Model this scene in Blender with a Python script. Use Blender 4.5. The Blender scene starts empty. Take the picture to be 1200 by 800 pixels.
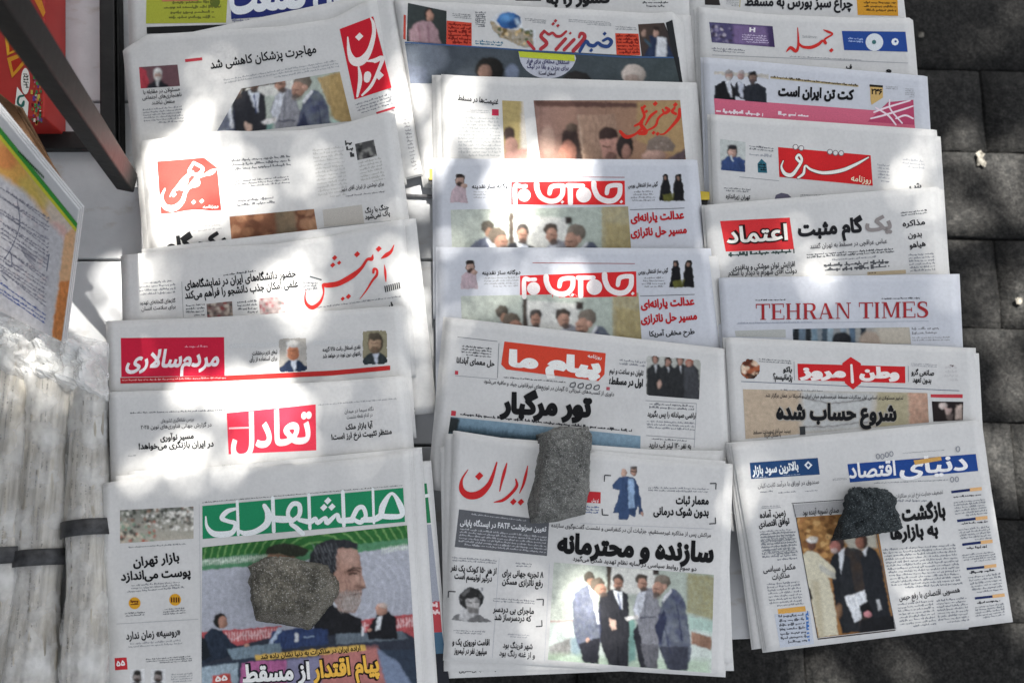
import bpy, math, random, re, unicodedata
import numpy as np
from mathutils import Vector, Matrix, noise as mnoise
from mathutils.geometry import delaunay_2d_cdt
random.seed(7); RNG = np.random.default_rng(7)
S = bpy.context.scene; COL = S.collection

# ---------------------------------------------------------------- camera, world, sun, exposure
TILT = math.radians(12.0); FOC = 1050.0; CAM_H = 1.65
cd = bpy.data.cameras.new('camera'); cam = bpy.data.objects.new('camera', cd); COL.objects.link(cam)
cam.location = (0, 0, CAM_H); cam.rotation_euler = (TILT, 0, 0)
cd.sensor_width = 36; cd.lens = 36*FOC/1200; cd.clip_start = 0.05; cd.clip_end = 500
cd.dof.use_dof = True; cd.dof.focus_distance = 1.13; cd.dof.aperture_fstop = 4.5
S.camera = cam
SUN_DIR = Vector((0.16, 0.42, 0.89)).normalized()
SUN_EL = math.asin(SUN_DIR.z); SUN_AZ = math.atan2(SUN_DIR.x, SUN_DIR.y)
w = bpy.data.worlds.new('World'); S.world = w; w.use_nodes = True
nt = w.node_tree; bg = nt.nodes['Background']; sky = nt.nodes.new('ShaderNodeTexSky')
sky.sky_type = 'NISHITA'; sky.sun_disc = False; sky.dust_density = 4; sky.ozone_density = .6; sky.sun_elevation = SUN_EL; sky.sun_rotation = SUN_AZ
hs = nt.nodes.new('ShaderNodeHueSaturation'); hs.inputs['Saturation'].default_value = .28; nt.links.new(sky.outputs[0], hs.inputs['Color']); nt.links.new(hs.outputs[0], bg.inputs[0]); bg.inputs[1].default_value = 0.05
sl = bpy.data.lights.new('sun', 'SUN'); sl.energy = 5.0; sl.angle = math.radians(0.85); sl.color = (1, .955, .89)
so = bpy.data.objects.new('sun', sl); COL.objects.link(so); so.location = (1, 2, 6)
so.rotation_euler = SUN_DIR.to_track_quat('Z', 'Y').to_euler()
S.view_settings.view_transform = 'Standard'; S.view_settings.look = 'None'
S.view_settings.gamma = 1; S.view_settings.exposure = 2.58
S.render.engine = 'CYCLES'; S.cycles.filter_width = 1.5
try: S.cycles.use_denoising = True
except Exception: pass

# ---------------------------------------------------------------- geometry of the place
TZ = 0.52                 # table top
SLOPE = 0.11; ZTOP = TZ + 0.045
CT, ST = math.cos(TILT), math.sin(TILT)
def rays(P):
    P = np.asarray(P, float).reshape(-1, 2)
    a = (P[:, 0]-600)/FOC; b = -(P[:, 1]-400)/FOC
    return np.stack([a, ST + b*CT, -CT + b*ST], 1)
def at_z(P, z):
    d = rays(P); t = (z-CAM_H)/d[:, 2]
    return np.array([0, 0, CAM_H]) + d*t[:, None]
def to_px(W):
    W = np.asarray(W, float).reshape(-1, 3); q = W-np.array([0, 0, CAM_H])
    f = q[:, 1]*ST - q[:, 2]*CT; u = q[:, 1]*CT + q[:, 2]*ST
    return np.stack([600+FOC*q[:, 0]/f, 400-FOC*u/f], 1)

def tag(o, label=None, cat=None, group=None, kind=None):
    for k, v in (('label', label), ('category', cat), ('group', group), ('kind', kind)):
        if v: o[k] = v
    return o
def empty(name, loc, label, cat, group=None):
    o = bpy.data.objects.new(name, None); COL.objects.link(o); o.location = loc; o.empty_display_size = .02
    return tag(o, label, cat, group)
def mesh_obj(name, V, Fc, mat, parent=None, col=None, smooth=False):
    me = bpy.data.meshes.new(name)
    V = np.asarray(V, float).reshape(-1, 3)
    if parent is not None: V = V - np.array(parent_world(parent))
    me.from_pydata(V.tolist(), [], Fc if isinstance(Fc, list) else Fc.tolist()); me.materials.append(mat)
    if col is not None:
        at = me.color_attributes.new('Col', 'FLOAT_COLOR', 'POINT')
        c = np.ones((len(V), 4), np.float32); c[:, :3] = col
        at.data.foreach_set('color', c.ravel())
    if smooth: me.polygons.foreach_set('use_smooth', [True]*len(me.polygons))
    me.update(); o = bpy.data.objects.new(name, me); COL.objects.link(o)
    if parent is not None: o.parent = parent
    return o
def parent_world(o):
    v = Vector((0, 0, 0))
    while o is not None: v = v + o.location; o = o.parent
    return v

# ---------------------------------------------------------------- materials
def mat(name, color=(.5, .5, .5), rough=.8, metal=0, spec=.3):
    m = bpy.data.materials.new(name); m.use_nodes = True; b = m.node_tree.nodes['Principled BSDF']
    b.inputs['Base Color'].default_value = (*color, 1); b.inputs['Roughness'].default_value = rough
    b.inputs['Metallic'].default_value = metal; b.inputs['Specular IOR Level'].default_value = spec
    return m, m.node_tree, b
def noise_col(t, b, scale, c0, c1, lo=.35, hi=.65, detail=6, coord='Object', vscale=(1, 1, 1), prev=None, rough=.6):
    tc = t.nodes.new('ShaderNodeTexCoord'); mp = t.nodes.new('ShaderNodeMapping'); mp.inputs['Scale'].default_value = vscale
    n = t.nodes.new('ShaderNodeTexNoise'); n.inputs['Scale'].default_value = scale; n.inputs['Detail'].default_value = detail
    n.inputs['Roughness'].default_value = rough
    r = t.nodes.new('ShaderNodeValToRGB'); r.color_ramp.elements[0].position = lo; r.color_ramp.elements[1].position = hi
    r.color_ramp.elements[0].color = (*c0, 1); r.color_ramp.elements[1].color = (*c1, 1)
    t.links.new(tc.outputs[coord], mp.inputs[0]); t.links.new(mp.outputs[0], n.inputs[0]); t.links.new(n.outputs[0], r.inputs[0])
    if b is not None and prev is None: t.links.new(r.outputs[0], b.inputs['Base Color'])
    if prev is not None:
        mx = t.nodes.new('ShaderNodeMix'); mx.data_type = 'RGBA'; mx.blend_type = 'MULTIPLY'; mx.inputs[0].default_value = 1
        t.links.new(prev, mx.inputs[6]); t.links.new(r.outputs[0], mx.inputs[7]); t.links.new(mx.outputs[2], b.inputs['Base Color'])
        return mx.outputs[2], n, mp
    return r.outputs[0], n, mp
def bump(t, b, scale, dist, strength=1, detail=4, vscale=(1, 1, 1), src=None):
    if src is None:
        tc = t.nodes.new('ShaderNodeTexCoord'); mp = t.nodes.new('ShaderNodeMapping'); mp.inputs['Scale'].default_value = vscale
        n = t.nodes.new('ShaderNodeTexNoise'); n.inputs['Scale'].default_value = scale; n.inputs['Detail'].default_value = detail
        t.links.new(tc.outputs['Object'], mp.inputs[0]); t.links.new(mp.outputs[0], n.inputs[0]); src = n.outputs[0]
    bp = t.nodes.new('ShaderNodeBump'); bp.inputs['Distance'].default_value = dist; bp.inputs['Strength'].default_value = strength
    t.links.new(src, bp.inputs['Height']); t.links.new(bp.outputs[0], b.inputs['Normal'])
def paper_mat(name, base):
    m, t, b = mat(name, base, .85, spec=.15)
    c0 = tuple(x*.90 for x in base)
    out, _, _ = noise_col(t, b, 9, c0, base, .3, .6, 5)
    noise_col(t, b, 260, (.945, .945, .945), (1, 1, 1), .35, .6, 3, prev=out)
    bump(t, b, 11, .006, .75, 5, (1, .45, 1))
    return m
M_PAPER = paper_mat('newsprint', (.705, .705, .69)); M_PAPER2 = paper_mat('cream_newsprint', (.69, .675, .64))
M_PAPER3 = paper_mat('bluish_newsprint', (.64, .665, .715))
M_INNER, t_, b_ = mat('page_edges', (.5, .5, .49), .9, spec=.1); noise_col(t_, b_, 60, (.36, .36, .35), (.62, .62, .61), .3, .7, 4, vscale=(1, 1, 8))
M_INK, t_, b_ = mat('printed_ink', (.5, .5, .5), .75, spec=.18)
va = t_.nodes.new('ShaderNodeVertexColor'); va.layer_name = 'Col'
noise_col(t_, b_, 900, (.86, .86, .86), (1.08, 1.08, 1.08), .3, .7, 2, prev=va.outputs[0])

# ---------------------------------------------------------------- 2D helpers
def hx(h, k=.86):
    c = [int(h[i:i+2], 16)/255 for i in (0, 2, 4)]
    return np.array([min(.92, (x/12.92 if x < .04045 else ((x+.055)/1.055)**2.4)/k) for x in c])
def area2(P): x, y = P[:, 0], P[:, 1]; return float(np.sum(x*np.roll(y, -1)-np.roll(x, -1)*y))
def winding(P, Q):
    """winding number of contour P about points Q"""
    w_ = np.zeros(len(Q)); x1, y1 = P[:, 0], P[:, 1]; x2, y2 = np.roll(x1, -1), np.roll(y1, -1)
    X, Y = Q[:, :1], Q[:, 1:]; cr = (x2-x1)*(Y-y1)-(X-x1)*(y2-y1)
    return ((y1 <= Y) & (y2 > Y) & (cr > 0)).sum(1)-((y1 > Y) & (y2 <= Y) & (cr < 0)).sum(1)
def union(polys, signs=None, step=None):
    """triangles of the union (non-zero winding) of contours, no overlaps left"""
    vs = []; ed = []; kept = []
    for k, P in enumerate(polys):
        P = np.asarray(P, float); a = area2(P)
        if abs(a) < 1e-9: continue
        s_ = 1 if signs is None else signs[k]
        if (a < 0) == (s_ > 0): P = P[::-1]
        i0 = len(vs); vs += [Vector((float(q[0]), float(q[1]))) for q in P]; n = len(P); ed += [(i0+i, i0+(i+1) % n) for i in range(n)]; kept.append(P)
    if not kept: return np.zeros((0, 2)), []
    if step:
        A = np.array([[v.x, v.y] for v in vs]); lo, hi = A.min(0), A.max(0)
        for x in np.arange(lo[0]+step*.5, hi[0], step):
            for y in np.arange(lo[1]+step*.5, hi[1], step): vs.append(Vector((float(x), float(y))))
    v, e, f, ov, oe, of = delaunay_2d_cdt(vs, ed, [], 0, 1e-6)
    V = np.array([[q.x, q.y] for q in v]); F = np.array([list(t)[:3] for t in f]); C = V[F].mean(1); w_ = np.zeros(len(C))
    for P in kept:
        lo, hi = P.min(0), P.max(0); m = np.where(((C >= lo) & (C <= hi)).all(1))[0]
        if len(m): w_[m] += winding(P, C[m])
    return V, F[w_ > 0].tolist()
def catmull(P, n=6):
    P = np.asarray(P, float)
    if len(P) < 3: return P
    Q = np.vstack([2*P[0]-P[1], P, 2*P[-1]-P[-2]]); o = []
    for i in range(1, len(Q)-2):
        for s in range(n):
            t = s/n
            o.append(.5*(2*Q[i]+(Q[i+1]-Q[i-1])*t+(2*Q[i-1]-5*Q[i]+4*Q[i+1]-Q[i+2])*t*t+(3*Q[i]-Q[i-1]-3*Q[i+1]+Q[i+2])*t**3))
    o.append(P[-1]); return np.array(o)
def ribbon(P, wmin=.6):
    P = catmull(P) if len(P) > 2 else np.asarray(P, float)
    w = np.maximum(P[:, 2], wmin)/2; xy = P[:, :2]; d = np.gradient(xy, axis=0); d /= np.linalg.norm(d, axis=1)[:, None]+1e-9
    nn = np.stack([-d[:, 1], d[:, 0]], 1); L = xy+nn*w[:, None]; R = xy-nn*w[:, None]; out = []
    for i in range(len(xy)-1): out.append(np.array([L[i], L[i+1], R[i+1], R[i]]))
    for i in range(len(xy)):
        if w[i] > .8*wmin or i in (0, len(xy)-1):
            a = np.arange(8)*math.pi/4; out.append(xy[i]+w[i]*.98*np.stack([np.cos(a), np.sin(a)], 1))
    r = []
    for q in out:                                             # a crossed quad becomes its hull
        if len(q) == 4:
            c = q.mean(0); an = np.arctan2(q[:, 1]-c[1], q[:, 0]-c[0]); q = q[np.argsort(an)]
        r.append(q)
    return r
def diamond(x, y, r): return np.array([[x-r, y+r*.1], [x+r*.1, y-r], [x+r, y-r*.1], [x-r*.1, y+r]])
def circle(x, y, r, n=16, ry=None):
    a = np.arange(n)*2*math.pi/n; return np.stack([x+r*np.cos(a), y+(ry or r)*np.sin(a)], 1)

# ---------------------------------------------------------------- lettering (glyph outlines, joined forms set by hand)
KK = {'<isolated>': 's', '<final>': 'f', '<initial>': 'i', '<medial>': 'm'}; FT = {}
for cp in list(range(0xFB50, 0xFE00))+list(range(0xFE70, 0xFEFD)):
    d_ = unicodedata.decomposition(chr(cp)).split()
    if len(d_) == 2 and d_[0] in KK: FT.setdefault(chr(int(d_[1], 16)), {})[KK[d_[0]]] = chr(cp)
    if len(d_) == 3 and d_[1] == '0644' and d_[2] in ('0627', '0622'): FT.setdefault('\u0644'+chr(int(d_[2], 16)), {})[KK[d_[0]]] = chr(cp)
def shape_fa(s):
    tk = []; i = 0
    while i < len(s):
        if s[i:i+2] in ('لا', 'لآ'): tk.append(s[i:i+2]); i += 2
        else: tk.append(s[i]); i += 1
    o = []; jn = lambda x: x in FT and 'i' in FT[x]
    for k, t in enumerate(tk):
        if t not in FT: o.append({'(': ')', ')': '(', '«': '»', '»': '«', '\u200c': ''}.get(t, t)); continue
        p = tk[k-1] if k else ''; n = tk[k+1] if k+1 < len(tk) else ''
        jp = jn(p); nn = n in FT and jn(t)
        o.append(FT[t].get(('m' if nn else 'f') if jp else ('i' if nn else 's'), FT[t]['s']))
    r = ''.join(reversed(o))
    return re.sub(r'[0-9۰-۹A-Za-z]+', lambda q: q.group(0)[::-1], r)
_fc = bpy.data.curves.new('lettering', 'FONT'); _fo = bpy.data.objects.new('lettering', _fc); COL.objects.link(_fo)
def splines(s, n=3):
    _fc.body = s; dg = bpy.context.evaluated_depsgraph_get(); dg.update()
    cu = _fo.evaluated_get(dg).to_curve(dg); out = []
    for sp in cu.splines:
        pts = []; B = sp.bezier_points; m = len(B)
        if m == 0: continue
        for i in range(m):
            a, b = B[i], B[(i+1) % m]; p0, p1, p2, p3 = a.co, a.handle_right, b.handle_left, b.co
            straight = ((p1-p0).cross(p3-p0)).length < 1e-5 and ((p2-p0).cross(p3-p0)).length < 1e-5
            k = 1 if straight else n
            for j in range(k):
                t = j/k; q = p0*(1-t)**3+p1*3*t*(1-t)**2+p2*3*t*t*(1-t)+p3*t**3; pts.append((q.x, q.y))
        P = np.array(pts); keep = np.linalg.norm(P-np.roll(P, 1, 0), axis=1) > 1e-4; P = P[keep]
        if len(P) > 2: out.append(P)
    _fo.evaluated_get(dg).to_curve_clear()
    return out
_bar = splines('|'); BARX = min(p[:, 0].min() for p in _bar)
ALEF = max(p[:, 1].max() for p in splines('\uFE8D')); GC = {}; ADV = {}
def adv(ch):
    if ch not in ADV: ADV[ch] = max(p[:, 0].max() for p in splines(ch+'|'))-max(p[:, 0].max() for p in _bar)
    return ADV[ch]
def offset_poly(P, off):
    d = np.roll(P, -1, 0)-P; d /= np.linalg.norm(d, axis=1)[:, None]+1e-9; dl = np.stack([-d[:, 1], d[:, 0]], 1)
    nn = dl+np.roll(dl, 1, 0); L = np.linalg.norm(nn, axis=1)[:, None]; nn = nn/np.maximum(L, .6); return P+nn*off*np.minimum(1.25, 2/np.maximum(L, 1.2))*1.0
def glyph(ch, off, n):
    k = (ch, off, n)
    if k not in GC:
        sp = splines(ch, n) if ch.strip() else []
        if sp:
            ar = [area2(p) for p in sp]; s0 = -1 if ar[int(np.argmax(np.abs(ar)))] > 0 else 1
            if off: sp = [offset_poly(p, off*s0) for p in sp]
            sg = [1 if a*ar[int(np.argmax(np.abs(ar)))] > 0 else -1 for a in ar]
            GC[k] = union(sp, sg)
        else: GC[k] = (np.zeros((0, 2)), [])
    return GC[k]
def layout(s, off, n, sp=0):
    x = 0; V = []; Fc = []; c = 0
    for ch in s:
        v, f = glyph(ch, off, n)
        if len(v): V.append(v+np.array([x, 0])); Fc += [[a+c for a in t] for t in f]; c += len(v)
        x += adv(ch)+sp
    return np.vstack(V), Fc

# ---------------------------------------------------------------- a printed photograph painted on a fine vertex grid
class Pic:
    def __init__(s, X, Y):
        q = np.array([(mnoise.noise((x*.22, y*.22, 3.3))*1.3+mnoise.noise((x*.8, y*.8, 6.1))*.6, mnoise.noise((x*.22, y*.22, 9.3))*1.3+mnoise.noise((x*.8, y*.8, 1.1))*.6) for x, y in zip(X, Y)])
        s.X = X+q[:, 0]; s.Y = Y+q[:, 1]; s.c = np.zeros((len(X), 3)); s.c[:] = .5; s.f = lambda P: np.asarray(P, float)
    def frame(s, ox, oy, k):                                  # paint in the coordinates of an enlarged view
        s.f = lambda P: np.asarray(P, float)/k+np.array([ox, oy]); s.k = 1/k; return s
    k = 1.0
    def mix(s, m, col): s.c = s.c*(1-m[:, None])+hx(col)*m[:, None] if isinstance(col, str) else s.c*(1-m[:, None])+col*m[:, None]
    def fill(s, col): s.c[:] = hx(col)
    def grad(s, p0, c0, p1, c1):
        p0, p1 = s.f([p0, p1]); d = p1-p0; t = np.clip(((s.X-p0[0])*d[0]+(s.Y-p0[1])*d[1])/(d@d), 0, 1)[:, None]
        s.c = hx(c0)*(1-t)+hx(c1)*t
    def sd(s, P):
        P = s.f(P); n = len(P); dm = np.full(len(s.X), 1e9); ins = np.zeros(len(s.X), bool)
        for i in range(n):
            a, b = P[i], P[(i+1) % n]; e = b-a; wx, wy = s.X-a[0], s.Y-a[1]
            t = np.clip((wx*e[0]+wy*e[1])/(e@e+1e-9), 0, 1); dm = np.minimum(dm, np.hypot(wx-e[0]*t, wy-e[1]*t))
            c = ((a[1] <= s.Y) & (b[1] > s.Y)) | ((b[1] <= s.Y) & (a[1] > s.Y))
            with np.errstate(all='ignore'): xi = a[0]+(s.Y-a[1])/(b[1]-a[1])*e[0]
            ins ^= c & (s.X < xi)
        return np.where(ins, dm, -dm)
    def poly(s, P, col, soft=1.0, a=1.0, tex=0, ts=.5):
        m = np.clip(s.sd(P)/soft+.5, 0, 1)*a
        if tex: m = m*np.clip(1-tex*s.nz(ts, int(abs(P[0][0])+len(P)) % 97), 0, 1)
        c = hx(col)*np.ones((len(s.X), 3)); s0 = s.f(P); q = s0.mean(0); r = np.abs(s0-q).max()+1e-6        # cloth folds and a lit side, as the camera of the press saw it
        if r < 60 and soft < 3: c = c*(1+.20*(-((s.X-q[0])*.7+(s.Y-q[1])*.45)/r)[:, None])*(.66+.68*s.fold()[:, None])
        s.mix(m, np.clip(c, 0, .92))
    def ell(s, cx, cy, rx, ry, col, soft=1.0, ang=0, a=1.0):
        (cx, cy), = s.f([(cx, cy)]); rx *= s.k; ry *= s.k; ca, sa = math.cos(math.radians(ang)), math.sin(math.radians(ang))
        u = (s.X-cx)*ca+(s.Y-cy)*sa; v = -(s.X-cx)*sa+(s.Y-cy)*ca
        r = np.sqrt((u/rx)**2+(v/ry)**2); c = hx(col)*np.ones((len(s.X), 3))
        if soft < 3: c = c*np.clip(1.03-.42*(u/rx*.7+v/ry*.5)-.16*r*r, .35, 1.5)[:, None]*(.84+.32*s.fold()[:, None])
        s.mix(np.clip((1-r)*min(rx, ry)/soft+.5, 0, 1)*a, np.clip(c, 0, .92))
    def line(s, P, w, col, a=1.0):
        P = s.f(P); w = w*s.k; dm = np.full(len(s.X), 1e9)
        for p, q in zip(P[:-1], P[1:]):
            e = q-p; wx, wy = s.X-p[0], s.Y-p[1]; t = np.clip((wx*e[0]+wy*e[1])/(e@e+1e-9), 0, 1); dm = np.minimum(dm, np.hypot(wx-e[0]*t, wy-e[1]*t))
        s.mix(np.clip(w/2-dm+.5, 0, 1)*a, col)
    def nz(s, f, seed=0):
        return np.array([mnoise.noise((x*f, y*f, seed*1.7)) for x, y in zip(s.X, s.Y)])*.5+.5
    _f = None
    def fold(s):
        if s._f is None: s._f = np.array([mnoise.noise((x*.42, y*.16, 7.7))+.5*mnoise.noise((x*.9, y*.8, 3.1)) for x, y in zip(s.X, s.Y)])*.5+.5
        return s._f
    def soften(s):
        n = s.shape; c = s.c.reshape(n[0], n[1], 3); q = np.pad(c, ((1, 1), (1, 1), (0, 0)), 'edge')
        s.c = (c*.4+.15*(q[:-2, 1:-1]+q[2:, 1:-1]+q[1:-1, :-2]+q[1:-1, 2:])).reshape(-1, 3)
    def noise(s, f, amp, seed=0): s.c *= (1+amp*(s.nz(f, seed)[:, None]*2-1))
    def spots(s, P, cols, n, r, seed=0, a=.9):
        rg = random.Random(seed); Q = s.f(P); lo, hi = Q.min(0), Q.max(0); keep = np.clip(s.sd(P)+.5, 0, 1)
        for i in range(n):
            x, y = rg.uniform(lo[0], hi[0]), rg.uniform(lo[1], hi[1]); rr = rg.uniform(.5, 1.3)*r
            m = np.clip((rr-np.hypot((s.X-x)*rg.uniform(.7, 1.3), s.Y-y))+.5, 0, 1)*keep*a; s.mix(m, hx(rg.choice(cols)))
    def head(s, x, y, r, hair='2a2624', skin='b48a74', beard=None, look=0):
        s.ell(x, y, r*.82, r*1.1, hair, 1); s.ell(x+look*r*.25, y+r*.18, r*.66, r*.88, skin, 1)
        if beard: s.ell(x+look*r*.25, y+r*.72, r*.52, r*.42, beard, 1.2)
        s.line([(x-r*.3+look*r*.3, y+.02*r), (x+r*.32+look*r*.3, y+.02*r)], r*.14, '5a4038', .6)
        s.line([(x-r*.12+look*r*.3, y+r*.56), (x+r*.2+look*r*.3, y+r*.56)], r*.12, '7a4a42', .6)
        s.ell(x+look*r*.1, y-r*.72, r*.72, r*.42, hair, 1.2)
    def bust(s, x, y, r, suit='24262c', shirt='c8ccd0', hair='2a2624', skin='b48a74', beard=None, look=0, w=2.1, h=4):
        s.poly([(x-r*w, y+r*h), (x-r*w*.9, y+r*1.8), (x-r*.6, y+r*1.05), (x+r*.6, y+r*1.05), (x+r*w*.9, y+r*1.8), (x+r*w, y+r*h)], suit)
        if shirt: s.poly([(x-r*.35, y+r*1.0), (x+r*.35, y+r*1.0), (x+r*.1, y+r*2.4)], shirt)
        s.head(x, y, r, hair, skin, beard, look)

# ---------------------------------------------------------------- a folded newspaper; its page is laid out in plan coordinates
LAYER = .00022
class Paper:
    n = 0
    def __init__(s, name, TL, TR, BR, BL, label, group=None, plane=None, bow=0, dz=0, m=None, amp=.0013, inner=3, cat='newspaper', top=None, lift=0):
        Paper.n += 1; s.seed = len(group or '')*3.7+(5 if group and 'copies' in group else 0); amp = .0012; s.C = np.array([TL, TR, BR, BL], float); s.bow = bow; s.amp = amp; s.top = top; s.lift = lift
        if plane is None:
            y = at_z([(s.C[0]+s.C[1])/2], ZTOP)[0][1]; s.pl = (ZTOP+dz-SLOPE*y, 0, SLOPE)
        else: s.pl = plane
        c = s.surf([(s.C.sum(0))/4])[0]; s.m = m or M_PAPER
        s.root = empty(name, (c[0], c[1], c[2]-.006), label, cat, group); s.buf = {}; s.cur = None; s.order = []
        s.page('front_page', 0, s.C, .0014, 0)
        for k in range(inner):
            d = [(1.6*(k+1)*(1 if (k+Paper.n) % 2 else -.8), -.7*(k+1)), (2.0*(k+1), -.5*(k+1)), (1.5*(k+1), .8*(k+1)), (-1.6*(k+1), .9*(k+1))]
            s.page('inner_page', .0018*(k+1), s.C+np.array(d), .0012, 0)
    def rip(s, X, Y):
        z = s.amp*(np.sin(X*11+s.seed)*.8+np.sin(Y*17+X*9+s.seed*2)*.6+np.sin(X*31-Y*13+s.seed*1.3)*.3+np.sin(X*57+Y*41+s.seed*.7)*.10)
        return z
    def surf(s, P, up=0.0):
        d = rays(P); a, bx, by = s.pl; C = np.array([0, 0, CAM_H]); h = 0
        for _ in range(4):
            t = (a+h-CAM_H)/(d[:, 2]-bx*d[:, 0]-by*d[:, 1]); W = C+d*t[:, None]; h = s.rip(W[:, 0], W[:, 1]) if s.amp else 0
        if up: W = W+np.array([0, 0, up])
        return W
    def grid(s, C, nu, nv):
        u, v = np.meshgrid(np.linspace(0, 1, nu+1), np.linspace(0, 1, nv+1)); u, v = u.ravel()[:, None], v.ravel()[:, None]
        P = (C[0]*(1-u)+C[1]*u)*(1-v)+(C[3]*(1-u)+C[2]*u)*v
        if s.top is not None:                                 # a top edge that is not straight
            tx = np.array(s.top, float); xs = P[:, 0]; yl = (C[0]*(1-u)+C[1]*u)[:, 1]; yt = np.interp((C[0]*(1-u)+C[1]*u)[:, 0], tx[:, 0], tx[:, 1])
            P[:, 1] += (yt-yl)*(1-v[:, 0])**2
        P[:, 1] += s.bow*np.sin(math.pi*u[:, 0])*(1-v[:, 0])
        f = [[j*(nu+1)+i, (j+1)*(nu+1)+i, (j+1)*(nu+1)+i+1, j*(nu+1)+i+1] for j in range(nv) for i in range(nu)]
        return P, f
    def page(s, name, down, C, th, k):
        L = max(np.linalg.norm(C[1]-C[0]), 30); H = max(np.linalg.norm(C[3]-C[0]), 30); nu, nv = int(L/9)+1, int(H/9)+1
        P, f = s.grid(C, nu, nv); T = s.surf(P, -down); B = T-np.array([0, 0, th]); n = len(T)
        rim = [i for i in range(nu)]+[j*(nu+1)+nu for j in range(nv)]+[nv*(nu+1)+i for i in range(nu, 0, -1)]+[j*(nu+1) for j in range(nv, 0, -1)]
        F = f+[[a+n for a in q[::-1]] for q in f]+[[rim[i], rim[(i+1) % len(rim)], rim[(i+1) % len(rim)]+n, rim[i]+n] for i in range(len(rim))]
        o = mesh_obj(name, np.vstack([T, B]), F, s.m, s.root)
        o.data.materials.append(M_INNER)
        for i, p in enumerate(o.data.polygons):
            if i >= len(f): p.material_index = 1
            else: p.use_smooth = True
        return o
    # -- drawing
    def new(s, name): s.cur = (name, len(s.order)); s.order.append(s.cur); s.buf[s.cur] = []; return s
    def add(s, V2, F, col, layer=1):
        if len(V2) == 0: return
        c = np.zeros((len(V2), 3)); c[:] = hx(col) if isinstance(col, str) else col; u = np.unique(np.array([i for q in F for i in q]))
        if len(u): s.buf[s.cur].append((s.surf(V2, LAYER*layer), F, c, V2[u].min(0)-1.2, V2[u].max(0)+1.2))
    def box(s, Q, col, layer=1):
        Q = np.array(Q, float); nu = int(max(np.linalg.norm(Q[1]-Q[0]), np.linalg.norm(Q[2]-Q[3]))/8)+1; nv = int(max(np.linalg.norm(Q[3]-Q[0]), np.linalg.norm(Q[2]-Q[1]))/8)+1
        u, v = np.meshgrid(np.linspace(0, 1, nu+1), np.linspace(0, 1, nv+1)); u, v = u.ravel()[:, None], v.ravel()[:, None]
        P = (Q[0]*(1-u)+Q[1]*u)*(1-v)+(Q[3]*(1-u)+Q[2]*u)*v
        s.add(P, [[j*(nu+1)+i, (j+1)*(nu+1)+i, (j+1)*(nu+1)+i+1, j*(nu+1)+i+1] for j in range(nv) for i in range(nu)], col, layer); return s
    def poly(s, P, col, layer=1, step=9): v, f = union([P], None, step); s.add(v, f, col, layer); return s
    def polys(s, P, col, layer=1, step=9): v, f = union(P, None, step); s.add(v, [q[::-1] for q in f], col, layer); return s
    def line(s, a, b, w, col, layer=1):
        a, b = np.array(a, float), np.array(b, float); d = (b-a)/np.linalg.norm(b-a); n = np.array([-d[1], d[0]])*w/2
        return s.box([a+n*-1, b-n, b+n, a+n], col, layer)
    def text(s, st, x0, y0, x1, y1, size, col='1e1f21', bold=.03, layer=2, n=3, sp=0, slant=0, raw=False):
        V, F = layout(st if raw else shape_fa(st), bold, n, sp); xm, xM = V[:, 0].min(), V[:, 0].max(); B = np.array([x1-x0, y1-y0], float); up = np.array([B[1], -B[0]])/np.linalg.norm(B)
        k = size/ALEF; t = (V[:, 0]-xm)/(xM-xm); P = np.array([x0, y0])+B*t[:, None]+up*(V[:, 1:2]*k)+B/np.linalg.norm(B)*(slant*V[:, 1:2]*k)
        s.add(P, F, col, layer); return s
    def text_outl(s, st, x0, y0, x1, y1, size, col, ocol, bold=.02, ob=.09, layer=2):
        s.text(st, x0, y0, x1, y1, size, ocol, ob, layer); s.text(st, x0, y0, x1, y1, size, col, bold, layer+1); return s
    def strokes(s, fr, L, col, layer=2, dots=(), grow=0, rings=(), rcol=None):
        ox, oy, k = fr; P = []
        for st in L: P += ribbon([(ox+q[0]/k, oy+q[1]/k, (q[2]+grow)/k) for q in st])
        P += [diamond(ox+d[0]/k, oy+d[1]/k, (d[2]+grow/2)/k) for d in dots]
        v, f = union(P); s.add(v, [q[::-1] for q in f], col, layer)
        for (x, y, r) in rings:
            c1 = circle(ox+x/k, oy+y/k, r/k, 12, r*1.35/k); c2 = circle(ox+x/k, oy+y/k, r*.62/k, 12, r*1.0/k)
            s.add(np.vstack([c1, c2]), [[i, (i+1) % 12, 12+(i+1) % 12, 12+i] for i in range(12)], rcol, layer+2)
        return s
    def greek(s, Q, n, col='8b8d90', d=1.0, centre=False, fill=.55, layer=1):
        Q = np.array(Q, float); rg = random.Random(Paper.n*31+len(s.order)*7+int(Q[0][0]))
        V = []; F = []
        for k in range(n):
            v0 = (k+.5)/n; a = Q[0]*(1-v0)+Q[3]*v0; b = Q[1]*(1-v0)+Q[2]*v0; B = b-a; L = np.linalg.norm(B); B /= L; up = np.array([B[1], -B[0]])
            lh = min(np.linalg.norm(Q[3]-Q[0])/n*fill, 4.5); x = 0; e = L
            if centre: q = rg.uniform(0, .18)*L; x = q; e = L-q
            elif k == n-1 and n > 2: x = rg.uniform(0, .5)*L
            while x < e-1:
                wl = min(rg.uniform(3, 13)*lh/2.2, e-x); xe = x+wl
                while x < xe-.2:
                    st = min(rg.uniform(.55, 1.3)*lh*.5, xe-x); h = lh*rg.choice([.28, .4, .4, .6, 1.0]); y0 = lh*rg.choice([0, 0, 0, -.3])
                    i = len(V); p = a+B*x
                    V += [p+up*y0, p+B*st+up*y0, p+B*st+up*h, p+up*h]; F.append([i, i+1, i+2, i+3]); x += st
                x += lh*.55
        V = np.array(V); s.add(V, F, hx(col), layer); return s
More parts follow.
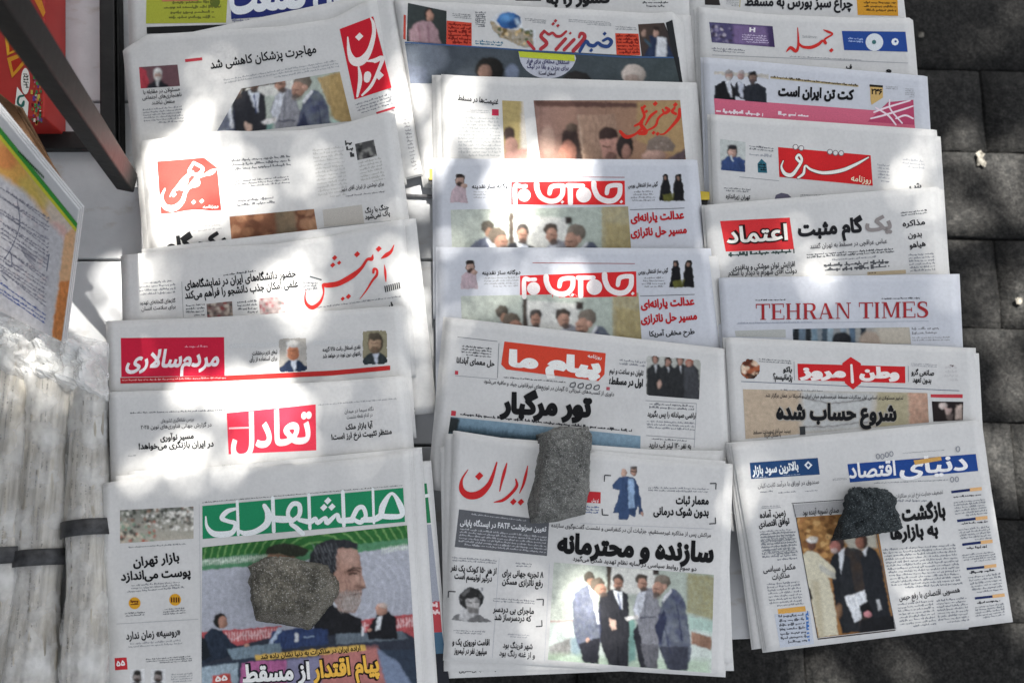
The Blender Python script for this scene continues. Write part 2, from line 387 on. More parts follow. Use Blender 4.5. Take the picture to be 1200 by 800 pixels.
    def pic(s, Q, step=1.0, layer=1):
        Q = np.array(Q, float); nu = max(2, int(max(np.linalg.norm(Q[1]-Q[0]), np.linalg.norm(Q[2]-Q[3]))/step)); nv = max(2, int(max(np.linalg.norm(Q[3]-Q[0]), np.linalg.norm(Q[2]-Q[1]))/step))
        u, v = np.meshgrid(np.linspace(0, 1, nu+1), np.linspace(0, 1, nv+1)); u, v = u.ravel()[:, None], v.ravel()[:, None]
        P = (Q[0]*(1-u)+Q[1]*u)*(1-v)+(Q[3]*(1-u)+Q[2]*u)*v; pc = Pic(P[:, 0], P[:, 1]); pc.P = P; pc.lay = layer; pc.shape = (nv+1, nu+1)
        pc.F = [[j*(nu+1)+i, (j+1)*(nu+1)+i, (j+1)*(nu+1)+i+1, j*(nu+1)+i+1] for j in range(nv) for i in range(nu)]; return pc
    def put(s, pc, keep=None):
        pc.noise(.30, .17, 21); pc.soften(); g_ = pc.c.mean(1, keepdims=True); pc.c = pc.c*.86+g_*.14; pc.noise(1.1, .07, 33); pc.soften()
        if keep is None: s.add(pc.P, pc.F, pc.c, pc.lay); return s
        F = [q for q in pc.F if keep[q].all()]; use = np.unique(np.array(F)); mp = {a: i for i, a in enumerate(use)}
        s.add(pc.P[use], [[mp[a] for a in q] for q in F], pc.c[use], pc.lay); return s
    def done(s):
        for key in s.order:                                   # prints that do not touch become parts of their own
            L = s.buf[key]; G = list(range(len(L)))
            def find(i):
                while G[i] != i: i = G[i]
                return i
            for i in range(len(L)):
                for j in range(i):
                    if (L[i][3] < L[j][4]).all() and (L[j][3] < L[i][4]).all(): G[find(i)] = find(j)
            for g in sorted({find(i) for i in range(len(L))}):
                V, F, C, n = [], [], [], 0
                for i in range(len(L)):
                    if find(i) == g: V.append(L[i][0]); F += [[a+n for a in q] for q in L[i][1]]; C.append(L[i][2]); n += len(L[i][0])
                mesh_obj(key[0], np.vstack(V), F, M_INK, s.root, np.vstack(C))
# ================================================================ ground, table, metal stand
def boxmesh(V8=None, c=None, sz=None, M=None):
    if V8 is None:
        V8 = [(x*sz[0]/2, y*sz[1]/2, z*sz[2]/2) for z in (-1, 1) for x, y in ((-1, -1), (1, -1), (1, 1), (-1, 1))]
        V8 = [tuple((M @ Vector(v) if M else Vector(v))+Vector(c)) for v in V8]
    return V8, [[3, 2, 1, 0], [4, 5, 6, 7], [0, 1, 5, 4], [1, 2, 6, 5], [2, 3, 7, 6], [3, 0, 4, 7]]
def bevel(o, w=.0015, seg=2):
    m = o.modifiers.new('bevel', 'BEVEL'); m.width = w; m.segments = seg; m.limit_method = 'ANGLE'; return o
M_GROUND, t_, b_ = mat('dark_ground', (.03, .03, .03), .95, spec=.1); noise_col(t_, b_, 3, (.018, .018, .018), (.04, .038, .036)); bump(t_, b_, 60, .004)
g = mesh_obj('ground', [(-90, -90, -.02), (90, -90, -.02), (90, 90, -.02), (-90, 90, -.02)], [[0, 1, 2, 3]], M_GROUND); tag(g, kind='structure')
M_PAVE, t_, b_ = mat('dark_paving', (.03, .03, .03), .95, spec=.1)
out, _, _ = noise_col(t_, b_, 70, (.010, .0105, .0105), (.042, .041, .039), .38, .8, 9, rough=.75); noise_col(t_, b_, 240, (.6, .6, .6), (1.5, 1.5, 1.5), .35, .7, 3, prev=out); bump(t_, b_, 120, .0025, .9, 6)
pav = empty('pavement', (0, 0, 0), None, None); tag(pav, kind='structure')
pw, ph = .40, .178; base = None; rp = random.Random(3); y0 = at_z([(1150, 265)], 0)[0][1]; ang = math.radians(-1.5)
pm = None; protos = []
for v in range(4):                                            # four worn paver shapes share their meshes
    V = []; F = []; nx, ny = 8, 4
    for j in range(ny+1):
        for i in range(nx+1):
            x = (i/nx-.5)*(pw-.004); y = (j/ny-.5)*(ph-.004); e = min(i, nx-i, j, ny-j)
            x += rp.uniform(-.002, .002); y += rp.uniform(-.002, .002); V.append((x, y, (0 if e else -.005)+rp.uniform(-.0012, .0012)))
    F = [[j*(nx+1)+i, j*(nx+1)+i+1, (j+1)*(nx+1)+i+1, (j+1)*(nx+1)+i] for j in range(ny) for i in range(nx)]
    rim = list(range(nx))+[j*(nx+1)+nx for j in range(ny)]+[ny*(nx+1)+i for i in range(nx, 0, -1)]+[j*(nx+1) for j in range(ny, 0, -1)]; n = len(V)
    V += [(V[i][0]*1.0, V[i][1]*1.0, -.04) for i in rim]; F += [[rim[(i+1) % len(rim)], rim[i], n+i, n+(i+1) % len(rim)] for i in range(len(rim))]
    me = bpy.data.meshes.new('paver'); me.from_pydata(V, [], F); me.materials.append(M_PAVE); me.polygons.foreach_set('use_smooth', [True]*len(me.polygons)); protos.append(me)
cnt = 0
for r in range(-8, 11):
    for c in range(-5, 7):
        x = c*pw+(r % 2)*pw*.5+.12; y = y0+(r+.5)*ph
        if abs(x) > 1.7 or y < -1.0 or y > 2.0: continue
        o = bpy.data.objects.new('paver', rp.choice(protos)); COL.objects.link(o); o.parent = pav; X = x*math.cos(ang)-y*math.sin(ang); Y = x*math.sin(ang)+y*math.cos(ang)
        o.location = (X, Y, rp.uniform(-.003, .003)); o.rotation_euler = (rp.uniform(-.008, .008), rp.uniform(-.008, .008), ang+rp.choice((0, math.pi))+rp.uniform(-.004, .004)); cnt += 1

M_BOARD, t_, b_ = mat('scuffed_white_paint', (.6, .6, .6), .6, spec=.3)
out, _, _ = noise_col(t_, b_, 5, (.40, .415, .43), (.60, .61, .62), .3, .62, 6); out2, _, _ = noise_col(t_, b_, 22, (.78, .72, .64), (1, 1, 1), .30, .42, 7, prev=out, vscale=(.6, 1.4, 1)); bump(t_, b_, 30, .002, .5)
def slab(name, Q, zt, th, m, parent):
    T = at_z(Q, zt); B = T-np.array([0, 0, th]); V, F = boxmesh([tuple(x) for x in B[::-1]]+[tuple(x) for x in T[::-1]])
    return bevel(mesh_obj(name, V, F, m, parent))
tb = empty('table', (-.1, .2, 0), 'white painted board table under all the newspapers, scuffed and stained at its left end', 'table')
for k, (a, b, c, d) in enumerate((((-700, -90), (1030, -90), (1046, 118), (-560, 118)), ((-558, 121), (1046, 121), (1080, 303), (-470, 303)), ((-468, 306), (1080, 306), (1108, 520), (-380, 520)), ((-378, 523), (1108, 523), (1136, 737), (-330, 800)))):
    slab('board', [a, b, c, d], TZ, .02, M_BOARD, tb)
M_BLACK, t_, b_ = mat('worn_black_paint', (.02, .02, .02), .5, .0, .4); noise_col(t_, b_, 30, (.006, .006, .006), (.022, .021, .02), .45, .8, 6); bump(t_, b_, 60, .001, .5)
M_STEEL, t_, b_ = mat('scratched_dark_steel', (.1, .1, .1), .6, 0, .25); noise_col(t_, b_, 45, (.004, .004, .004), (.016, .016, .016), .5, .85, 8, vscale=(1, 1, .3)); bump(t_, b_, 80, .001, .6)
for (px, py) in ((60, 60), (1000, 20), (80, 740), (1060, 690)):
    q = at_z([(px, py)], TZ)[0]; V, F = boxmesh(c=(q[0], q[1], (TZ-.02)/2), sz=(.035, .035, TZ-.024)); bevel(mesh_obj('leg', V, F, M_BLACK, tb))
st = empty('metal_stand', tuple(at_z([(150, 215)], TZ+.02)[0]), 'black square-tube metal stand with a slanting strut across the top left corner', 'metal stand')
def bar(name, a, b, wd, hgt, m, parent, roll=0):
    a, b = Vector(a), Vector(b); d = (b-a); L = d.length; R = d.to_track_quat('X', 'Z').to_matrix(); R = R @ Matrix.Rotation(roll, 3, 'X')
    V, F = boxmesh(c=tuple((a+b)/2), sz=(L, wd, hgt), M=R); return bevel(mesh_obj(name, V, F, m, parent), .002)
U = lambda x, y, z: tuple(at_z([(x, y)], z)[0])
bar('strut', U(149, 213, TZ+.022), U(-22, -40, 1.10), .026, .022, M_STEEL, st, math.radians(18))
bar('crossbar', U(-60, 167, TZ+.006), U(128, 166, TZ+.006), .026, .012, M_BLACK, st)
bar('upright_bar', U(128, -60, TZ+.010), U(130, 182, TZ+.010), .021, .02, M_BLACK, st)
bar('rim_strip', U(139.5, -60, TZ+.009), U(143, 178, TZ+.009), .0035, .018, M_STEEL, st)
M_ROD, t_, b_ = mat('grey_metal_rod', (.2, .2, .2), .45, .6, .5); noise_col(t_, b_, 60, (.10, .10, .105), (.27, .27, .28), .35, .7, 5)
def rod(a, b, r, name, m=M_ROD, parent=None, n=8):
    a, b = Vector(a), Vector(b); d = (b-a).normalized(); u = d.orthogonal().normalized(); v = d.cross(u)
    V = [tuple(p+u*math.cos(t)*r+v*math.sin(t)*r) for p in (a, b) for t in [i*2*math.pi/n for i in range(n)]]
    return mesh_obj(name, V, [[i, (i+1) % n, n+(i+1) % n, n+i] for i in range(n)]+[list(range(n))[::-1], list(range(n, 2*n))], m, parent)
wg = empty('wire_divider', U(512, 230, TZ), 'thin grey rods on the board along the dark line between left and middle rows', 'metal rods')
rod(U(462, 228.5, TZ+.0035), U(516, 231, TZ+.0035), .0026, 'rod', parent=wg); rod(U(509, 170, TZ+.004), U(521, 420, TZ+.004), .0042, 'rod', parent=wg); rod(U(521, 420, TZ+.004), U(526, 640, TZ+.004), .0042, 'rod', parent=wg)  # the long rods follow the dark line between the two rows
wg2 = empty('rail', U(840, 300, TZ), 'dark narrow strip along the gap between the middle and right rows', 'rail')
bar('rail_bar', U(822, 150, TZ+.004), U(852, 560, TZ+.004), .009, .006, M_BLACK, wg2)  # black strip drawn along the dark gap between the rows
M_YEL, t_, b_ = mat('yellow_tape', (.62, .46, .03), .5); noise_col(t_, b_, 40, (.50, .36, .03), (.68, .52, .08))
for (x, y, wd, h, lb) in ((508, 204, 10, 13, 'scrap of yellow tape on the board left of the circle-letter masthead newspaper'), (825, 229, 13, 10, 'small yellow tape tab at the right edge of the upper circle-letter masthead newspaper')):
    e = empty('tape_tab', U(x, y, TZ+.03), lb, 'tape', 'yellow and black tape tabs'); T = at_z([(x-wd/2, y-h/2), (x+wd/2, y-h/2+1), (x+wd/2, y+h/2), (x-wd/2, y+h/2)], TZ+.034); B = T-np.array([0, 0, .0012])
    V, F = boxmesh([tuple(q) for q in B[::-1]]+[tuple(q) for q in T[::-1]]); mesh_obj('yellow_band', V, F, M_YEL, e)
    T = at_z([(x-wd/2-1, y+h/2), (x+wd/2-2, y+h/2), (x+wd/2-3, y+h/2+6), (x-wd/2, y+h/2+5)], TZ+.032); B = T-np.array([0, 0, .0012]); V, F = boxmesh([tuple(q) for q in B[::-1]]+[tuple(q) for q in T[::-1]]); mesh_obj('black_band', V, F, M_BLACK, e)

# unseen wall and top, added left of the table to keep the open sky off
ks = empty('news_stand', (-1.5, .3, 0), 'unseen dark wall added left of the table to keep off the open sky', 'sky screen')
M_WALL, t_, b_ = mat('stand_wall', (.06, .065, .07), .7); noise_col(t_, b_, 6, (.05, .055, .06), (.08, .08, .085))
for k in range(6):
    V, F = boxmesh(c=(-1.36, -1.3+k*.61, 1.25), sz=(.03, .60, 2.5)); bevel(mesh_obj('wall_panel', V, F, M_WALL, ks), .004)
V, F = boxmesh(c=(-1.6, .25, 2.53), sz=(.6, 3.8, .05)); bevel(mesh_obj('roof', V, F, M_WALL, ks), .004)
STZ = {}
# ================================================================ the newspapers, far ones first
def four_men(pc, X0, Y0, K, crop=None):
    """printed news photograph of suited men talking; painted from the large print, re-used smaller on other pages"""
    f = pc.frame(X0, Y0, K); p = f
    p.grad((40, 100), 'b9c0b4', (1000, 120), 'a2aea2'); p.poly([(0, 400), (1100, 430), (1100, 760), (0, 760)], 'c9d4cc', 8)
    p.poly([(390, 70), (670, 90), (665, 240), (390, 240)], 'd5d5cd', 3); p.poly([(370, 60), (396, 62), (396, 220), (372, 220)], '4a4038', 2)
    p.poly([(655, 80), (690, 84), (690, 120), (655, 120)], '3c3430', 2)
    p.poly([(860, 110), (1040, 130), (1030, 400), (862, 350)], '98905f', 4, tex=.5, ts=.4); p.poly([(870, 370), (1040, 410), (1040, 480), (870, 450)], 'a8c4b8', 4)
    p.poly([(885, 462), (1015, 505), (1008, 580), (885, 540)], '94705a', 2); p.poly([(15, 560), (150, 505), (152, 605), (12, 648)], '93938f', 2)
    p.poly([(150, 505), (205, 500), (220, 640), (150, 600)], '8fa6ae', 3); p.poly([(0, 600), (1000, 640), (1000, 740), (0, 700)], 'a9c2a2', 8, .7)
    p.line([(20, 405), (165, 400)], 7, 'b06a60', .7); p.poly([(500, 380), (545, 380), (550, 640), (500, 660)], '6f9a90', 4)
    p.ell(262, 132, 34, 34, '5a544a', 1); p.ell(275, 165, 25, 25, 'a07860', 1)
    p.poly([(330, 250), (385, 212), (430, 205), (500, 235), (512, 380), (500, 690), (382, 672), (325, 520), (318, 300)], '2f3036', 1.2)
    p.poly([(408, 212), (468, 225), (466, 335), (440, 300)], 'cdd3dc', 1); p.line([(440, 235), (455, 330)], 8, '3a4a78')
    p.ell(440, 152, 33, 36, '4a4440'); p.ell(440, 176, 27, 34, 'a97e68'); p.ell(440, 203, 20, 15, '6f5a50', 1.5, a=.6)
    p.poly([(385, 385), (425, 400), (430, 450), (405, 462), (390, 420)], 'c8a896', 1)
    p.poly([(160, 300), (175, 235), (205, 205), (255, 182), (300, 225), (330, 400), (332, 520), (322, 580), (200, 575), (165, 450)], '585e78', 1.2, tex=.25, ts=.2)
    p.poly([(200, 540), (330, 500), (322, 668), (225, 655)], '2c2d35', 1.2); p.poly([(258, 190), (300, 225), (328, 420), (312, 420), (285, 280)], 'd6dae0', 1)
    p.ell(312, 178, 46, 42, '6a5f52'); p.ell(334, 208, 36, 32, 'a87c66', 1); p.ell(345, 240, 30, 16, '7b6a60', 1.3, a=.6); p.ell(255, 518, 12, 14, 'c09884')
    p.poly([(530, 470), (560, 420), (610, 540), (672, 545), (662, 692), (572, 690)], '2b2c33', 1.2)
    p.poly([(575, 540), (690, 540), (680, 692), (610, 690)], '66666c', 1.4)
    p.poly([(530, 330), (560, 235), (620, 195), (660, 210), (700, 330), (700, 545), (590, 545), (560, 420)], '8a8b92', 1.2)
    p.poly([(535, 335), (560, 235), (610, 215), (590, 320), (560, 400)], 'c6cad2', 1); p.line([(578, 382), (668, 378)], 9, '4c4e5c')
    p.ell(582, 146, 38, 32, '4c443c'); p.ell(588, 176, 31, 36, 'b18670', 1); p.ell(598, 208, 24, 14, '6b554a', 1.3, a=.7)
    p.poly([(480, 380), (560, 360), (565, 385), (500, 400)], 'd9d6d2', 1)
    p.poly([(700, 320), (725, 245), (765, 208), (800, 212), (850, 285), (872, 440), (890, 600), (862, 700), (760, 705), (690, 560), (668, 440)], '3d4362', 1.2, tex=.3, ts=.15)
    p.poly([(660, 440), (720, 330), (740, 400), (700, 540)], '30364f', 1.3); p.poly([(690, 560), (870, 560), (862, 704), (740, 700)], '3c3f4c', 2)
    p.poly([(708, 270), (760, 205), (772, 215), (718, 290)], 'd2d4d8', 1)
    p.ell(712, 162, 50, 44, '766c60'); p.ell(686, 205, 36, 42, 'b08670', 1); p.ell(680, 250, 28, 18, '857468', 1.4, a=.6); p.ell(725, 195, 14, 18, 'b58c78', 1)
    for (x, y, w_, dx) in ((340, 212, 24, 8), (442, 178, 22, 0), (590, 180, 22, 6), (680, 212, 24, -6)):
        p.line([(x-w_*.6+dx, y-6), (x+w_*.6+dx, y-4)], 7, '4a3430', .75); p.line([(x+dx, y), (x+dx*1.6, y+14)], 6, '8a6050', .7); p.ell(x+dx, y+30, w_*.8, 15, '4e423c', 1.4, a=.75)
    p.line([(335, 470), (325, 300)], 6, '2c3350', .6); p.line([(440, 560), (438, 680)], 8, '191a1e', .8); p.line([(612, 250), (600, 420)], 6, '5c5f6c', .6); p.line([(800, 300), (830, 520)], 9, '262d4c', .7); p.line([(720, 420), (760, 600)], 8, '262d4c', .6)
    pc.noise(.55, .16, 3); pc.noise(.16, .14, 5); pc.k = 1.0; pc.f = lambda P: np.asarray(P, float)

# ---------- column one (left)
g1 = 'folded newspapers shingled in the left row'
p = Paper('newspaper', (150, -30), (440, -60), (462, 120), (158, 200), 'newspaper with lime green advert and navy masthead at the top left edge', g1, amp=.0008)
P_TOPL = p
p.new('advertisement'); p.box([(172, -20), (268, -24), (265, 27), (171, 28)], 'a8ad3e'); p.greek([(190, 2), (262, 0), (262, 24), (188, 25)], 4, '6c7030', centre=True, layer=2); p.poly(circle(252, 3, 6), '5d6a2c', 2); p.line((190, 1), (232, 0), 3, 'b87858', 2)
p.new('masthead'); p.box([(269, -26), (436, -34), (400, 13), (271, 23)], '27306e'); p.text('جهان صنعت', 270, 15, 432, -1, 38, 'dfe3ea', .05)
p.line((172, 36), (266, 33), 8, '1f2020'); p.line((266, 32.5), (336, 32), 1.8, '2b2c2c'); p.greek([(272, 22), (380, 17), (380, 24), (272, 29)], 1, '8a8c98'); p.done()

def side_copy(corners, label, group, dz=-.002, **k):
    q = Paper('newspaper', *corners, label, group, dz=dz, inner=1, amp=.0006, **k); return q
javt = [(145, 58), (172, 41), (265, 35), (330, 31), (390, 22), (437, -3)]
q = side_copy([(158, 52), (458, -12), (494, 204), (190, 280)], 'white under copy showing as the outer right edge of the red square masthead pile', g1, -.004); q.new('text_column'); q.greek([(466, 110), (474, 110), (490, 200), (484, 202)], 22, 'a0a0a0'); q.done()
p = Paper('newspaper', (145, 58), (437, -3), (472, 212), (172, 300), 'newspaper with tall red square calligraphy masthead and photo of men in suits', g1, top=javt, amp=.001)
Fj = (310, 0, 5.3333)
p.new('masthead'); p.box([(398, 34.5), (437.5, 19.5), (459, 103), (415.5, 117)], 'c01e2e')
p.strokes(Fj, [[(520, 235, 8), (530, 330, 26), (560, 385, 52), (610, 380, 52), (655, 320, 34), (683, 220, 26), (680, 150, 20), (662, 112, 8)], [(690, 382, 30), (738, 368, 26), (700, 470, 18), (665, 540, 20), (610, 598, 12)], [(640, 385, 8), (690, 380, 26)], [(588, 415, 10), (598, 500, 26), (580, 605, 14)], [(645, 470, 46), (640, 500, 40)]], 'ecdcd8', dots=[(592, 232, 26), (718, 475, 28)])
p.new('headline'); p.text('مهاجرت پزشکان کاهشی شد', 247, 81, 371, 62, 10, bold=.025)
p.new('photograph'); pc = p.pic([(283, 104), (398, 84), (412, 142), (252, 158)]); four_men(pc, 205, 62, 4.75); pc.poly([(372, 92), (400, 84), (414, 150), (392, 140)], 'a98b50', 2, .9); pc.line([(283, 104), (330, 97)], 1.5, '4a4038'); p.put(pc)
p.new('photograph'); pc = p.pic([(163, 79), (208, 76), (211, 101), (165, 104)]); pc.fill('6b4a50'); pc.poly([(161, 79), (171, 82), (176, 105), (161, 105)], 'b03040', 1.5); pc.bust(185, 88, 6.5, '23242a', 'b8b8b8', 'd8d8d4', 'b09080', 'c8c8c4'); pc.noise(.6, .08); p.put(pc)
p.new('text_column'); p.text('مسئولان در مقابله با', 168, 110.5, 211, 106.5, 4.6, '3a3b3d', .02); p.text('ناهنجاری‌های اجتماعی', 167, 117, 213, 113, 4.6, '3a3b3d', .02); p.text('منفعل نباشند', 178, 123, 205, 120.5, 4.2, '3a3b3d', .02)
p.greek([(167, 128), (213, 124), (216, 144), (169, 147)], 6); p.line((217, 71.5), (237, 69.3), 3.5, 'b03a44'); p.greek([(262, 93), (395, 70), (398, 80), (264, 103)], 3, 'a4a6a8')
p.greek([(416, 122), (460, 108), (462, 123), (420, 136)], 4); p.line((441, 133), (463, 126), 2.5, 'b03a44'); p.greek([(445, 140), (463, 134), (472, 205), (462, 210)], 18, '9a9c9e'); p.done()

miht = [(166, 165), (260, 153), (300, 154), (355, 153), (400, 146), (440, 134), (456, 131)]
p = Paper('newspaper', (166, 165), (456, 131), (485, 330), (185, 380), 'newspaper with cut-corner coral red square masthead above a brown photo strip', g1, top=miht)
Fm = (140, 130, 3.3333)
p.new('masthead'); p.polys([np.array([(140+x/3.3333, 130+y/3.3333) for x, y in [(147, 198), (330, 183), (382, 222), (398, 388), (162, 402)]])], 'd83a34')
p.strokes(Fm, [[(178, 305, 6), (165, 340, 14), (180, 375, 22), (215, 380, 24), (245, 355, 18), (258, 320, 14), (275, 298, 14), (305, 285, 20), (300, 262, 16)], [(378, 228, 6), (360, 240, 20), (330, 252, 10), (300, 265, 14), (270, 300, 12)], [(290, 203, 12), (325, 225, 14), (308, 248, 14), (272, 240, 12), (290, 203, 10)], [(285, 240, 14), (255, 268, 20), (235, 295, 22), (210, 315, 8), (198, 335, 4)], [(262, 270, 20), (245, 300, 26)]], 'eeddd9', dots=[(213, 327, 11), (290, 357, 9), (322, 353, 9)])
p.text('روزنامه', 238, 244.5, 256, 243, 3.5, 'eeddd9', .02)
p.new('headline'); p.text('یک گام', 194, 298, 267, 290, 19, bold=.05); p.text('جنگ با رنگ', 428, 250, 456, 245, 5.5, bold=.03); p.text('پاک نمی‌شود', 428, 257, 457, 252, 5.5, bold=.03)
p.new('photograph'); pc = p.pic([(269, 254), (368, 245), (373, 276), (272, 290)]); pc.grad((268, 260), '8a5a3c', (372, 260), '6a4230'); pc.spots([(262, 245), (375, 245), (375, 295), (262, 295)], ['a8744e', '5a3624', 'b88a64', '7c4c32'], 60, 6, 3, .5); pc.poly([(322, 245), (345, 244), (350, 288), (325, 288)], '6f6a54', 4, .7); pc.noise(.3, .15); p.put(pc)
p.new('photograph'); p.greek([(404, 166), (412, 165), (416, 186), (408, 187)], 3, '3a3a3a', fill=.9)
pc = p.pic([(416, 169), (438, 164), (442, 183), (419, 188)]); pc.fill('4a4a4a'); pc.spots([(412, 160), (445, 160), (445, 190), (412, 190)], ['1c1c1c', 'b0b0aa', '8a8a84', '2c2c2c'], 40, 2.2, 5); p.put(pc)
p.new('text_column'); p.greek([(270, 187), (340, 182), (341, 196), (272, 202)], 3, '77787a'); p.greek([(272, 212), (338, 206), (340, 216), (274, 222)], 3, '77787a'); p.greek([(278, 234), (322, 230), (322, 240), (278, 244)], 2, '77787a')
p.greek([(192, 256), (258, 250), (260, 270), (195, 277)], 5, 'aaa9a8'); p.greek([(366, 175), (402, 171), (408, 230), (374, 236)], 14, 'b5b5b2'); p.greek([(420, 190), (446, 184), (452, 212), (424, 218)], 7, 'aeaeaa'); p.text('برای نوشتن از ایران آقای دبیر', 400, 224, 450, 217, 4.2, '3c3c3e', .02)
p.greek([(405, 229), (452, 223), (452, 227), (405, 232)], 1, '8a8a8a'); p.line((374, 268), (458, 259), .9, 'a0a0a0'); p.line((187, 172), (218, 171), .8, '8a8a8a'); p.box([(378, 246), (424, 240), (427, 262), (380, 266)], 'b8b4ac'); p.done()

q = side_copy([(166, 292), (485, 256), (511, 482), (190, 520)], 'under copy showing its right margin beside the flowing red script newspaper', g1, -.003); q.new('text_column'); q.greek([(468, 378), (473, 378), (487, 486), (481, 487)], 24, '77787a'); q.line((474, 378), (484, 484), .8, '9a9a9a'); q.text('قه', 470, 431, 481, 428, 5, bold=.03); q.done()
p = Paper('newspaper', (143, 299), (472, 257), (486, 440), (150, 500), 'newspaper with long flowing red script masthead and tiny barcode', g1, top=[(143, 299), (230, 290), (320, 286), (385, 277), (472, 257)])
Fa = (345, 270, 7.62)
p.new('masthead'); p.strokes(Fa, [[(702, 215, 6), (690, 255, 34), (650, 262, 24), (600, 335, 28), (520, 405, 46), (400, 472, 46), (300, 490, 44), (258, 490, 28), (262, 560, 12), (230, 640, 26), (165, 688, 38), (112, 660, 28), (95, 600, 14), (106, 530, 5)], [(890, 130, 6), (862, 190, 26), (820, 222, 36), (775, 252, 8)], [(705, 378, 22), (712, 345, 24), (738, 355, 20), (735, 400, 24), (700, 445, 20), (640, 540, 14), (585, 612, 5)], [(803, 308, 5), (812, 380, 22), (818, 458, 8)]], 'c8302c', dots=[(360, 245, 24), (400, 290, 20), (343, 310, 24), (560, 214, 28), (753, 166, 28), (483, 590, 24), (432, 610, 20)])
p.line((363, 324), (377, 328), 1.6, '50565a'); p.greek([(355, 330), (372, 331), (372, 340), (355, 342)], 3, '77797c')
p.new('barcode'); [p.line((451+i*2.35, 335-i*.6), (451+i*2.35+1.2, 342.5-i*.6), 1.4, '333436', 2) for i in range(8)]
p.new('headline'); p.text('حضور دانشگاه‌های ایران در نمایشگاه‌های', 217, 338, 347, 324, 8.6, bold=.035); p.text('علمی امکان جذب دانشجو را فراهم می‌کند', 217, 350, 350, 336, 8.6, bold=.035); p.greek([(262, 321), (300, 316), (300, 320), (262, 325)], 1, '55575a'); p.text('ق', 456, 360, 461, 359, 6, bold=.05)
p.new('photograph'); pc = p.pic([(242, 356), (272, 353), (273, 370), (243, 372)]); pc.fill('7a6660'); pc.spots([(240, 350), (275, 350), (275, 374), (240, 374)], ['8a3030', '40403a', 'b0a090', 'c4b8a8', '303436'], 50, 2, 8); p.put(pc)
p.new('photograph'); pc = p.pic([(303, 350), (332, 346), (334, 366), (305, 369)]); pc.fill('9a8a88'); pc.spots([(300, 345), (336, 345), (336, 370), (300, 370)], ['a04048', 'd0c8c4', '6a6664', 'b8a8a4'], 50, 2, 9); p.put(pc)
p.new('text_column'); p.greek([(160, 331), (208, 327), (209, 345), (161, 348)], 4, '8a8c8e', centre=True); p.text('گازهای گلخانه‌ای تهدید', 164, 357, 206, 354, 4.3, '3c3d3f', .02); p.text('برای سلامت انسان', 166, 364, 206, 361, 4.3, '3c3d3f', .02); p.greek([(218, 357), (240, 355), (240, 371), (218, 372)], 4, '6a6c6e'); p.greek([(278, 353), (301, 351), (302, 368), (279, 369)], 4, '6a6c6e')
p.greek([(345, 363), (470, 346), (470, 349), (345, 366)], 1, '8a8c8e'); p.line((213, 330), (215, 372), .7, '9a9a9a'); p.done()

p = Paper('newspaper', (125, 376), (469, 358), (483, 510), (131, 560), 'newspaper with wide crimson box masthead and two small square portraits of men', g1, top=[(125, 376), (240, 372), (330, 367), (400, 363), (469, 358)])
Z = lambda x, y: (110+x/3, 360+y/3)
p.new('masthead'); p.box([Z(95, 108), Z(458, 105), Z(460, 240), Z(97, 245)], 'c0203c'); p.text('مردم‌سالاری', *Z(112, 212), *Z(438, 205), 20, 'ece0e2', .035, slant=.22); p.greek([Z(320, 135), Z(400, 133), Z(400, 145), Z(320, 147)], 1, 'd890a0', layer=2)
p.box([Z(93, 248), Z(470, 240), Z(470, 258), Z(94, 268)], 'b02830', 2); p.greek([Z(100, 253), Z(465, 244), Z(465, 254), Z(100, 263)], 1, 'd8a0a0', layer=3)
for a, b in ((470, 640), (640, 840), (840, 1042)): p.box([Z(a, 240-(a-470)*.048), Z(b, 240-(b-470)*.048-(8 if b > 1000 else 0)), Z(b, 258-(b-470)*.05-(9 if b > 1000 else 0)), Z(a, 258-(a-470)*.05)], 'b42e2c', 2)
def rounded_keep(pc, Q, r):
    Q = np.array(Q, float); c = Q.mean(0); A = np.array([Q[1]-Q[0], Q[3]-Q[0]]); La, Lb = np.linalg.norm(A, axis=1)
    D = np.stack([pc.X-Q[0][0], pc.Y-Q[0][1]], 1); uv = D @ np.linalg.inv(A); x = np.abs(uv[:, 0]-.5)*La-(La/2-r); y = np.abs(uv[:, 1]-.5)*Lb-(Lb/2-r)
    return np.hypot(np.maximum(x, 0), np.maximum(y, 0)) <= r+.3
for (x, y, bgc, hair, skin, beard, suit) in ((650, 110, 'a8a49c', 'd8d4cc', 'c07850', None, '23304a'), (944, 84, '8a8468', '4c4438', 'a08468', '6a5844', '2c3436')):
    Q = [Z(x, y), Z(x+98-12*(x > 900), y-4), Z(x+100-12*(x > 900), y+115), Z(x+2, y+118)]
    p.new('photograph'); pc = p.pic(Q, .7); pc.fill(bgc); c = np.array(Q).mean(0); pc.bust(c[0]+1, c[1]-5, 11, suit, 'b8c0cc', hair, skin, beard, -.3, 1.7); pc.noise(.5, .08); p.put(pc, rounded_keep(pc, Q, 4))
p.new('headline'); p.text('لبه‌ای لازم درخشانت', *Z(558, 168), *Z(645, 163), 4.5, '2c2d30', .03); p.text('برای استفاده از رأی', *Z(548, 190), *Z(645, 185), 4.5, '2c2d30', .03); p.text('نقدی استلال رانت ۱۲۵ گزیده', *Z(805, 155), *Z(938, 145), 4.5, '2c2d30', .03); p.text('رانتهای دون نورد در خواهد شد', *Z(805, 178), *Z(940, 168), 4.5, '2c2d30', .03)
p.new('text_column'); p.box([Z(470, 128), Z(652, 122), Z(652, 138), Z(470, 145)], 'c6c7c6'); p.box([Z(770, 118), Z(945, 110), Z(945, 125), Z(770, 132)], 'c6c7c6'); p.done()

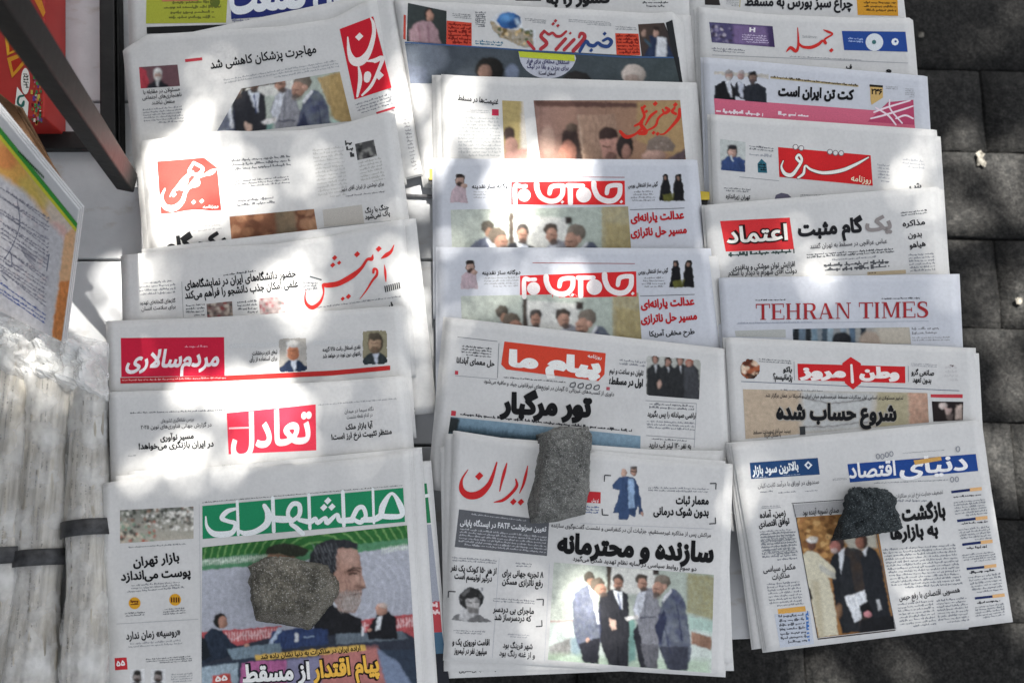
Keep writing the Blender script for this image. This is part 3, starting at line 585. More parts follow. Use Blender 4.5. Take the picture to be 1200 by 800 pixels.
p = Paper('newspaper', (129, 459), (471, 440), (487, 600), (134, 640), 'newspaper with pinkish red box masthead in the middle of a plain top strip', g1, top=[(129, 459), (230, 456), (330, 450), (400, 446), (471, 440)])
Z = lambda x, y: (110+x/3, 440+y/3)
p.new('masthead'); p.box([Z(467, 132), Z(780, 101), Z(782, 262), Z(474, 276)], 'd4384c'); p.text('تعادل', *Z(482, 258), *Z(765, 232), 40, 'f0e2e2', .03, slant=.1); p.line(Z(475, 185), Z(560, 182), 2, 'e8b8bc', 2)
p.new('headline'); p.text('مسیر نوآوری', *Z(234, 228), *Z(352, 220), 6.6, bold=.04); p.text('در ایران بازنگری می‌خواهد!', *Z(158, 258), *Z(422, 248), 6.8, bold=.04); p.text('آیا بازار ملک', *Z(886, 190), *Z(982, 180), 6.2, bold=.035); p.text('منتظر تثبیت نرخ ارز است!', *Z(836, 225), *Z(1048, 204), 6.4, bold=.035)
p.text('بررسی نشانه‌گیری کشورهای', *Z(236, 165), *Z(352, 158), 4.2, '4c4d50', .01); p.text('در گزارش جهانی فناوری‌های نوین ۲۰۲۵', *Z(166, 188), *Z(414, 178), 4.6, '3c3d40', .015); p.text('نگاه سیما در میدان', *Z(882, 132), *Z(984, 122), 4.2, '5a5b5e', .01); p.text('در کدام نقطه نشست', *Z(890, 152), *Z(980, 142), 4.2, '5a5b5e', .01)
p.new('text_column'); p.greek([Z(128, 128), Z(466, 118), Z(466, 126), Z(128, 137)], 1, '77797b'); p.greek([Z(790, 100), Z(1065, 78), Z(1065, 86), Z(790, 108)], 1, '9a9c9e'); p.greek([Z(450, 315), Z(580, 308), Z(580, 316), Z(450, 322)], 1, '8a8c8e'); p.greek([Z(120, 280), Z(150, 278), Z(150, 284), Z(120, 286)], 1); p.done()

# three copies of the big colour front page at the bottom of the left row
ham = 'stacked copies of the green masthead newspaper'
def sliver(q, dx):
    q.new('photograph'); pts = [(462+dx, 567), (477+dx, 566), (482+dx, 612), (466+dx, 614)]; q.box(pts, '2c7a50')
    q.line((464+dx, 583), (480+dx, 580), 4, 'dfe3e0', 2); q.line((468+dx, 572), (470+dx, 612), 2, 'dfe3e0', 2)
    q.box([(466+dx, 616), (482+dx, 614), (492+dx, 704), (474+dx, 706)], '9a9ea8'); q.box([(474+dx, 706), (492+dx, 703), (495+dx, 740), (477+dx, 741)], 'b0444a')
    q.greek([(475+dx, 707), (492+dx, 705), (493+dx, 722), (476+dx, 724)], 2, 'e0c8c8', fill=.8, layer=2); q.box([(477+dx, 741), (495+dx, 740), (499+dx, 765), (480+dx, 766)], '46647a'); q.box([(480+dx, 766), (499+dx, 765), (504+dx, 800), (484+dx, 800)], '26282e')
q = Paper('newspaper', (150, 552), (503, 540), (524, 788), (160, 815), 'undermost right copy of the green masthead pile, its photo edge showing as a sliver', ham, dz=-.0075, inner=1, amp=.0006); sliver(q, 23); q.done()
q = Paper('newspaper', (136, 558), (492, 524), (513, 830), (150, 850), 'middle copy of the green masthead pile, seen as a plain white strip', ham, dz=-.0035, inner=1, amp=.0006); q.done()
p = Paper('newspaper', (121, 566), (479, 527), (499, 850), (116, 870), 'top green masthead newspaper with a large bearded profile, weighted by the brown stone', ham, top=[(121, 566), (200, 552), (290, 547), (360, 543), (430, 536), (479, 527)], inner=2)
STZ['h'] = float(p.surf([(340, 695)])[0][2]); Fh = (225, 560, 4.615); Z = lambda x, y: (225+x/4.615, 560+y/4.615)
p.new('masthead'); p.box([Z(56, 150), Z(1142, 52), Z(1152, 236), Z(58, 328)], '21845a')
p.greek([Z(56, 128), Z(1140, 36), Z(1140, 44), Z(56, 138)], 1, '6a6c6c')
vb = [[(x+y0*0, 140-(x-60)*.09+0, wd), (x+6, 320-(x-60)*.085, wd)] for x, wd, y0 in ((245, 16, 0), (437, 20, 0), (632, 18, 0), (816, 20, 0), (978, 14, 0))]
p.strokes(Fh, vb+[[(235, 165, 16), (190, 180, 26), (162, 215, 26), (195, 232, 22), (235, 245, 24), (225, 285, 26), (190, 302, 34), (120, 300, 32), (82, 262, 18), (75, 208, 8)], [(392, 148, 24), (412, 190, 34), (405, 245, 36), (350, 285, 30), (290, 298, 28), (255, 285, 16)], [(415, 215, 30), (480, 222, 38), (530, 222, 34)], [(525, 225, 24), (520, 180, 22), (545, 140, 26), (580, 145, 26), (580, 200, 24), (535, 240, 22), (565, 268, 26), (600, 300, 26)], [(580, 225, 22), (640, 235, 30), (668, 215, 18), (680, 240, 26), (722, 212, 18), (732, 240, 28), (785, 195, 18), (800, 228, 28), (870, 225, 34)], [(868, 215, 26), (895, 165, 26), (925, 158, 24), (940, 205, 22), (910, 238, 26), (872, 220, 20)], [(925, 225, 30), (985, 222, 32), (1020, 205, 36)], [(1022, 205, 30), (1035, 145, 34), (1082, 82, 16), (1128, 150, 32), (1134, 200, 26), (1080, 208, 30), (1030, 205, 28)]], 'dfe4e4', dots=[(735, 122, 20), (713, 158, 20), (757, 155, 20)])
p.new('photograph')
pc = p.pic([(237, 641), (477, 615), (489.5, 812), (236, 828)], .8); pc.grad((300, 660), 'a9adb8', (330, 790), '9a9da8')
for k in range(26):                                           # pale arcs on the studio wall
    r = 20+k*9; c = (415, 700); d = np.hypot(pc.X-c[0], pc.Y-c[1]); pc.mix(np.clip(1.6-np.abs(d-r), 0, 1)*.28*(pc.X > 400), 'c6cad2'); pc.mix(np.clip(1.6-np.abs(d-r), 0, 1)*.14*(pc.X <= 400), 'c6cad2')
band = pc.sd([(236, 640), (478, 614), (479, 637), (400, 648), (320, 658), (236, 664)]); pc.mix(np.clip(band+.5, 0, 1), '2a6a30')
for k in range(22):
    d = np.hypot((pc.X-372), (pc.Y-700)*.8); pc.mix(np.clip(1.2-np.abs(d-(20+k*7.5+.03*(pc.X-300))), 0, 1)*np.clip(band, 0, 1)*.75, '7fae62')
pc.poly([(236, 655), (300, 648), (330, 650), (400, 640), (478, 630), (479, 638), (400, 650), (320, 661), (236, 668)], '4f8a62', 1)
for x0, x1, ya, yb in ((238, 335, 659, 651), (448, 478, 645, 640)):
    rg = random.Random(4); x = x0
    while x < x1:
        y = ya+(yb-ya)*(x-x0)/(x1-x0); pc.line([(x, y-3.5), (x, y+3)], 1.1, 'd2dccf', .8); pc.line([(x, y+(rg.random()*5-3)), (x+3, y+(rg.random()*5-3))], 1.1, 'd2dccf', .8); x += 2.6
pc.poly([(236, 740), (330, 733), (340, 758), (236, 768)], 'b0484c', 1); pc.poly([(405, 728), (488, 718), (489, 750), (410, 752)], 'b0484c', 1)
for x0, x1, ya, yb in ((262, 330, 746, 741), (460, 488, 731, 727), (408, 430, 736, 734)):
    rg = random.Random(5); x = x0
    while x < x1:
        y = ya+(yb-ya)*(x-x0)/(x1-x0); pc.line([(x, y-5), (x, y+5)], 1.2, 'd8b8b8', .85); pc.line([(x, y+(rg.random()*9-5)), (x+4, y+(rg.random()*9-5))], 1.2, 'd8b8b8', .85); x += 3.3
R = pc.frame(270, 620, 5.7125)
R.poly([(250, 165), (330, 160), (440, 180), (400, 240), (240, 240)], '8e6e58', 1.5); R.poly([(235, 160), (250, 120), (300, 98), (360, 92), (430, 98), (500, 125), (530, 145), (500, 172), (445, 188), (400, 182), (330, 158), (250, 172)], '33382e', 1.3)
R.poly([(650, 478), (700, 520), (760, 545), (880, 600), (885, 720), (560, 740), (560, 560)], '1f2024', 1.2)
W = pc.frame(330, 560, 5)
W.poly([(325, 400), (400, 408), (445, 420), (458, 450), (462, 490), (472, 535), (470, 570), (497, 630), (488, 642), (468, 648), (472, 680), (466, 700), (460, 740), (430, 785), (385, 790), (330, 770), (290, 690), (270, 600), (300, 540)], 'a07c6c', 1.2)
W.poly([(340, 410), (400, 412), (440, 430), (450, 500), (420, 520), (350, 500)], 'b08c7c', 3, .6); W.poly([(300, 650), (345, 668), (385, 655), (410, 662), (466, 662), (468, 700), (455, 740), (425, 785), (380, 790), (330, 765), (298, 700)], '7c736e', 3, .75, .35, .6)
W.poly([(370, 690), (420, 690), (462, 705), (445, 750), (400, 785), (350, 750)], 'a09a95', 4, .6, .5, .8); W.line([(425, 682), (466, 676)], 9, '4c3630', .9); W.line([(395, 562), (440, 556)], 11, '3c2c28', .9); W.line([(390, 540), (425, 522), (462, 528)], 9, '2c2422', .9); W.ell(452, 632, 22, 9, '6a4c42', 1.5, a=.7); W.ell(450, 590, 14, 28, 'c09c8a', 2, -10, .5)
W.poly([(160, 500), (168, 440), (205, 388), (262, 362), (330, 357), (400, 362), (445, 385), (442, 415), (400, 408), (330, 408), (322, 470), (322, 530), (300, 575), (285, 600), (240, 560), (190, 520)], '2e3034', 1.2)
for i in range(60): x = 175+(i*37 % 150); y = 375+(i*53 % 150); W.line([(x, y), (x+16, y+30+(i % 4)*6)], 3.2, ('9aa0a6', '15161a', '6c7178')[i % 3], .45)
W.ell(395, 450, 44, 30, 'b99484', 5, 0, .7); W.ell(350, 560, 30, 40, 'a8806f', 5, 0, .6); W.ell(405, 548, 34, 15, '6c4c40', 4, -5, .8); W.ell(425, 590, 22, 22, 'b8907e', 5, 0, .6); W.ell(475, 610, 10, 24, 'bc9684', 3, -20, .7); W.ell(478, 640, 16, 6, '4c302a', 2, 0, .8)
W.line([(388, 545), (410, 534), (440, 536), (458, 546)], 7, '2a1d1a', .95); W.line([(398, 562), (415, 556), (444, 560)], 5, '1f1614', .95); W.ell(428, 561, 6, 5, '14100f', 1, a=.9); W.line([(400, 575), (430, 578)], 3, '7c564a', .8)
for q in range(3): W.line([(375+q*6, 430+q*14), (445, 436+q*14)], 3, '8a6658', .5)
W.line([(455, 560), (462, 600)], 4, '7c5648', .7); W.line([(370, 590), (385, 640)], 5, '7c584a', .6); W.line([(428, 655), (470, 652)], 7, '5c4a44', .8)
for i in range(150): x = 300+(i*61 % 165); y = 655+(i*43 % 125); W.line([(x, y), (x+5, y+14)], 2.6, ('c9c5c1', '4c4845', 'a29c98', 'dad8d4')[i % 4], .5*(1 if (x-385)**2/8100+(y-705)**2/7000 < 1 else 0))
W.line([(300, 560), (290, 640)], 6, '5c4238', .6)
W.ell(300, 605, 20, 34, '8a6454', 1.5, 10); W.line([(275, 715), (320, 748)], 8, 'c6cad0')
H = pc.frame(290, 540, 3.075)
H.poly([(60, 640), (430, 618), (560, 612), (610, 640), (610, 900), (-180, 900), (-180, 700)], '2e3440', 1.5); H.poly([(320, 622), (560, 612), (580, 640), (320, 660)], '5a6670', 1.5); H.poly([(90, 610), (190, 600), (290, 605), (290, 660), (70, 680)], '2c3e66', 1.2)
H.poly([(110, 600), (130, 600), (90, 660), (75, 660)], '9fb0c4', 1); H.line([(178, 622), (178, 645)], 12, 'c8ccd0'); H.line([(205, 634), (240, 632)], 5, '8aa0b8')
H.poly([(430, 612), (452, 575), (470, 548), (510, 540), (536, 565), (540, 640), (436, 642)], '1e1f24', 1); H.poly([(468, 560), (486, 556), (478, 605), (462, 610)], 'c4c8cc', 1); H.ell(482, 533, 21, 22, 'b08470', 1); H.ell(490, 520, 18, 9, 'c8bab0', 1, a=.6); H.ell(440, 608, 8, 6, 'b08470', 1)
H.line([(415, 600), (415, 625)], 8, 'ccd0d4')
V5 = pc.frame(110, 550, 3.2)
V5.poly([(400, 690), (415, 620), (440, 595), (480, 600), (520, 650), (548, 662), (540, 690), (400, 730)], '25303f', 1); V5.ell(474, 565, 26, 28, '22201f', 1); V5.ell(484, 572, 18, 24, 'a87c68', 1); V5.ell(575, 658, 10, 7, 'b08470', 1); V5.poly([(500, 672), (640, 655), (700, 650), (706, 690), (520, 712)], '6c808c', 1.2); V5.poly([(400, 620), (420, 640), (440, 700), (400, 720)], '1c2228', 1.5)
V5.poly([(400, 735), (700, 690), (900, 680), (1230, 672), (1235, 900), (400, 900)], '2e3a4a', 1.5); V5.poly([(400, 740), (540, 722), (545, 900), (400, 900)], '8da0ac', 1.5)
B = pc.frame(225, 740, 4.615)
B.poly([(270, 165), (510, 150), (520, 300), (260, 300)], 'a8568a', 1); B.poly([(510, 150), (700, 130), (700, 300), (520, 300)], '7c7a98', 3); B.poly([(700, 100), (1000, 80), (1060, 280), (700, 290)], 'b06c66', 6); B.poly([(1000, 90), (1110, 160), (1200, 300), (1050, 290)], '70809a', 3)
B.poly([(340, 125), (935, 68), (940, 100), (350, 155)], 'd0a844', 1); B.poly([(112, 235), (205, 222), (218, 300), (108, 300)], 'b84238', 1)
pc.k = 1; pc.f = lambda P: np.asarray(P, float); pc.noise(.5, .14, 2); pc.noise(.15, .12, 6); p.put(pc)
Zb = lambda x, y: (225+x/4.615, 740+y/4.615)
p.new('headline'); p.text('اراده ایران در مذاکرات به دنیا نشان داده شد', *Zb(372, 146), *Zb(912, 98), 5.6, '201c14', .03)
p.text_outl('از مسقط', *Zb(275, 268), *Zb(640, 250), 19, 'e4e4e2', '1c1c22', .045, .12); p.text_outl('پیام اقتدار', *Zb(655, 248), *Zb(1015, 210), 19, 'e6b44c', '241c18', .045, .12)
p.text('۵۵', 252.5, 798, 267, 796, 6, 'f0dcd8', .05)
Zv = lambda x, y: (110+x/3.2, 550+y/3.2)
p.new('headline'); p.text('بازار تهران', *Zv(148, 362), *Zv(322, 341), 10, bold=.04); p.text('پوست می‌اندازد', *Zv(102, 415), *Zv(364, 397), 10, bold=.04); p.text('«روسیه» زمان ندارد', *Zv(122, 636), *Zv(326, 618), 8.5, '2a2b2d', .03)
p.new('photograph'); pc = p.pic([Zv(98, 152), Zv(374, 138), Zv(374, 258), Zv(98, 276)]); pc.grad((140, 597), '7d8078', (140, 635), 'b4ae9e'); pc.spots([(138, 590), (230, 590), (230, 612), (138, 616)], ['46483e', '6a7060', 'd8d6cc', '8a6a58', 'e2e0d8', '2e302c'], 170, 1.8, 11); pc.spots([(180, 600), (228, 598), (228, 622), (180, 622)], ['e6e4dc', 'c2beb2', '5c5a52'], 80, 1.8, 14); pc.spots([(140, 612), (182, 610), (182, 634), (140, 636)], ['b05a44', 'cfc4ac', '7f9a84', '4c4a44', 'b8b09c'], 70, 2, 13); pc.noise(.3, .1); p.put(pc)
p.new('emblem'); p.poly(circle(*Zv(153, 500), 7, 18), 'd09a2c'); p.poly(circle(*Zv(305, 487), 7, 18), 'd09a2c'); p.greek([Zv(138, 492), Zv(168, 490), Zv(168, 510), Zv(138, 512)], 2, '6a3c18', layer=2, fill=.9); [p.line(Zv(292+i*9, 478), Zv(292+i*9, 497), 1.6, '4c1c14', 2) for i in range(4)]
p.new('logo'); p.poly([Zv(78, 706), Zv(123, 703), Zv(127, 748), Zv(80, 751)], 'b82c34', 1); p.text('۵۵', *Zv(86, 736), *Zv(118, 732), 6, 'f0e0e0', .04)
for x, hair in ((163, '2a2826'), (241, '3a3634')):
    p.new('photograph'); pc = p.pic([Zv(x-28, 748), Zv(x+28, 745), Zv(x+28, 812), Zv(x-28, 815)], .8); pc.fill('cfd0d0'); c = Zv(x, 775); pc.bust(c[0], c[1], 6.5, '34363c', '9a9a9a', hair, '8c8480', '3c3836'); p.put(pc)
p.new('text_column'); p.greek([Zv(130, 288), Zv(345, 275), Zv(345, 284), Zv(130, 297)], 1, '8a8c8e'); p.greek([Zv(112, 432), Zv(352, 416), Zv(352, 446), Zv(112, 466)], 3, '8a8c8e', centre=True); p.greek([Zv(108, 536), Zv(200, 530), Zv(200, 548), Zv(108, 555)], 2, '77797b', centre=True); p.greek([Zv(252, 522), Zv(352, 514), Zv(352, 540), Zv(252, 548)], 3, '77797b', centre=True)
p.line(Zv(85, 578), Zv(392, 560), .7, 'a8aaac'); p.greek([Zv(90, 652), Zv(372, 632), Zv(372, 655), Zv(90, 675)], 2, '9a9c9e', centre=True); p.greek([Zv(195, 708), Zv(368, 696), Zv(368, 720), Zv(195, 732)], 3, '77797b'); p.greek([Zv(290, 765), Zv(370, 760), Zv(370, 795), Zv(290, 800)], 4, '9a9c9e'); p.line(Zv(395, 130), Zv(405, 800), .7, 'b0b2b4'); p.done()

# ---------- column two (middle)
g2 = 'folded newspapers shingled in the middle row'
p = Paper('newspaper', (468, -60), (806, -45), (812, 110), (470, 110), 'plain newspaper with cropped heavy black headline at the very top of the middle row', g2, amp=.0006)
p.new('headline'); p.text('کشور را به', 640, 5, 716, 3, 13, bold=.06); p.greek([(752, -2), (784, -2), (784, 10), (752, 10)], 3, '4c4d50', centre=True); p.box([(604, -12), (634, -12), (634, 1.5), (604, 1.2)], '1c1c1e'); p.done()
q = side_copy([(480, 2), (808, 18), (832, 236), (508, 230)], 'white under copy forming the outer right edge of the sports newspaper pile', g2, -.006)
q.done()
p = Paper('newspaper', (463, 0), (796, 24), (815, 240), (500, 215), 'colourful sports newspaper with blue ball, red slanted masthead and dark crowd photo', g2, top=[(463, 0), (560, 5), (700, 12), (760, 16), (790, 14), (796, 24)], amp=.0009)
Zs = lambda x, y: (460+x/5.714, y/5.714)
Zk = lambda x, y: (580+x/8, 10+y/8); Zr = lambda x, y: (640+x/5.714, y/5.714)
p.new('photograph'); pc = p.pic([Zs(83, 292), Zr(890, 390), Zr(912, 560), Zs(120, 560)]); pc.grad((475, 70), '4a525c', (790, 80), '3f4a4c'); pc.noise(.05, .25, 3)
pc.poly([Zs(83, 290), Zs(260, 300), Zs(290, 520), Zs(150, 640), Zs(90, 520)], '66707c', 5, .8); pc.ell(*Zs(230, 390), 24, 20, '77808c', 8, a=.7); pc.ell(*Zs(650, 470), 17, 15, '23221f', 2); pc.ell(*Zs(620, 485), 8, 9, '8c6c5c', 1.5); pc.ell(*Zs(800, 490), 8, 10, '707c92', 3); pc.ell(*Zr(585, 500), 14, 12, 'b9ada2', 1); pc.ell(*Zr(575, 535), 9, 6, '8a7468', 2, a=.7); pc.ell(*Zr(205, 545), 17, 12, '2b2a28', 2); pc.poly([Zs(90, 420), Zs(230, 460), Zs(240, 640), Zs(120, 640)], '8a92a8', 4, .6, .6, .4); pc.noise(.4, .12, 7); p.put(pc)
p.line(Zs(83, 286), Zk(0, 375), 1.6, '3f5c86', 2); p.line(Zk(0, 375), Zk(1200, 458), 1.6, '3f5c86', 2); p.line(Zk(1200, 458), Zr(890, 388), 1.6, '3f5c86', 2)
p.new('photograph'); pc = p.pic([Zs(103, 22), Zs(362, 76), Zs(360, 305), Zs(95, 278)]); pc.grad((478, 6), '3c4444', (520, 50), '2c3230'); F = pc.frame(460, 0, 5.714); F.poly([(115, 275), (110, 210), (150, 160), (200, 140), (260, 145), (300, 200), (322, 300)], 'b08c92', 1, tex=.3, ts=.6); F.line([(175, 170), (185, 270)], 12, '8a5a6a', .6); F.line([(235, 170), (245, 280)], 12, '8a5a6a', .6); F.ell(243, 98, 30, 42, '2a2220', 1); F.ell(250, 108, 24, 34, 'b98a74', 1); F.ell(256, 132, 12, 8, '7a5a4e', 1, a=.7); pc.k = 1; pc.noise(.6, .08); p.put(pc)
p.new('photograph'); pc = p.pic([Zr(615, 165), Zr(790, 155), Zr(885, 385), Zr(640, 378)]); pc.grad((750, 30), '4c3c34', (790, 60), '2c2c30'); F = pc.frame(640, 0, 5.714); F.poly([(650, 380), (700, 300), (690, 240), (740, 240), (800, 260), (860, 400), (660, 400)], '25324e', 1); F.poly([(745, 250), (800, 255), (810, 390), (735, 390)], 'c8ccd0', 1); F.head(735, 215, 32, '2e2622', 'bb9482'); F.ell(655, 225, 16, 26, 'a08070', 1); F.line([(665, 270), (700, 310)], 16, '35586a', .8); pc.k = 1; pc.noise(.5, .1); p.put(pc)
p.box([Zr(800, 155), Zr(845, 135), Zr(915, 560), Zr(895, 560)], '26282a', 2)
p.new('emblem'); pc = p.pic([Zs(650, 60), Zs(960, 60), Zs(960, 330), Zs(650, 300)], .8); F = pc.frame(460, 0, 5.714); pc.fill('ccd0d2')
F.poly([(650, 160), (655, 140), (680, 150), (720, 200), (790, 200), (880, 200), (940, 260), (950, 320), (880, 320), (720, 250), (668, 200)], '8c7440', 1, tex=.5, ts=.5); F.spots([(670, 170), (940, 200), (940, 320), (700, 240)], ['c4a468', '6a5428', '4c5a34', 'd8bc88'], 40, 2.2, 3); F.ell(780, 140, 80, 56, '1f5c9c', 1); F.ell(760, 120, 40, 26, '5aa0d8', 5, a=.7); F.ell(810, 165, 34, 24, '143c70', 4, a=.8); F.ell(835, 150, 14, 24, 'c0d8ec', 3, -20, .7)
k1 = pc.sd([(650, 130), (700, 90), (740, 75), (820, 75), (868, 130), (870, 190), (960, 200), (960, 330), (880, 325), (720, 260), (665, 205)]) > -.5; pc.k = 1; p.put(pc, k1)
p.new('masthead'); Fk = (580, 10, 8)
p.strokes(Fk, [[(795, 405, 30), (850, 312, 34), (885, 345, 36), (930, 352, 34), (965, 325, 30), (1000, 350, 34), (1060, 358, 34), (1092, 315, 34), (1060, 285, 28), (1015, 305, 26)]], '2c4478', dots=[(1028, 240, 20), (902, 395, 20)])
p.strokes(Fk, [[(735, 400, 38), (830, 295, 38), (838, 250, 34), (805, 238, 32), (788, 275, 22)], [(648, 392, 32), (742, 295, 32)], [(572, 388, 32), (662, 288, 32)], [(428, 385, 34), (485, 330, 36), (432, 265, 34), (462, 215, 28)], [(462, 215, 22), (505, 245, 28), (540, 232, 24), (575, 262, 28), (620, 260, 26), (668, 218, 22)], [(368, 385, 30), (308, 315, 26)]], 'a8383e', dots=[(545, 148, 18), (590, 165, 18), (568, 120, 18), (706, 236, 15)])
p.new('advertisement'); p.box([Zs(363, 140), Zs(530, 155), Zs(530, 312), Zs(360, 305)], 'c84a38'); p.greek([Zs(375, 155), Zs(525, 165), Zs(525, 305), Zs(370, 300)], 6, '7a2018', layer=2, fill=.7); p.box([Zr(462, 225), Zr(618, 228), Zr(632, 372), Zr(472, 372)], 'cc4a34'); p.greek([Zr(470, 235), Zr(612, 238), Zr(625, 368), Zr(480, 368)], 6, '7a2018', layer=2, fill=.7); p.box([Zs(75, 100), Zs(90, 105), Zs(88, 270), Zs(72, 262)], 'b8483c')
p.new('caption_panel'); aa = [Zk(220, 405)]+[(642+33.5*math.cos(t), 64.5+28*math.sin(t)) for t in np.linspace(3.0, .15, 16)]+[Zk(750, 440)]; p.polys([np.array(aa)], 'b9bcc6', 2); p.polys([np.array([Zk(220, 405), Zk(745, 440), Zk(750, 500), Zk(235, 460)])], 'b8c23c', 3)
p.text('استقلال محله‌ای برای فرار', *Zk(295, 510), *Zk(695, 525), 4.6, '3c3a60', .03, layer=4); p.text('برای بردن و بقا در لیگ', *Zk(300, 560), *Zk(690, 580), 4.6, '3c3a60', .03, layer=4); p.text('آسمان است!', *Zk(410, 622), *Zk(570, 630), 4.6, '2c2a40', .03, layer=4)
p.new('text_column'); p.greek([Zs(400, 90), Zs(530, 100), Zs(530, 135), Zs(400, 125)], 3, '77797b'); p.greek([Zs(555, 80), Zs(625, 85), Zs(625, 190), Zs(555, 185)], 8, '6a6c70', fill=.8); p.greek([Zs(555, 270), Zs(740, 285), Zs(740, 315), Zs(555, 305)], 2, '3c7088', fill=.7); p.greek([Zk(280, 90), Zk(480, 110), Zk(480, 150), Zk(280, 135)], 3, '8a8c8e'); p.greek([Zk(690, 100), Zk(1090, 130), Zk(1090, 175), Zk(690, 150)], 3, '9a9c9e'); p.greek([Zr(465, 175), Zr(605, 185), Zr(605, 210), Zr(465, 205)], 2, '8a8c8e'); p.done()

for dx, lb in ((-8, 'lowest copy, seen as a white sliver left of the red script photo newspaper'), (-4, 'second copy, seen as a thin strip left of the red script photo newspaper')):
    q = side_copy([(514+dx, 88), (803-dx*1.5, 97), (822-dx*1.2, 290), (518+dx, 290)], lb, g2, dx*.0008); q.done()
p = Paper('newspaper', (517, 87), (802, 97), (822, 300), (520, 300), 'newspaper with red script over a brown photograph, partly covered below', g2, top=[(517, 87), (600, 93), (700, 96), (802, 98)], m=M_PAPER)
Z = lambda x, y: (500+x/3.529, 80+y/3.529)
p.new('photograph'); pc = p.pic([Z(442, 134), Z(1048, 133), Z(1072, 380), Z(470, 385)]); pc.grad((625, 120), '8a6a60', (800, 120), 'a07a58'); F = pc.frame(500, 80, 3.529)
F.poly([(445, 134), (900, 145), (900, 165), (450, 158)], '5c4038', 1.5); F.poly([(625, 195), (780, 190), (800, 380), (640, 380)], '9c7c66', 2); F.line([(628, 195), (650, 375)], 6, 'b89c84'); F.poly([(870, 140), (1048, 133), (1070, 300), (1068, 380), (870, 300)], 'a88a58', 3, tex=.4, ts=.3)
F.line([(740, 140), (742, 190)], 4, '6c5046'); F.line([(470, 155), (480, 380)], 10, '7c5c50', .6); F.poly([(560, 260), (620, 240), (645, 380), (560, 380)], '3e302c', 2); F.ell(585, 350, 36, 50, 'a8705c', 1.5); F.ell(600, 245, 24, 18, '5c4c40', 1.5); F.ell(750, 278, 40, 36, '3c2c28', 1); F.poly([(715, 295), (790, 290), (795, 350), (770, 378), (730, 372)], 'aa7c6c', 1); F.line([(728, 322), (758, 326)], 6, '4c3028'); F.line([(752, 350), (775, 352)], 5, '6c4438'); F.ell(762, 365, 24, 14, '5c443c', 1.2, a=.7); F.ell(820, 325, 36, 50, '2e2624', 1); F.ell(825, 345, 20, 30, '9a7060', 1.2); F.poly([(905, 345), (915, 300), (950, 280), (1000, 285), (1030, 320), (1020, 345)], '7c6c60', 1.3); F.spots([(905, 345), (950, 280), (1030, 320)], ['a89c90', '4c4038'], 20, 1.3, 2, .6); F.ell(940, 365, 50, 26, 'b08c7c', 1.5); F.poly([(990, 380), (1072, 330), (1072, 385)], '5c4c50', 1.5); F.ell(500, 300, 30, 60, 'b09484', 3, a=.5); pc.k = 1; pc.noise(.45, .1); p.put(pc)
p.new('photograph'); pc = p.pic([Z(312, 134), Z(400, 138), Z(420, 385), Z(322, 385)]); pc.fill('b09c60'); pc.poly([Z(395, 130), Z(430, 130), Z(430, 385), Z(385, 385)], 'cfc8bc', 4); F = pc.frame(500, 80, 3.529); F.ell(340, 275, 24, 32, '4a3a34', 1.5); F.ell(350, 320, 30, 34, 'b08474', 2); F.poly([(322, 345), (420, 330), (420, 390), (322, 390)], 'b08478', 3); pc.k = 1; pc.noise(.4, .08); p.put(pc)
p.new('masthead'); p.strokes((500, 80, 3.529), [[(1046, 170, 12), (1042, 205, 16), (1015, 240, 12), (985, 270, 8), (965, 275, 5)], [(1030, 190, 12), (1015, 180, 12), (1025, 165, 10)], [(990, 165, 12), (1003, 175, 12), (985, 188, 10), (975, 172, 8)], [(1000, 175, 8), (960, 205, 10), (945, 240, 10), (905, 262, 6)], [(950, 180, 10), (925, 200, 12), (905, 235, 6)], [(890, 165, 12), (900, 200, 12), (885, 230, 14), (905, 265, 20), (880, 270, 16)], [(800, 262, 12), (825, 285, 16), (860, 275, 10), (885, 255, 12)], [(890, 225, 14), (860, 240, 8)]], 'c83226', dots=[(945, 148, 11), (1028, 152, 11), (900, 160, 9), (938, 268, 9), (955, 272, 9), (908, 180, 8)])
p.new('headline'); p.text('غنیمت‌ها در مسقط', *Z(128, 132), *Z(296, 150), 6.2, '26272a', .03); p.new('logo'); p.poly([Z(270, 170), Z(298, 171), Z(298, 197), Z(270, 196)], 'b8304c'); p.new('text_column'); p.greek([Z(150, 170), Z(262, 175), Z(262, 190), Z(150, 185)], 2, '9a9c9e'); p.greek([Z(130, 200), Z(300, 205), Z(310, 370), Z(130, 370)], 12, 'aeb0b0'); p.done()

JB = lambda u, v, c: tuple(np.array(c[0])*(1-u)*(1-v)+np.array(c[1])*u*(1-v)+np.array(c[2])*u*v+np.array(c[3])*(1-u)*v)
def jam_strokes():
    k = 1063.0; T = lambda L, dx=0: [((x+8+dx)/k, (y-145)/210, w) for x, y, w in L]
    sp = [(765, 160, 50), (770, 215, 50), (805, 285, 50), (880, 322, 50), (955, 315, 48), (1003, 265, 46), (1012, 192, 44)]
    sp2 = [(1012, 186, 44), (950, 184, 42), (900, 200, 44), (885, 255, 40)]
    return [T(sp), T(sp2), T(sp, -535), T(sp2, -535), T([(545, 185, 48), (545, 345, 48)]), T([(520, 182, 42), (665, 186, 40)]), T([(75, 185, 40), (30, 185, 40), (30, 345, 42)]), T([(75, 185, 30), (130, 185, 36)])], [((1020+8)/k, (330-145)/210, 17), ((470+8)/k, (332-145)/210, 17)], [((670+8)/k, (268-145)/210, 72), ((115+8)/k, (268-145)/210, 60)]
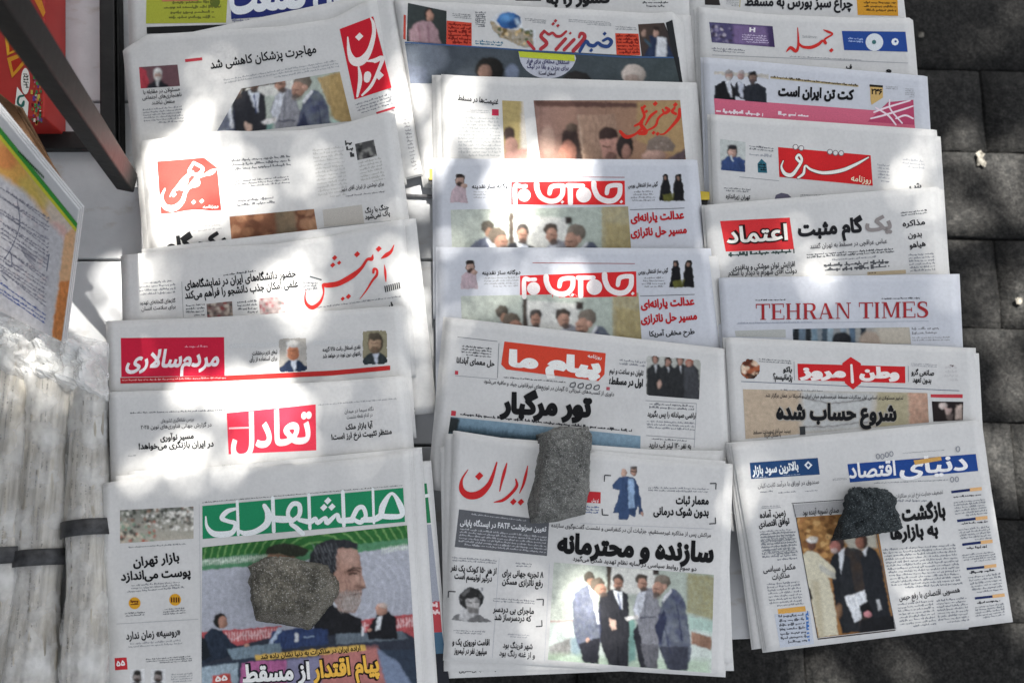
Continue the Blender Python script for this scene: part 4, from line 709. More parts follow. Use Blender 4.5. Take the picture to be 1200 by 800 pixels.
def jamjam(p, c, ox, oy, zoomf, men, last):
    st, dt, cr = jam_strokes(); wx = np.linalg.norm(np.array(c[1])-np.array(c[0])); s = wx/1063
    p.new('masthead'); p.box(c, 'cc2a2c'); P = []
    for L in st: P += ribbon([(*JB(u, v, c), w*s) for u, v, w in L])
    for u, v, r in dt: P.append(diamond(*JB(u, v, c), r*s))
    for u, v, r in cr: P.append(circle(*JB(u, v, c), r*s, 20))
    v_, f_ = union(P); p.add(v_, [q[::-1] for q in f_], 'e6dedc', 2)
    T = lambda x, y: (ox+x, oy+y)
    p.line(T(112, 27), T(232, 28), .7, '9a3a3a'); p.new('headline'); p.text('عدالت یارانه‌ای', *T(239, 80), *T(302, 76), 9, 'b02228', .05); p.text('مسیر حل ناترازی', *T(239, 97), *T(305, 93), 9, 'b02228', .05)
    if last: p.text('طرح مخفی آمریکا', *T(249, 113), *T(302, 110), 6, '26272a', .03)
    p.new('photograph'); pc = p.pic([T(28, 66), T(236, 62), T(240, 118), T(30, 118)]); four_men(pc, *men); pc.poly([T(205, 60), T(240, 60), T(242, 120), T(206, 120)], 'a08e5c', 2, .9, .4, .5); pc.noise(.4, .06); p.put(pc)
    p.new('photograph'); pc = p.pic([T(271, 24), T(303, 24), T(303, 58), T(271, 57)], .7); pc.fill('d2d4d6')
    for x in (280, 295): pc.poly([T(x-3, 26), T(x+3, 26), T(x+5, 34), T(x+8, 56), T(x-8, 56), T(x-5, 34)], '17171a', .8); pc.ell(*T(x, 28), 4, 4.5, '17171a', .8); pc.ell(*T(x-.5, 29), 1.8, 2.4, '8c6c5c', .8)
    pc.poly([T(277, 48), T(290, 46), T(289, 56), T(278, 57)], '6c6c24', 1, .8, .4, 1); k1 = np.abs(pc.c.sum(1)-hx('d2d4d6').sum()) > .12; p.put(pc, k1)
    p.new('photograph'); pc = p.pic([T(27, 24), T(50, 24), T(50, 60), T(27, 60)], .7); pc.fill('d2d4d6'); pc.poly([T(27, 58), T(29, 42), T(36, 36), T(46, 40), T(49, 58)], 'b0949c', .9, 1, .3, 1); pc.head(*T(39, 31), 7, '2c2624', 'b49484', '3c302c'); pc.ell(*T(44, 38), 4, 3, 'b49484', .8); k1 = np.abs(pc.c.sum(1)-hx('d2d4d6').sum()) > .12; p.put(pc, k1)
    p.new('text_column'); p.text('دوگانه ساز نقدینه', *T(53, 41), *T(98, 40), 4.4, '36373a', .03); p.text('گونی ساز اشتغالی بورس', *T(236, 40), *T(271, 38), 4.6, '2c2d30', .03); p.greek([T(55, 44), T(96, 43), T(96, 56), T(55, 57)], 4, 'a4a6aa'); p.greek([T(238, 44), T(270, 43), T(270, 57), T(238, 57)], 4, '8a8c90', centre=True); p.line(T(238, 66), T(302, 64), .8, '6a6c70'); p.done()
p = Paper('newspaper', (510, 186), (812, 187), (832, 370), (512, 370), 'upper of two alike newspapers with red circle-letter masthead, below the brown photograph', g2, m=M_PAPER3)
jamjam(p, [(599, 213.5), (732, 212), (732.5, 240), (599, 240)], 500, 180, 3.53, (510, 235, 4.3), False)
for dx, lb in ((10, 'under copy forming a white right-hand edge beside the lower circle-letter newspaper'),):
    q = side_copy([(530, 296), (830+dx, 300), (852+dx*.3, 440), (530, 440)], lb, g2, -.003); q.done()
p = Paper('newspaper', (514, 290), (828, 291), (850, 470), (515, 470), 'lower of two alike newspapers with red circle-letter masthead, right above the orange masthead', g2, m=M_PAPER3)
jamjam(p, [(609.5, 323), (745.5, 318), (746, 347.5), (609.5, 349.5)], 512, 281, 3.33, (530, 336, 4.5), True)

q = side_copy([(540, 378), (856, 414), (864, 580), (540, 580)], 'under copy giving a white right margin to the orange masthead newspaper', g2, -.003); q.done()
p = Paper('newspaper', (523, 372), (848, 409), (858, 620), (505, 570), 'newspaper with orange red rounded masthead and very heavy black headline', g2, amp=.0011)
Z = lambda x, y: (510+x/3.4286, 370+y/3.4286)
p.new('masthead'); q0 = [Z(278, 103), Z(685, 150), Z(680, 235), Z(655, 262), Z(285, 215), Z(265, 195)]; p.polys([np.array(q0)], 'cc4430'); p.text('پیام ما', *Z(292, 198), *Z(665, 232), 17.5, 'efe7e2', .075); p.text('روزنامه', *Z(612, 166), *Z(668, 174), 4, 'efe7e2', .02)
p.greek([Z(275, 243), Z(530, 265), Z(530, 272), Z(275, 252)], 1, '4c4d50'); 
for x in range(4): p.strokes((510, 370, 3.4286), [[(545+x*32, 272+x*3.5, 4), (562+x*32, 268+x*3.5, 4), (560+x*32, 284+x*3.5, 4), (542+x*32, 284+x*3.5, 4), (545+x*32, 272+x*3.5, 4)]], '3c4044')
p.new('headline'); p.text('تور مرگبار', *Z(258, 385), *Z(628, 402), 22, '17181a', .075)
p.text('حل معمای آبادانا', *Z(85, 188), *Z(238, 202), 6.4, bold=.035); p.text('تاوان دو ساعت و نیم', *Z(700, 228), *Z(836, 240), 6, '26272a', .03); p.text('اول در مسقط؛', *Z(698, 272), *Z(834, 282), 8, bold=.05); p.text('اراضی صیادانه را پس بگیرید', *Z(852, 402), *Z(1048, 410), 6, bold=.03); p.text('به نفر ۱۲۰ لیتر آب دارید', *Z(858, 526), *Z(1028, 532), 6, bold=.03); p.text('داوری از کسب‌دهای غیرباتی تا گودان در توزیع‌های غیرقانونی جیاد و مافیه می‌شود', *Z(195, 268), *Z(718, 322), 4.6, '3c3d40', .015)
p.new('photograph'); Q = [Z(850, 158), Z(1068, 178), Z(1060, 335), Z(845, 318)]; pc = p.pic(Q, .8); pc.grad(Z(850, 160), 'b4b6b0', Z(1060, 330), '9a9c92'); F = pc.frame(510, 370, 3.4286)
for x, y, hh, hr in ((884, 172, '3c342c', 0), (935, 182, '2c2826', 0), (985, 178, '2c2624', 0), (1022, 188, 'a05c48', 0)): F.poly([(x-38, 330), (x-32, 215), (x-12, 195), (x+14, 195), (x+36, 218), (x+40, 335)], '2a2c2e', 1); F.poly([(x-5, 198), (x+6, 198), (x+2, 230)], 'b8bcc0', 1); F.ell(x, y, 15, 21, hh, 1); F.ell(x, y+6, 10, 15, 'a07868', 1)
F.poly([(1000, 205), (1040, 200), (1062, 240), (1058, 335), (1000, 332)], '3e4044', 1); F.ell(900, 275, 8, 18, 'b09080', 1); pc.k = 1; pc.noise(.5, .1); p.put(pc, rounded_keep(pc, Q, 4))
p.new('photograph'); pc = p.pic([Z(62, 405), Z(825, 482), Z(822, 620), Z(40, 560)]); pc.grad(Z(300, 420), '7e9cae', Z(290, 500), '5f8298'); pc.poly([Z(60, 405), Z(100, 410), Z(80, 500), Z(40, 560), Z(30, 560)], '2a3032', 1); pc.poly([Z(55, 470), Z(250, 495), Z(420, 505), Z(640, 520), Z(640, 620), Z(50, 600)], '2f5a6c', 2)
for i in range(70): x = 85+i*5.2; h = 10+(i*37 % 17); pc.poly([Z(x-4, 470+(x-85)*.1), Z(x, 445-h*.4+(x-85)*.1), Z(x+4, 470+(x-85)*.1), Z(x+4, 500+(x-85)*.1), Z(x-4, 500+(x-85)*.1)], '1f2e34', 1, .8)
pc.noise(.35, .15); p.put(pc)
p.new('logo'); p.poly([Z(80, 220), Z(93, 221), Z(92, 236), Z(79, 235)], 'b8404c'); p.poly([Z(65, 380), Z(84, 382), Z(82, 402), Z(63, 400)], 'b83c48'); p.poly([Z(688, 285), Z(702, 286), Z(701, 299), Z(687, 298)], 'a8505a')
p.new('text_column'); p.greek([Z(108, 118), Z(228, 128), Z(224, 172), Z(105, 162)], 4, '4c4d50'); p.line(Z(90, 85), Z(250, 103), .7, '7a7c80'); p.line(Z(256, 110), Z(250, 250), .7, '7a7c80'); p.line(Z(80, 240), Z(248, 254), .7, '9a9ca0'); p.greek([Z(740, 172), Z(844, 184), Z(844, 210), Z(740, 200)], 2, '8a8c90'); p.greek([Z(100, 392), Z(790, 460), Z(790, 470), Z(100, 402)], 1, '3c3d40', fill=1); p.greek([Z(860, 348), Z(1040, 358), Z(1040, 385), Z(860, 375)], 2, '77797c'); p.greek([Z(850, 418), Z(1048, 428), Z(1044, 465), Z(850, 455)], 3, '8a8c90'); p.greek([Z(870, 490), Z(1010, 498), Z(1010, 508), Z(870, 500)], 1, '6a6c70'); p.line(Z(845, 340), Z(1050, 352), .7, '8a8c90'); p.line(Z(1050, 352), Z(1040, 530), .7, 'a0a2a6'); p.line(Z(848, 480), Z(1044, 494), .7, '8a8c90'); p.done()

# the pile of the nearest middle newspaper: four visible copies
irn = 'stacked copies of the newspaper under the grey slab stone'
q = Paper('newspaper', (516, 523), (846, 528), (857, 780), (521, 794), 'lowest copy of the pile under the grey slab, its headline showing at the bottom edge', irn, dz=-.0075, inner=1, amp=.0006)
q.new('headline'); q.text('میلیون نفر در تیمروز', 535, 777, 583, 774, 5, bold=.03); q.text('نیمه شب بی‌نسرین', 538, 787, 583, 785, 4.6, '36373a', .02); q.line((529, 772), (529, 780), 1.5, '222326'); q.done()
q = Paper('newspaper', (522, 508), (842, 533), (859, 785), (520, 786), 'third copy down under the grey slab, seen at its left and lower edge', irn, dz=-.005, inner=1, amp=.0006); q.done()
q = Paper('newspaper', (690, 527), (850, 540), (859, 776), (700, 785), 'second copy down, its white top corner right of the grey slab', irn, dz=-.0025, inner=0, amp=.0006); q.done()
p = Paper('newspaper', (532, 504), (856, 541), (848, 792), (522, 772), 'top copy with red script masthead, giant black headline and photo of four men', irn, top=[(532, 504), (628, 519), (690, 530), (760, 538), (856, 543)], inner=2, amp=.0011)
Z = lambda x, y: (500+x/5, 500+y/5)
p.new('masthead'); p.strokes((500, 500, 5), [[(242, 250, 4), (206, 310, 14), (207, 370, 32), (250, 402, 42), (310, 392, 42), (360, 345, 30), (386, 290, 20), (411, 208, 8)], [(470, 212, 6), (455, 265, 18), (440, 320, 14), (428, 376, 6)], [(522, 305, 8), (528, 345, 18), (495, 390, 18), (448, 428, 18), (395, 441, 5)], [(592, 228, 5), (580, 285, 16), (565, 340, 14), (544, 387, 5)]], 'c02a2c', dots=[(308, 288, 25), (508, 438, 20), (552, 440, 20)])
STZ['i'] = float(p.surf([(655, 560)])[0][2]); p.new('text_panel'); p.box([Z(190, 482), Z(718, 548), Z(705, 755), Z(164, 702)], '5c5e62'); p.text('تعیین سرنوشت FATF در ایستگاه پایانی', *Z(195, 572), *Z(700, 612), 6.4, 'd6d8da', .03); p.greek([Z(262, 505), Z(585, 545), Z(585, 558), Z(262, 518)], 1, 'aeb0b4', layer=2); p.greek([Z(195, 590), Z(705, 640), Z(700, 745), Z(185, 695)], 6, 'a4a6aa', layer=2)
Y = lambda x, y: (680+x/5.33, 520+y/5.33)
p.new('headline'); p.text('سازنده و محترمانه', 652.5, 646, 836, 657.5, 21.5, '121315', .062); p.text('معمار ثبات', *Y(596, 372), *Y(802, 376), 9, bold=.045); p.text('بدون شوک درمانی', *Y(456, 440), *Y(802, 448), 9, bold=.045)
p.text('مراکش پس از مذاکره غیرمستقیم، جزئیات آن در کنفرانس و نشست گفت‌وگوی سازنده', 646, 617, 833, 629, 4.6, '36373a', .015); p.text('دو سوم روابط سیاسی در سایه نظام تهدید شکل می‌گیرد', 671, 656, 816, 668.5, 5, '26272a', .02)
D = lambda x, y: (500+x/5, 640+y/5)
p.text('از هر ۱۵۰ کودک یک نفر', *D(140, 138), *D(408, 160), 7, bold=.035); p.text('درگیر اوتیسم است', *D(162, 186), *D(382, 204), 7, bold=.035); p.text('۸ تجربه جهانی برای', *D(442, 168), *D(684, 182), 7, bold=.035); p.text('رفع ناترازی مسکن', *D(442, 218), *D(680, 232), 7, bold=.035); p.text('ماجرای بی دردسر', *D(388, 380), *D(628, 394), 7, bold=.035); p.text('که دردسرساز شد', *D(396, 428), *D(612, 438), 7, bold=.035); p.text('اقامت نوروزی یک و', *D(150, 572), *D(368, 578), 7, bold=.035); p.text('میلیون نفر در تیمروز', *D(160, 622), *D(352, 630), 7, bold=.035); p.text('شهر قرینگ بود', *D(446, 590), *D(620, 600), 6.6, '303134', .025); p.text('و از غنه رنگ بود', *D(424, 636), *D(634, 652), 6.6, '303134', .025)
p.new('photograph'); pc = p.pic([(649, 658.5), (836.5, 673), (833.5, 788), (642, 772.5)], .8); four_men(pc, 640, 650, 5.217); p.put(pc)
p.new('photograph'); pc = p.pic([Y(190, 130), Y(405, 130), Y(405, 480), Y(190, 480)], .7); pc.fill('d2d4d6'); F = pc.frame(680, 520, 5.33)
F.poly([(200, 430), (230, 350), (245, 290), (200, 285), (198, 255), (240, 205), (300, 200), (345, 215), (365, 270), (380, 360), (395, 440), (365, 440), (360, 380), (340, 460), (310, 440), (300, 470), (240, 475), (235, 430)], '31486c', .9); F.poly([(300, 215), (335, 220), (340, 395), (300, 400)], '88a6c8', 1); F.ell(272, 178, 22, 24, 'c09c88', 1); F.head(335, 168, 30, '5c5450', 'b48c78'); F.line([(318, 168), (358, 172)], 6, '2c2422'); F.ell(388, 438, 10, 14, 'b48c78', 1)
k1 = np.abs(pc.c.sum(1)-hx('d2d4d6').sum()) > .12; pc.k = 1; pc.noise(.5, .08); p.put(pc, k1)
p.new('photograph'); pc = p.pic([D(130, 235), D(385, 235), D(385, 445), D(130, 440)], .7); pc.fill('d2d4d6'); F = pc.frame(500, 640, 5)
F.poly([(130, 430), (175, 395), (210, 388), (320, 400), (385, 442), (300, 445)], '6c6c6c', 1); F.poly([(205, 350), (290, 400), (230, 440), (190, 425)], 'b0b0b0', 1.5); F.ell(262, 305, 74, 66, '2b2b2b', 1); F.poly([(225, 310), (300, 300), (312, 360), (295, 395), (240, 380)], 'a6a4a2', 1.5); F.poly([(228, 345), (300, 365), (310, 350), (300, 396), (250, 390)], '5e5c5a', 2, .8); F.line([(245, 328), (262, 328)], 6, '3c3c3c'); F.line([(285, 325), (303, 325)], 6, '3c3c3c'); F.spots([(190, 250), (330, 240), (330, 320), (190, 350)], ['4c4c4c', '1c1c1c', '6c6c6c'], 30, 2, 2, .6)
k1 = np.abs(pc.c.sum(1)-hx('d2d4d6').sum()) > .12; pc.k = 1; p.put(pc, k1)
p.new('corner_mark')
for (x, y, dx, dy, G) in ((152, 195, 40, 40, Y), (848, 245, -38, 38, Y), (138, 442, 38, -38, Y), (845, 496, -40, -38, Y), (128, 262, 42, 36, D), (684, 308, -40, 38, D), (676, 466, -36, -36, D)):
    a, b, c = G(x, y), G(x+dx, y+2), G(x-2, y+dy); p.line(a, b, 1.3, '3c3d40', 2); p.line(a, c, 1.3, '3c3d40', 2)
p.new('logo'); p.box([Y(35, 295), Y(128, 300), Y(126, 370), Y(35, 365)], 'b82c34'); p.text('تو پیش', *Y(70, 358), *Y(115, 362), 4, 'f0dcdc', .02)
p.new('text_column'); p.greek([Y(425, 265), Y(805, 275), Y(805, 310), Y(425, 300)], 2, '8a8c90'); p.greek([Y(35, 385), Y(120, 390), Y(110, 440), Y(25, 435)], 3, '5a6a90'); p.greek([D(150, 58), D(410, 80), D(410, 105), D(150, 90)], 2, '8a8c90'); p.greek([D(515, 92), D(620, 98), D(620, 128), D(515, 122)], 2, '8a8c90', centre=True); p.greek([D(390, 298), D(632, 315), D(632, 342), D(390, 328)], 2, '8a8c90'); p.greek([D(145, 485), D(355, 495), D(355, 520), D(145, 512)], 2, '8a8c90', centre=True); p.greek([D(468, 508), D(610, 516), D(610, 542), D(468, 534)], 2, 'a0a2a6', centre=True)
p.line(D(425, 70), D(385, 650), .6, 'b0b2b6'); p.line(D(720, 100), D(690, 670), .6, 'b8babe'); p.line(Y(0, 495), Y(820, 530), .6, 'b0b2b6'); p.done()

# ---------- column three (right)
g3 = 'folded newspapers shingled in the right row'
p = Paper('newspaper', (806, -40), (1052, -30), (1070, 110), (812, 110), 'newspaper at the top right with black headline and amber box', g3, amp=.0006)
Z = lambda x, y: (810+x/5.714, y/5.714)
p.new('headline'); p.text('چراغ سبز بورس به مسقط', *Z(358, 38), 999, 9.5, 11, '1e1f22', .045); p.new('advertisement'); p.box([(1003, -20), (1051, -20), (1052.5, 19), (1005, 18)], 'c8902c'); p.greek([(1012, 2), (1050, 2), (1050, 16), (1012, 15)], 3, '6c4c18', layer=2); p.new('photograph'); p.poly([Z(88, -30), Z(180, -30), Z(195, 38), Z(92, 34)], '2c2826'); p.new('text_column'); p.greek([Z(235, -10), Z(320, -8), Z(318, 50), Z(232, 45)], 5, '9a9c9e'); p.line(Z(330, -20), Z(324, 50), .8, 'b0a050'); p.done()
p = Paper('newspaper', (818, 8), (1066, 21), (1083, 200), (824, 190), 'newspaper with slim red script masthead between a purple and a blue advert', g3, amp=.0008, top=[(818, 8), (900, 17), (1000, 21), (1066, 21)])
p.new('masthead'); p.strokes((810, 0, 5.714), [[(636, 350, 5), (665, 322, 22), (700, 345, 22), (716, 312, 16), (716, 250, 12), (712, 188, 5)], [(716, 290, 14), (745, 315, 18), (800, 320, 22), (850, 300, 22), (880, 275, 16), (900, 292, 20), (895, 265, 14), (945, 232, 12), (915, 215, 16), (885, 202, 5)]], 'c4302c', dots=[(938, 340, 16)]); p.greek([Z(745, 240), Z(845, 245), Z(845, 262), Z(745, 258)], 2, '8a8c8e')
p.new('advertisement'); pc = p.pic([Z(120, 150), Z(545, 178), Z(560, 318), Z(138, 285)], .8); pc.grad((832, 30), '4c4870', (905, 50), '3c2c58'); pc.poly([Z(280, 165), Z(500, 180), Z(520, 310), Z(285, 298)], '7c6494', 4, .8); pc.spots([Z(130, 170), Z(285, 180), Z(285, 290), Z(140, 280)], ['b0a8b8', '3c3448', '807898', 'd8d0d4'], 30, 2, 4); p.put(pc); p.text('H', *Z(388, 215), *Z(428, 217), 5, 'e6e2ea', .06, layer=2, raw=True); p.greek([Z(340, 230), Z(500, 240), Z(520, 300), Z(340, 290)], 4, 'c8bcd4', layer=2)
Y = lambda x, y: (980+x/5.4545, y/5.4545)
p.new('advertisement'); p.box([Y(35, 200), Y(442, 205), Y(456, 333), Y(50, 322)], '24468c'); p.poly(circle(*Y(243, 272), 10.3, 22), 'd2d8dc', 2); p.poly(circle(*Y(240, 272), 2.6, 8), '3c6c6c', 3); p.greek([Y(75, 240), Y(170, 248), Y(170, 282), Y(75, 276)], 2, '9ab0d8', layer=2); p.poly(circle(*Y(375, 270), 4.4, 8), 'dfe4ea', 2); p.poly(circle(*Y(378, 268), 1.5, 6), '24468c', 3)
p.new('text_column'); p.greek([Z(130, 320), Z(360, 335), Z(360, 365), Z(150, 352)], 2, '8a8c90'); p.line(Z(140, 370), Y(460, 405), .7, '9a9ca0'); p.greek([Z(660, 375), Z(1140, 400), Z(1140, 412), Z(660, 387)], 1, '8a8c90'); p.text('ف', *Z(1035, 460), *Z(1075, 463), 5, bold=.05); p.text('و', *Y(315, 458), *Y(352, 462), 5, bold=.06); p.done()
p = Paper('newspaper', (824, 67), (1083, 89), (1095, 260), (830, 250), 'newspaper with pink lower band, number tag and two men in black suits', g3, m=M_PAPER3, amp=.0008)
p.new('headline'); p.text('کت تن ایران است', *Z(580, 640), *Z(1088, 668), 11, '141518', .06)
p.new('banner'); p.box([Z(152, 660), Y(490, 725), Y(505, 830), Z(160, 770)], 'c8647c'); p.greek([Z(165, 735), Z(480, 760), Z(480, 790), Z(165, 765)], 1, 'f0d8de', layer=2, fill=.8); p.greek([Z(580, 755), Z(800, 772), Z(800, 800), Z(580, 785)], 1, 'f0d8de', layer=2, fill=.8)
p.new('masthead'); Qm = [Y(330, 655), Y(492, 640), Y(500, 800), Y(200, 780)]; p.polys([np.array(Qm)], 'b04464', 2); p.strokes((980, 0, 5.4545), [[(240, 720, 10), (320, 690, 12), (470, 645, 10)], [(220, 760, 10), (300, 740, 12), (430, 700, 12), (490, 680, 8)], [(340, 640, 8), (345, 700, 10), (420, 790, 10)], [(250, 690, 8), (330, 740, 12), (380, 800, 10)], [(380, 760, 10), (440, 740, 12), (490, 760, 10)]], 'ecd4dc', 3)
p.new('number_tag'); p.box([Y(212, 541), Y(298, 548), Y(297, 562), Y(212, 556)], '26221c'); p.polys([np.array([Y(215, 556), Y(298, 562), Y(298, 625), Y(225, 672), Y(218, 640)])], 'c4a468'); p.text('۲۳۶', *Y(222, 603), *Y(292, 607), 6.4, '1c1a18', .04)
p.new('photograph'); pc = p.pic([Z(150, 460), Z(520, 470), Z(515, 690), Z(152, 660)], .8); pc.fill('c2c8d4'); F = pc.frame(810, 0, 5.714); F.poly([(150, 478), (520, 500), (520, 530), (150, 500)], 'b8ac90', 2, .7)
F.poly([(285, 640), (290, 560), (320, 545), (360, 560), (370, 680)], '1e2026', 1); F.poly([(310, 548), (350, 556), (345, 660), (325, 650)], 'b4bac8', 1); F.head(332, 505, 30, 'a8a0a0', 'a88880'); F.poly([(152, 690), (160, 575), (215, 545), (262, 545), (290, 590), (300, 690)], '15161a', 1); F.poly([(228, 545), (262, 545), (275, 650), (262, 650)], 'c8ccd4', 1); F.head(252, 505, 34, '8a8684', 'a8887c', 'b0aca8'); F.poly([(355, 690), (362, 580), (400, 560), (450, 562), (500, 590), (512, 695)], '22262e', 1); F.head(412, 520, 38, '1e1c1e', '7c6458', '4a4040')
k1 = np.abs(pc.c.sum(1)-hx('c2c8d4').sum()) > .1; pc.k = 1; pc.noise(.5, .08); p.put(pc, k1)
p.new('text_column'); p.line(Z(530, 520), Z(1120, 578), 2.4, 'b8a880'); p.greek([Z(530, 514), Z(1120, 572), Z(1120, 584), Z(530, 526)], 1, '4c4438', layer=2, fill=1.0); p.greek([Y(315, 550), Y(395, 555), Y(395, 580), Y(315, 575)], 2, '9a9ca0'); p.greek([Y(440, 565), Y(500, 568), Y(500, 630), Y(440, 626)], 5, '9a9ca0'); p.done()

q = side_copy([(838, 140), (1101, 160), (1112, 320), (845, 310)], 'under copy edging out right of the red masthead newspaper with a small blue portrait', g3, -.002); q.done()
p = Paper('newspaper', (832, 134), (1094, 152), (1112, 330), (838, 320), 'newspaper with tilted red brush-script masthead and portrait of a man in blue', g3, amp=.0009)
Z = lambda x, y: (820+x/3.871, 130+y/3.871); Fs = (820, 130, 3.871)
p.new('masthead'); p.box([Z(355, 165), Z(775, 202), Z(785, 340), Z(361, 300)], 'c82428')
SS = [[(765, 212, 6), (705, 245, 13), (640, 272, 16), (560, 282, 14), (505, 268, 11), (478, 250, 8), (470, 285, 12), (445, 305, 9)], [(452, 232, 12), (438, 215, 12), (450, 200, 10), (462, 225, 12), (440, 265, 13), (415, 292, 18), (385, 285, 16), (370, 255, 9), (378, 228, 5)]]
p.strokes(Fs, SS, '3c1414', 2, grow=5); p.strokes(Fs, SS, 'ece4dc', 3); p.text('روزنامه', *Z(685, 318), *Z(775, 328), 7, 'ecdcc0', .02, 3)
for x, y in ((434, 165), (460, 170), (590, 187), (615, 192), (641, 193)): p.poly(circle(820+x/3.871, 130+y/3.871, 3.4, 12), '6a6466', 2); p.poly(circle(820+x/3.871, 130+y/3.871, 2.5, 12), 'd6d2d0', 3)
p.new('photograph'); pc = p.pic([Z(92, 128), Z(208, 142), Z(206, 278), Z(95, 268)], .7); pc.fill('b6bcb8'); F = pc.frame(820, 130, 3.871); F.poly([(95, 280), (98, 225), (125, 208), (180, 210), (206, 228), (206, 282)], '2c4474', 1); F.head(148, 185, 28, '28262a', 'b89484'); F.line([(140, 208), (150, 225)], 8, 'b8c4cc'); pc.k = 1; pc.noise(.5, .06); p.put(pc)
p.new('logo'); p.poly([Z(262, 240), Z(280, 218), Z(302, 238), Z(306, 282), Z(264, 280)], '2c6474'); p.greek([Z(266, 240), Z(300, 242), Z(302, 278), Z(266, 276)], 3, '14181c', layer=2, fill=.9)
p.new('text_column'); p.greek([Z(225, 155), Z(335, 168), Z(335, 190), Z(225, 180)], 2, '6a6c70'); p.greek([Z(225, 190), Z(335, 200), Z(335, 218), Z(225, 210)], 1, 'a0a2a6'); p.greek([Z(805, 240), Z(860, 245), Z(860, 330), Z(810, 325)], 6, '9a9ca0'); p.greek([Z(920, 215), Z(1020, 225), Z(1020, 270), Z(920, 262)], 3, 'aaacb0'); p.line(Z(180, 300), Z(360, 318), .6, '8a8c90'); p.greek([Z(100, 345), Z(240, 355), Z(238, 375), Z(100, 368)], 2, '77797c', centre=True); p.text('تهران زیراندازه', *Z(118, 396), *Z(228, 402), 5, '26272a', .03); p.greek([Z(455, 380), Z(640, 382), Z(640, 395), Z(455, 393)], 2, '6a6c70')
p.text('ش', *Z(950, 348), *Z(1005, 350), 6, '44464a', .03); p.polys([np.array([Z(338, 405), Z(345, 382), Z(370, 372), Z(400, 378), Z(415, 392), Z(418, 406)])], '5a5868'); p.done()

q = side_copy([(834, 246), (1104, 222), (1117, 420), (850, 420)], 'under copy edging out right of the grey and black headline newspaper', g3, -.003); q.done()
p = Paper('newspaper', (825, 241), (1097, 219), (1113, 400), (840, 420), 'newspaper with boxed red masthead at left and half grey half black headline', g3, amp=.001, bow=-1)
Z = lambda x, y: (820+x/3.871, 230+y/3.871); Fe = (820, 230, 3.871)
p.new('masthead'); p.box([Z(92, 113), Z(408, 97), Z(428, 240), Z(118, 251)], 'cc3236')
p.text_outl('اعتماد', *Z(122, 212), *Z(400, 196), 18, 'ece2da', '2c1010', .03, .10)
p.new('headline'); p.text('گام مثبت', *Z(446, 180), *Z(742, 160), 16, '1c1d20', .055); p.text('یک', *Z(752, 158), *Z(872, 148), 16, '8c8684', .055)
p.text('مذاکره', *Z(920, 138), *Z(1022, 128), 6.6, '26272a', .03); p.text('بدون', *Z(945, 188), *Z(1008, 182), 6.6, '26272a', .03); p.text('هیاهو', *Z(952, 235), *Z(1025, 225), 6.6, '26272a', .03); p.text('عباس عراقچی در مسقط به تهران گفتند', *Z(500, 238), *Z(850, 212), 5.4, '4c4d50', .015); p.text('افزایش توان موشکی و پدافندی', *Z(152, 335), *Z(432, 318), 6, '303134', .025); p.text('دولت آقای شهرام با دیدار با اسلام', *Z(130, 360), *Z(440, 348), 6, '303134', .02)
p.new('text_column'); p.greek([Z(130, 262), Z(430, 245), Z(430, 262), Z(130, 280)], 1, '3c4c48', fill=.9); p.greek([Z(485, 262), Z(880, 235), Z(885, 258), Z(485, 285)], 2, '5c5e60', fill=.7); p.greek([Z(600, 285), Z(800, 270), Z(800, 282), Z(600, 298)], 1, '8a8c90'); p.greek([Z(560, 310), Z(860, 290), Z(860, 330), Z(570, 348)], 2, '55575a', fill=.8); p.greek([Z(912, 72), Z(1030, 60), Z(1030, 82), Z(912, 95)], 2, '55575a'); p.greek([Z(945, 262), Z(1060, 255), Z(1070, 340), Z(955, 348)], 6, '8a8c90'); p.line(Z(760, 352), Z(935, 342), 4.5, 'b4a488'); p.greek([Z(765, 346), Z(800, 344), Z(800, 352), Z(765, 354)], 1, '3c3630', layer=2); p.done()

